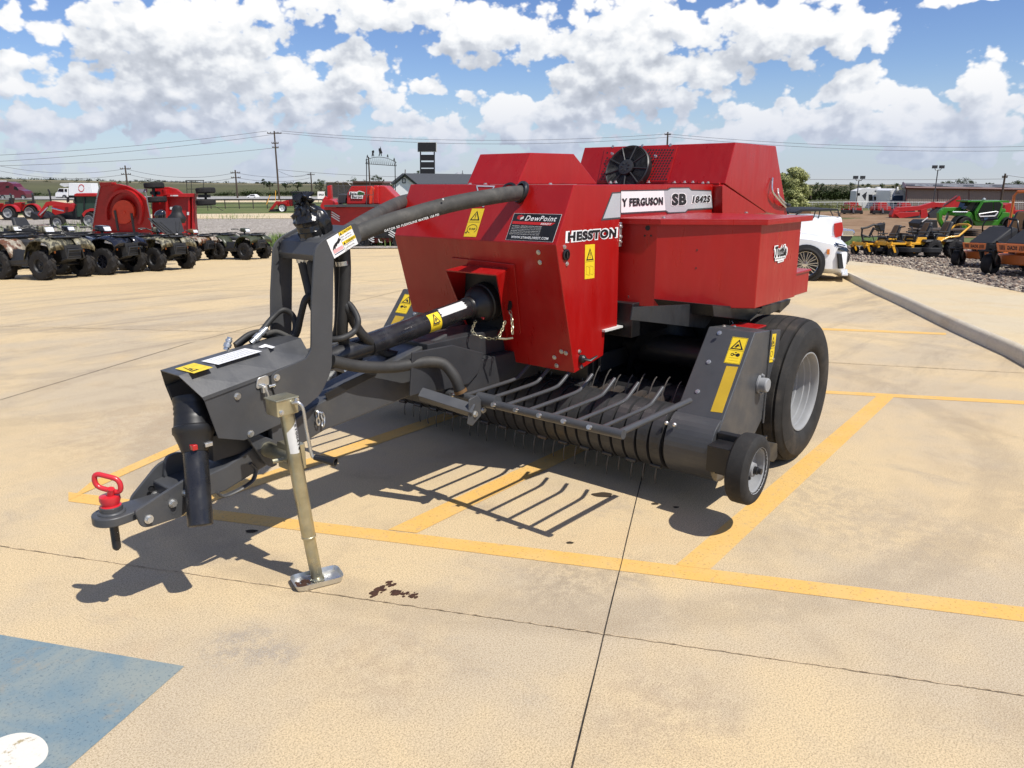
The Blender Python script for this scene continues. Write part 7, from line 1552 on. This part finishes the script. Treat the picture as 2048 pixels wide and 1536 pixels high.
# ================================================================== distance: road traffic, signs, house, poles, trees
SM, d = broot('semi_truck', 25, 398.5, 'maroon sleeper cab truck on the highway at the far left', 'truck')
b = BG(d); b.pp([(-2, 396), (-2, 364), (14, 363.5), (24, 367), (30, 374), (37, 379), (47, 382), (51, 388), (51, 396)], 0, 2.5); b.build('cab', 'maroon', SM, .08)
b = BG(d); b.pp([(27, 378), (29, 372), (33, 374), (37, 379), (36, 381)], -.03, 0); b.pb(11, 371.5, 18, 376, -.03, 0); b.build('window', 'glass_dk', SM); b = BG(d); b.pb(0, 390, 28, 396, -.1, .2); b.build('fuel_tank', 'chrome', SM, .05); bwheel(SM, d, 47, 394.5, 4.8, .35, 90, .6, 0, ('rubber_dk', 'chrome')); bwheel(SM, d, 6, 394.5, 4.8, .35, 90, .6, 0, ('rubber_dk', 'chrome'))
b = BG(d); b.pp([(-80, 395), (-80, 360), (-4, 361), (-4, 395)], 0, 2.5); b.build('trailer', 'dirtyw', SM, .05)
BX, d = broot('box_truck', 150, 397, 'white box truck with a red ring emblem on its side, driving the highway', 'truck')
b = BG(d); b.pp([(137, 391), (137.5, 366), (182, 366.5), (186, 391)], 0, 2.5); b.build('box', 'white', BX, .05); b = BG(d); b.pp([(110, 394), (110.5, 386), (114, 384), (117, 377), (134, 376.5), (136, 394)], .1, 2.3); b.build('cab', 'white', BX, .06); b = BG(d); b.pp([(115, 383), (118, 377.5), (127, 377.5), (127, 384)], .06, .1); b.pp([(129, 378), (134, 378), (134, 384), (129, 383)], .06, .1); b.build('window', 'glass_dk', BX)
b = BG(d); b.pp([(120, 367), (136, 366.5), (136, 373), (128, 374), (119, 370)], .4, 2.2); b.build('wind_fairing', 'dirtyw', BX, .05); b = BG(d); b.pb(112, 388, 186, 395, .3, 2.2); b.build('chassis', 'blackm', BX); bwheel(BX, d, 129, 393.5, 3.8, .3, 90, .6, 0); bwheel(BX, d, 174, 393.5, 3.8, .3, 90, .6, 0)
b = BG(d); n = 28
for k in range(n):
    if k % 14 in (0,): continue
    a, a2 = 2 * pi * k / n, 2 * pi * (k + 1) / n; q = lambda t, r: (162.5 + 6 * r * cos(t), 376.2 - 7.6 * r * sin(t)); b.pp([q(a, 1), q(a2, 1), q(a2, .8), q(a, .8)], -.04, -.01)
b.build('ring_emblem', 'inkred', BX)
HC, d = broot('highway_car', 503, 396, 'small white car passing on the highway behind the pipe fence', 'car'); b = BG(d); b.pp([(493, 396), (493, 392.5), (498, 391.5), (500, 389), (508, 388.7), (512, 391.5), (514, 393), (513.5, 396)], 0, 1.8); b.build('body', 'white', HC, .1); b = BG(d); b.pp([(499, 391.5), (501, 389.6), (508, 389.4), (511, 391.6)], -.03, 0); b.build('window', 'glass_dk', HC); bwheel(HC, d, 497, 395.5, 1.7, .2); bwheel(HC, d, 509.5, 395.5, 1.7, .2)
# ---- white board sign by the road, ranch arch, tall pylon sign
SG, d = broot('roadside_sign', 646, 405, 'white board sign lettered SALE standing by the fence', 'sign'); d = 74; b = BG(d); b.pb(635, 383, 649, 398, 0, .1); b.build('board', 'white', SG); b = BG(d); b.pt([(637, 398, .05), (637, 406, .05)], .6, 4); b.pt([(647, 398, .05), (647, 406, .05)], .6, 4); b.build('post', 'wood', SG)
bb = BG(d); O = bb.p(637, 387.5); dcl = Dec(O, bb.p(648, 387.5) - O, bb.p(637, 391.5) - O, -F0, .01); dcl.text('SALE', .05, 0, .95, .9, 'ink', 0, .05); dcl.build('lettering', SG)
AR, d = broot('ranch_gate_arch', 760, 403, 'dark iron ranch gate arch topped with animal silhouettes', 'gate arch'); d = 80
b = BG(d); b.pt([(733, 317, 0), (733.5, 405, 0)], .9, 6); b.build('post', 'blackm', AR); b = BG(d); b.pt([(790, 322, 0), (791, 405, 0)], .9, 6); b.build('post', 'blackm', AR)
b = BG(d); top = lambda x: 320 - 7.5 * (1 - ((x - 761) / 29) ** 2) + (x - 733) * .06; bot = lambda x: 327.5 + (x - 733) * .07
xs = [731 + 62 * i / 16 for i in range(17)]; b.pt([(x, top(x), 0) for x in xs], .55, 4); b.pt([(x, bot(x), 0) for x in xs], .6, 4)
for i in range(16): b.pt([(xs[i], bot(xs[i]), 0), (xs[i] + 1.9, top(xs[i] + 1.9), 0), (xs[i] + 3.9, bot(xs[i] + 3.9), 0)], .38, 4)
b.build('truss', 'blackm', AR)
b = BG(d); b.pp([(743, 313), (744, 307), (743.5, 302), (746, 300.5), (748, 301), (748.5, 304), (747, 307), (748.5, 313), (747, 313), (746, 309), (745, 313)], 0, .05); b.build('cattle_figure', 'blackm', AR)
b = BG(d); b.pp([(757, 312), (758.5, 306), (757, 300), (757.5, 296), (760, 297), (760.5, 292.5), (762, 297), (763.5, 302), (765, 306), (763, 307), (763.5, 312), (762, 312), (761, 307), (760, 307), (759, 312)], 0, .05); b.build('rider_figure', 'blackm', AR)
for x, y in ((775, 311), (734.5, 312), (788, 318)): b = BG(d); b.pp([(x - 1.5, y + 4), (x - 1, y), (x + .3, y - 3), (x + 1.4, y), (x + 2, y + 4), (x + .8, y + 4), (x + .2, y + 1.6), (x - .4, y + 4)], 0, .05); b.build('bird_figure', 'blackm', AR)
PS, d = broot('pylon_sign', 855, 402, 'tall black pylon sign with a wide head and four stacked blank panels', 'sign'); d = 92
b = BG(d); b.pb(835, 284, 873, 303.5, 0, .6); b.build('head_frame', 'dirtyw', PS); b = BG(d); b.pb(836, 285, 872, 302.5, -.05, 0); b.build('head_panel', 'blackm', PS)
for x in (841, 868.5): b = BG(d); b.pt([(x, 303, .3), (x + .6, 405, .3)], 1.3, 6); b.build('post', 'blackm', PS)
for y in (311, 325.5, 339, 352): b = BG(d); b.pb(841, y - 1.5, 868, y + (10 if y < 350 else 3), .15, .35); b.build('panel', 'blackm', PS)
# ---- white house
HS, d = broot('farmhouse', 820, 402, 'white gabled house with a dark shingle roof standing behind the bale machine', 'house'); d = 84
sd = (F0 * cos(rad(40)) + RT * sin(rad(40))) * 11
b = BG(d); gab = [b.p(786, 404), b.p(786, 367.5), b.p(807, 352), b.p(830, 369.5), b.p(830, 404)]; b.prism(gab, sd); b.build('wall', 'housew', HS)
b = BG(d); r0, l0, q0 = b.p(807, 349.5, -.4), b.p(783.5, 368.5, -.4), b.p(833, 371, -.4); s2 = sd * 1.06; b.quad(r0, r0 + s2, q0 + s2, q0); b.quad(r0, l0, l0 + s2, r0 + s2); o = b.build('roof', 'roof_dk', HS); sm_ = o.modifiers.new('t', 'SOLIDIFY'); sm_.thickness = .22
b = BG(d); b.pb(804.5, 357, 811, 366.5, -.06, 0); w_ = b.build('window', 'blackm', HS); b = BG(d); b.pb(806, 358.5, 809.8, 365, -.09, -.06); b.build('pane', 'dirtyw', w_)
b = BG(d); b.pt([(787, 368, -.05), (787, 402, -.05)], .7, 4); b.build('corner_board', 'blackm', HS); b = BG(d); b.pp([(772, 378), (784, 371), (786, 373), (786, 392), (774, 392)], .5, 6); b.build('porch', 'brown', HS)
b = BG(d); b.pt([(810, 352, 3), (810.5, 339, 3)], .9); b.build('chimney_pipe', 'brown', HS)
FS, d = broot('feed_store', 720, 398, 'brown low roofed shed partly seen above the bale machine', 'shed'); d = 120; b = BG(d); b.pb(706, 365, 764, 398, 0, 8); b.build('wall', 'brown', FS); b = BG(d); b.pp([(704, 365), (706, 362), (766, 362.5), (768, 366)], -1, 9); b.build('roof', 'brown', FS)
WB, d = broot('metal_shed', 680, 398, 'pale flat roofed shed behind the pump of the bale machine', 'shed'); d = 135; b = BG(d); b.pb(652, 364.5, 704, 398, 0, 8); b.build('wall', 'siding', WB); b = BG(d); b.pp([(650, 364), (652, 362.5), (706, 363), (708, 366)], -1, 9); b.build('roof', 'dirtyw', WB)
GB, d = broot('grain_bin', 915, 398, 'grey grain bin with a slim auger mast beside it, far beyond the hood', 'grain bin'); d = 130; b = BG(d); b.lathe([(.9, -3), (.9, 1.6), (.0, 2.1)], b.p(917, 370), NZ, 16); b.build('bin', 'galv', GB); b = BG(d); b.pt([(925, 341, 0), (925, 395, 0)], .7, 4); b.pt([(925, 345, 0), (912, 360, 0)], .25, 3); b.pt([(925, 345, 0), (932, 356, 0)], .25, 3); b.build('mast', 'grey_dk', GB)
# ---- utility poles and the lines between them
def pole(px, pyt, pyb, d, label, r=.14, arms=()):
    g = at(px, pyb, d=d); ro = empty('utility_pole', g, 0, label, 'utility pole', 'utility poles along the highway'); top = at(px, pyt, d=d); top = V((g.x, g.y, top.z))
    b = MB(); b.tube([g - V((0, 0, 1)), top], r, 8, rs=[r * 1.15, r * .8]); b.build('shaft', 'wood', ro)
    for k, (dz, hw) in enumerate(arms):
        b = MB(); c = top - V((0, 0, dz)); b.tube([c - RT * hw, c + RT * hw], .07, 4); 
        for t in (-1, -.55, .55, 1): b.cyl(c + RT * (hw * t * .95), c + RT * (hw * t * .95) + V((0, 0, .22)), .05, 6)
        b.build('crossarm', 'wood', ro)
    return top
T1 = pole(558.5, 262, 397, 130, 'tall dark utility pole with a broad crossarm, nearest the highway tractor', .14, ((.35, 1.15), (1.9, .55), (2.6, .5)))
T2 = pole(255, 331, 372, 150, 'distant utility pole with two short crossarms right of the box truck', .16, ((.6, 1.0), (1.6, .9)))
T3 = pole(474.5, 340, 388, 150, 'distant utility pole above the passing white car', .16, ((.5, .9), (1.4, .9)))
T4 = pole(624, 345, 385, 190, 'distant utility pole just left of the bale machine railing', .16, ((.5, .9),))
T5 = pole(741, 314, 400, 85, 'rusty utility pole standing just inside the ranch gate arch', .085, ())
T6 = pole(1334, 264, 300, 130, 'utility pole whose top pokes above the rear hood of the baler', .15, ((.4, .5),))
T7 = pole(2000, 347, 415, 106, 'dark utility pole standing in front of the tan warehouse', .14, ((.5, .35),))
def wire(a, b_, sag, n=14, r=.026, name='power_line', label=None, grp='overhead wires between the poles'):
    a, b_ = V(a), V(b_); m = MB(); m.tube([a.lerp(b_, i / n) - V((0, 0, sag * 4 * (i / n) * (1 - i / n))) for i in range(n + 1)], r, 4, caps=False)
    return tag(m.build(name, 'wire'), label, 'wire', grp)
lab = 'thin black overhead wire strung between utility poles'
off = lambda x, y, d: at(x, y, d=d)
wire(off(-60, 313, 115), T1 + RT * -1.2, .5, label='overhead wire running left from the tall pole, highest of the bundle'); wire(off(-60, 326, 115), T1 - V((0, 0, .5)), .5, label='overhead wire running left from the tall pole, second from the top'); wire(off(-60, 333, 112), T1 - V((0, 0, 2.6)), .5, label='overhead wire running left from the tall pole, lowest of the bundle')
wire(T1 + RT * 1.2, T6 - V((0, 0, .3)), 1.2, 20, label='long overhead wire from the tall pole to the pole behind the baler'); wire(T1 - V((0, 0, .2)), T6 - V((0, 0, .8)), 1.4, 20, label='long overhead wire hanging just below the top one towards the baler')
wire(T1 - V((0, 0, 6.0)), off(1000, 352, 130), .6, 16, label='low wire from halfway up the tall pole past the pylon sign'); wire(T1 - V((0, 0, 6.1)), T4, 1.0, label='slanting wire from halfway up the tall pole to a far pole')
wire(off(-60, 318, 140), T2 - V((0, 0, .6)), 1.5, r=.03, label='far wire reaching the pole beyond the box truck, upper'); wire(off(-60, 328, 140), T2 - V((0, 0, 1.6)), 1.5, r=.03, label='far wire reaching the pole beyond the box truck, lower')
for z in (.5, 1.4): wire(T2 - V((0, 0, z + .1)), T3 - V((0, 0, z)), 1.2, r=.03, label='far wire between the two distant poles, ' + ('upper' if z < 1 else 'lower')); wire(T3 - V((0, 0, z)), T4 - V((0, 0, z - .2)), .8, r=.03, label='far wire over the passing white car towards the railing, ' + ('upper' if z < 1 else 'lower'))
wire(T6 - V((0, 0, .3)), off(2150, 290, 120), 1.0, 20, label='overhead wire from the pole behind the baler towards the right edge, upper'); wire(T6 - V((0, 0, .7)), off(2150, 299, 120), 1.0, 20, label='overhead wire from the pole behind the baler towards the right edge, lower'); wire(off(1560, 358, 108), T7 - V((0, 0, .7)), .1, 16, label='level wire crossing in front of the tree line to the warehouse pole'); wire(T7 - V((0, 0, .2)), off(2150, 365, 104), .1, 6, label='short wire leaving the warehouse pole to the right')
# yellow guy guards
for (x0, y0, x1, y1) in ((540, 390, 533, 409), (551, 381, 551, 400)): gy = empty('guy_marker', at(x1, y1, d=66), 0, 'yellow plastic guard on a guy wire, %s' % ('leaning' if x0 != x1 else 'upright, right of the leaning one'), 'guy guard'); b = BG(66); b.pt([(x0, y0, 0), (x1, y1, 0)], .7, 5); b.build('sleeve', 'mowy', gy)
# ---- floodlight poles on the right
for x, yt, yb, dd_, lab in ((1712, 361, 412, 104, 'short floodlight pole with two lamp heads beside the caravan'), (1866, 340, 412, 96, 'tall floodlight pole with twin lamp heads before the warehouse')):
    g = at(x, yb, d=dd_); ro = empty('floodlight_pole', g, 0, lab, 'light pole'); tz = at(x, yt, d=dd_).z; k = dd_ / 1579; b = MB(); b.tube([g - V((0, 0, .6)), V((g.x, g.y, tz))], 1.0 * k, 6); c = V((g.x, g.y, tz + 0)); b.tube([c - RT * 7 * k + UP0 * 4 * k, c - RT * 5 * k, c + RT * 5 * k, c + RT * 7 * k + UP0 * 4 * k], .7 * k, 5); b.build('pole', 'grey', ro)
    for s in (-1, 1): b = MB(); q = c + RT * (7 * s * k) + UP0 * 6 * k; b.hull8([q + RT * a * k + F0 * e * k + UP0 * h * k for h in (-3, 3) for a, e in ((-4, -3), (4, -3), (4, 3), (-4, 3))]); b.build('lamp_head', 'grey_dk', ro)
# ---- pipe fence along the grass
PF, d = broot('pipe_fence', 480, 419, 'rusty pipe rail fence with round posts along the grass', 'fence')
FA, FB = [(395, 405.5), (430, 406), (700, 407)], None
b = MB(); rail = [gp(150, 421), gp(430, 419), gp(640, 418.5), gp(1000, 418)]; rr2_ = resamp(rail, 60)
for hgt in (.25, .62, 1.0): b = MB(); b.tube([p + V((0, 0, hgt)) for p in rr2_], .035, 5); b.build('rail', 'pipe', PF)
for i in range(0, 61, 2): b = MB(); b.tube([rr2_[i] - V((0, 0, .1)), rr2_[i] + V((0, 0, 1.05))], .05, 6); b.build('post', 'pipe', PF)
GT = tag(empty('bale_ring', gp(420, 423)), 'thin black steel tubing frame lying on the grass left of the fence posts', 'frame'); b = MB(); q = GT.location; b.tube([q + RT * -2.2 + V((0, 0, .55)), q + RT * .5 + V((0, 0, .55)), q + RT * 1.4 + V((0, 0, .05))], .03, 5); b.tube([q + RT * -.2 + V((0, 0, .0)), q + RT * -.2 + V((0, 0, .9))], .03, 5); b.build('tubing', 'blackm', GT)
SCF, d = broot('pipe_scaffold', 386, 392, 'open frame of thin dark pipes behind the red mower wheels', 'frame'); d = 64; b = BG(d); b.pt([(372, 361, 0), (408, 361, 0)], .8, 4); b.pt([(373, 361, 0), (374, 388, 0)], .7, 4); b.pt([(407, 361, 0), (407, 380, 0)], .7, 4); b.pt([(382, 361, .8), (384, 392, .8)], .7, 4); b.pt([(374, 378, 0), (395, 378, 0)], .7, 4); b.build('frame', 'blackm', SCF)
# ---- trees
def tree(px, pyb, pyt, hw, d, name, label, leaf, seed, dens=1.0, group=None, dome=.55, trunk=True, leafm2=None):
    """tapered trunk with limbs and a crown of many small leaf faces in clumps"""
    rn = random.Random(seed); g = at(px, pyb, d=d); H = at(px, pyt, d=d).z - g.z; k = d / 1579; Rw = hw * k
    ro = empty(name, g, 0, label, 'tree', group)
    b = MB(); c0 = g + V((0, 0, H * .34)); b.tube([g - V((0, 0, .5)), g + V((rn.uniform(-.1, .1) * Rw, 0, H * .25)), c0 + V((0, 0, H * .15))], Rw * .08, 7, rs=[Rw * .10, Rw * .075, Rw * .03])
    clumps = []
    for i in range(int(16 * dens) + 6):
        a = rn.uniform(0, 2 * pi); u = rn.random() ** .5; z = rn.uniform(.12, 1.0); ww = (1 - abs(z - .42) ** 2 * 1.7); ww = max(.25, ww)
        p = g + V((cos(a) * Rw * u * ww * .86, sin(a) * Rw * u * ww * .86, H * (.14 + .80 * z))); clumps.append((p, Rw * rn.uniform(.20, .38) * (.6 + .4 * ww)))
    for p, r in clumps[:9]: b.tube([g + V((0, 0, H * .22)), g.lerp(p, .6) + V((0, 0, H * .06)), p], Rw * .02, 5, rs=[Rw * .045, Rw * .025, Rw * .008])
    b.build('trunk', 'bark', ro)
    b = MB(); ls = max(.9 * k, Rw * .042)
    for p, r in clumps:
        n = int(95 * dens); b.m = 0 if rn.random() < .6 else 1
        for j in range(n):
            dv_ = V((rn.gauss(0, 1), rn.gauss(0, 1), rn.gauss(0, 1))).normalized(); q = p + V((dv_.x, dv_.y, dv_.z * .75)) * (r * rn.random() ** .33 * rn.uniform(.8, 1.15))
            t = V((rn.gauss(0, 1), rn.gauss(0, 1), rn.gauss(0, 1))).normalized(); w = t.cross(dv_).normalized() if t.cross(dv_).length > .01 else RT; s_ = ls * rn.uniform(.6, 1.5)
            b.quad(q - t * s_, q + w * s_ * .55, q + t * s_, q - w * s_ * .55)
    b.build('crown', [leaf, leafm2 or leaf], ro)
    return ro
tree(1574, 434, 334, 42, 42, 'bushy_tree', 'feathery light green tree right of the baler rear hood', 'leaf_wil', 3, 4.2, leafm2='leaf_lt', dome=.8)
rt_ = random.Random(9); TG = 'dark trees along the far tree line'
spots = [(1635, 392, 366, 22, 155), (1668, 391, 368, 20, 162), (1700, 390, 366, 20, 170), (1650, 391, 364, 14, 182), (1730, 390, 368, 16, 167), (1762, 390, 368, 20, 186), (1790, 388, 367, 16, 189), (1912, 378, 354, 24, 173), (1940, 378, 362, 18, 178), (1975, 380, 366, 14, 170), (2035, 380, 363, 24, 155), (2012, 381, 367, 14, 162), (1622, 392, 370, 16, 148), (1880, 378, 364, 14, 179)]
names = ['rounded dark tree right behind the feathery light one', 'dark tree in the line left of the first floodlight pole', 'dark tree behind the first floodlight pole', 'taller dark tree crown poking above the line left of the caravan', 'dark tree just above the caravan front cap', 'dark tree over the middle of the caravan roof', 'dark tree between the caravan and the warehouse gable', 'biggest dark oak rising above the warehouse roof', 'rounded tree right of the biggest oak above the warehouse', 'small tree above the warehouse roof near its pole', 'wide tree at the right edge above the warehouse', 'small tree just right of the warehouse pole', 'low dark bush at the left end of the tree line', 'small tree left of the biggest oak above the warehouse']
for i, ((x, yb, yt, hw, dd_), nm) in enumerate(zip(spots, names)): tree(x, yb, yt, hw, dd_, 'oak_tree', nm, 'leaf_dk' if i in (3, 7, 13) else 'leaf', 20 + i, .55, TG, leafm2='leaf')
spots = [(642, 388, 358, 17, 150), (700, 386, 357, 15, 170), (718, 386, 353, 22, 165), (752, 378, 350, 15, 150), (763, 378, 354, 8, 150), (596, 378, 363, 12, 200), (835, 362, 342, 16, 140), (540, 376, 363, 9, 200), (528, 372, 357, 6, 205), (930, 380, 349, 14, 120), (572, 377, 366, 10, 210), (784, 382, 366, 10, 130)]
names = ['dark tree left of the bale machine railing', 'dark tree over the left part of the pale shed', 'broad dark tree above the brown shed', 'dark leafy tree just right of the rusty pole', 'small dark tree right of the leafy one by the arch', 'low dark tree clump right of the tall pole', 'dark tree crown behind the pylon sign foot', 'round tree left of the tall pole', 'narrow tree left of the round one by the tall pole', 'dark tree beside the grain bin mast', 'flat dark bush just right of the tall pole', 'small dark tree beside the white house']
for i, ((x, yb, yt, hw, dd_), nm) in enumerate(zip(spots, names)): tree(x, yb, yt, hw, dd_, 'oak_tree', nm, 'leaf_dk', 50 + i, .5, TG, leafm2='leaf')
# scrub on the far ridge and along the road: one uncountable mass each
def scrub(name, label, items, m, seed, up=1.0):
    rn = random.Random(seed); b = MB()
    for (px, pyb, hw, h_, d) in items:
        g = at(px, pyb, d=d); k = d / 1579
        for j in range(60):
            q = g + RT * (rn.gauss(0, .45) * hw * k) + F0 * (rn.gauss(0, .4) * hw * k) + V((0, 0, abs(rn.gauss(.3, .35)) * h_ * k)); t = V((rn.gauss(0, 1), rn.gauss(0, 1), rn.gauss(0, 1))).normalized(); w = t.cross(V((.3, .5, .8))).normalized(); s_ = h_ * k * .22 * rn.uniform(.6, 1.4)
            b.quad(q - t * s_, q + w * s_ * .6, q + t * s_, q - w * s_ * .6)
    return tag(b.build(name, m), label, 'scrub', kind='stuff')
rn = random.Random(77); it = []
for i in range(150):
    x = rn.uniform(-60, 800); y = 357.5 + max(0, min(1, x / 420)) * 9 + (x > 420) * (x - 420) * .006; it.append((x, y, rn.uniform(4, 13), rn.uniform(1.5, 4.5), 820))
for i in range(30): it.append((rn.uniform(-60, 320), rn.uniform(362, 368), rn.uniform(3, 9), rn.uniform(2, 4), 600))
scrub('ridge_scrub', 'thin dark scrub line on the far ridge beyond the fields', it, 'leaf_dk', 5)
it = [(rn.uniform(430, 800), 390 + rn.uniform(-2, 2), 12, rn.uniform(4, 8), 170) for i in range(70)] + [(rn.uniform(20, 200), 391 + rn.uniform(-2, 1), 10, rn.uniform(3, 6), 160) for i in range(30)]
scrub('roadside_weeds', 'dark weeds along the far side of the highway', it, 'leaf', 6)
it = [(rn.uniform(1560, 1735), 397 + rn.uniform(-4, 3), 16, rn.uniform(5, 14), 150) for i in range(90)]
scrub('brush', 'mixed green brush below the tree line left of the caravan', it, 'leaf', 8)
it = [(rn.uniform(1560, 1720), 414 + rn.uniform(-3, 4), 10, rn.uniform(3, 7), 92) for i in range(50)]
scrub('fence_weeds', 'dry weeds along the yard fence', it, 'leaf_lt', 9)
def tuft(name, label, pts, h, m, n, seed):
    rn = random.Random(seed); b = MB()
    for i in range(n):
        (x, y, sx_, sy_) = rn.choice(pts); g = gp(x + rn.gauss(0, sx_), y + rn.gauss(0, sy_)); a = rn.uniform(0, 2 * pi); hh = h * rn.uniform(.4, 1.2); ln = V((cos(a), sin(a), 0)) * hh * rn.uniform(.1, .6); w = V((-sin(a), cos(a), 0)) * h * .035
        b.add([g - w, g + w, g + ln * .5 + w * .7 + V((0, 0, hh * .7)), g + ln * .5 - w * .7 + V((0, 0, hh * .7)), g + ln + V((0, 0, hh))], [(0, 1, 2, 3), (3, 2, 4)])
    return tag(b.build(name, m), label, 'grass', kind='stuff')
mat('blade', (.11, .17, .035), .7, var=.4, vscale=3)
tuft('tall_grass', 'bright tall grass growing at the lot edge behind the hose stand', [(550, 494, 14, 3), (575, 490, 14, 3), (600, 492, 14, 3), (700, 489, 10, 2), (765, 490, 12, 1.5)], .5, 'blade', 1500, 3)
tuft('weeds', 'green weeds among the gravel between the lot and the drive', [(90, 468, 60, 5), (30, 462, 30, 4), (150, 455, 30, 4), (470, 437, 40, 2), (330, 480, 60, 8)], .35, 'blade', 900, 4)
tuft('kerb_grass', 'strip of green grass along the drive behind the mowers', [(1705, 490, 20, 3), (1760, 488, 30, 4), (1840, 488, 40, 4)], .2, 'blade', 900, 5)
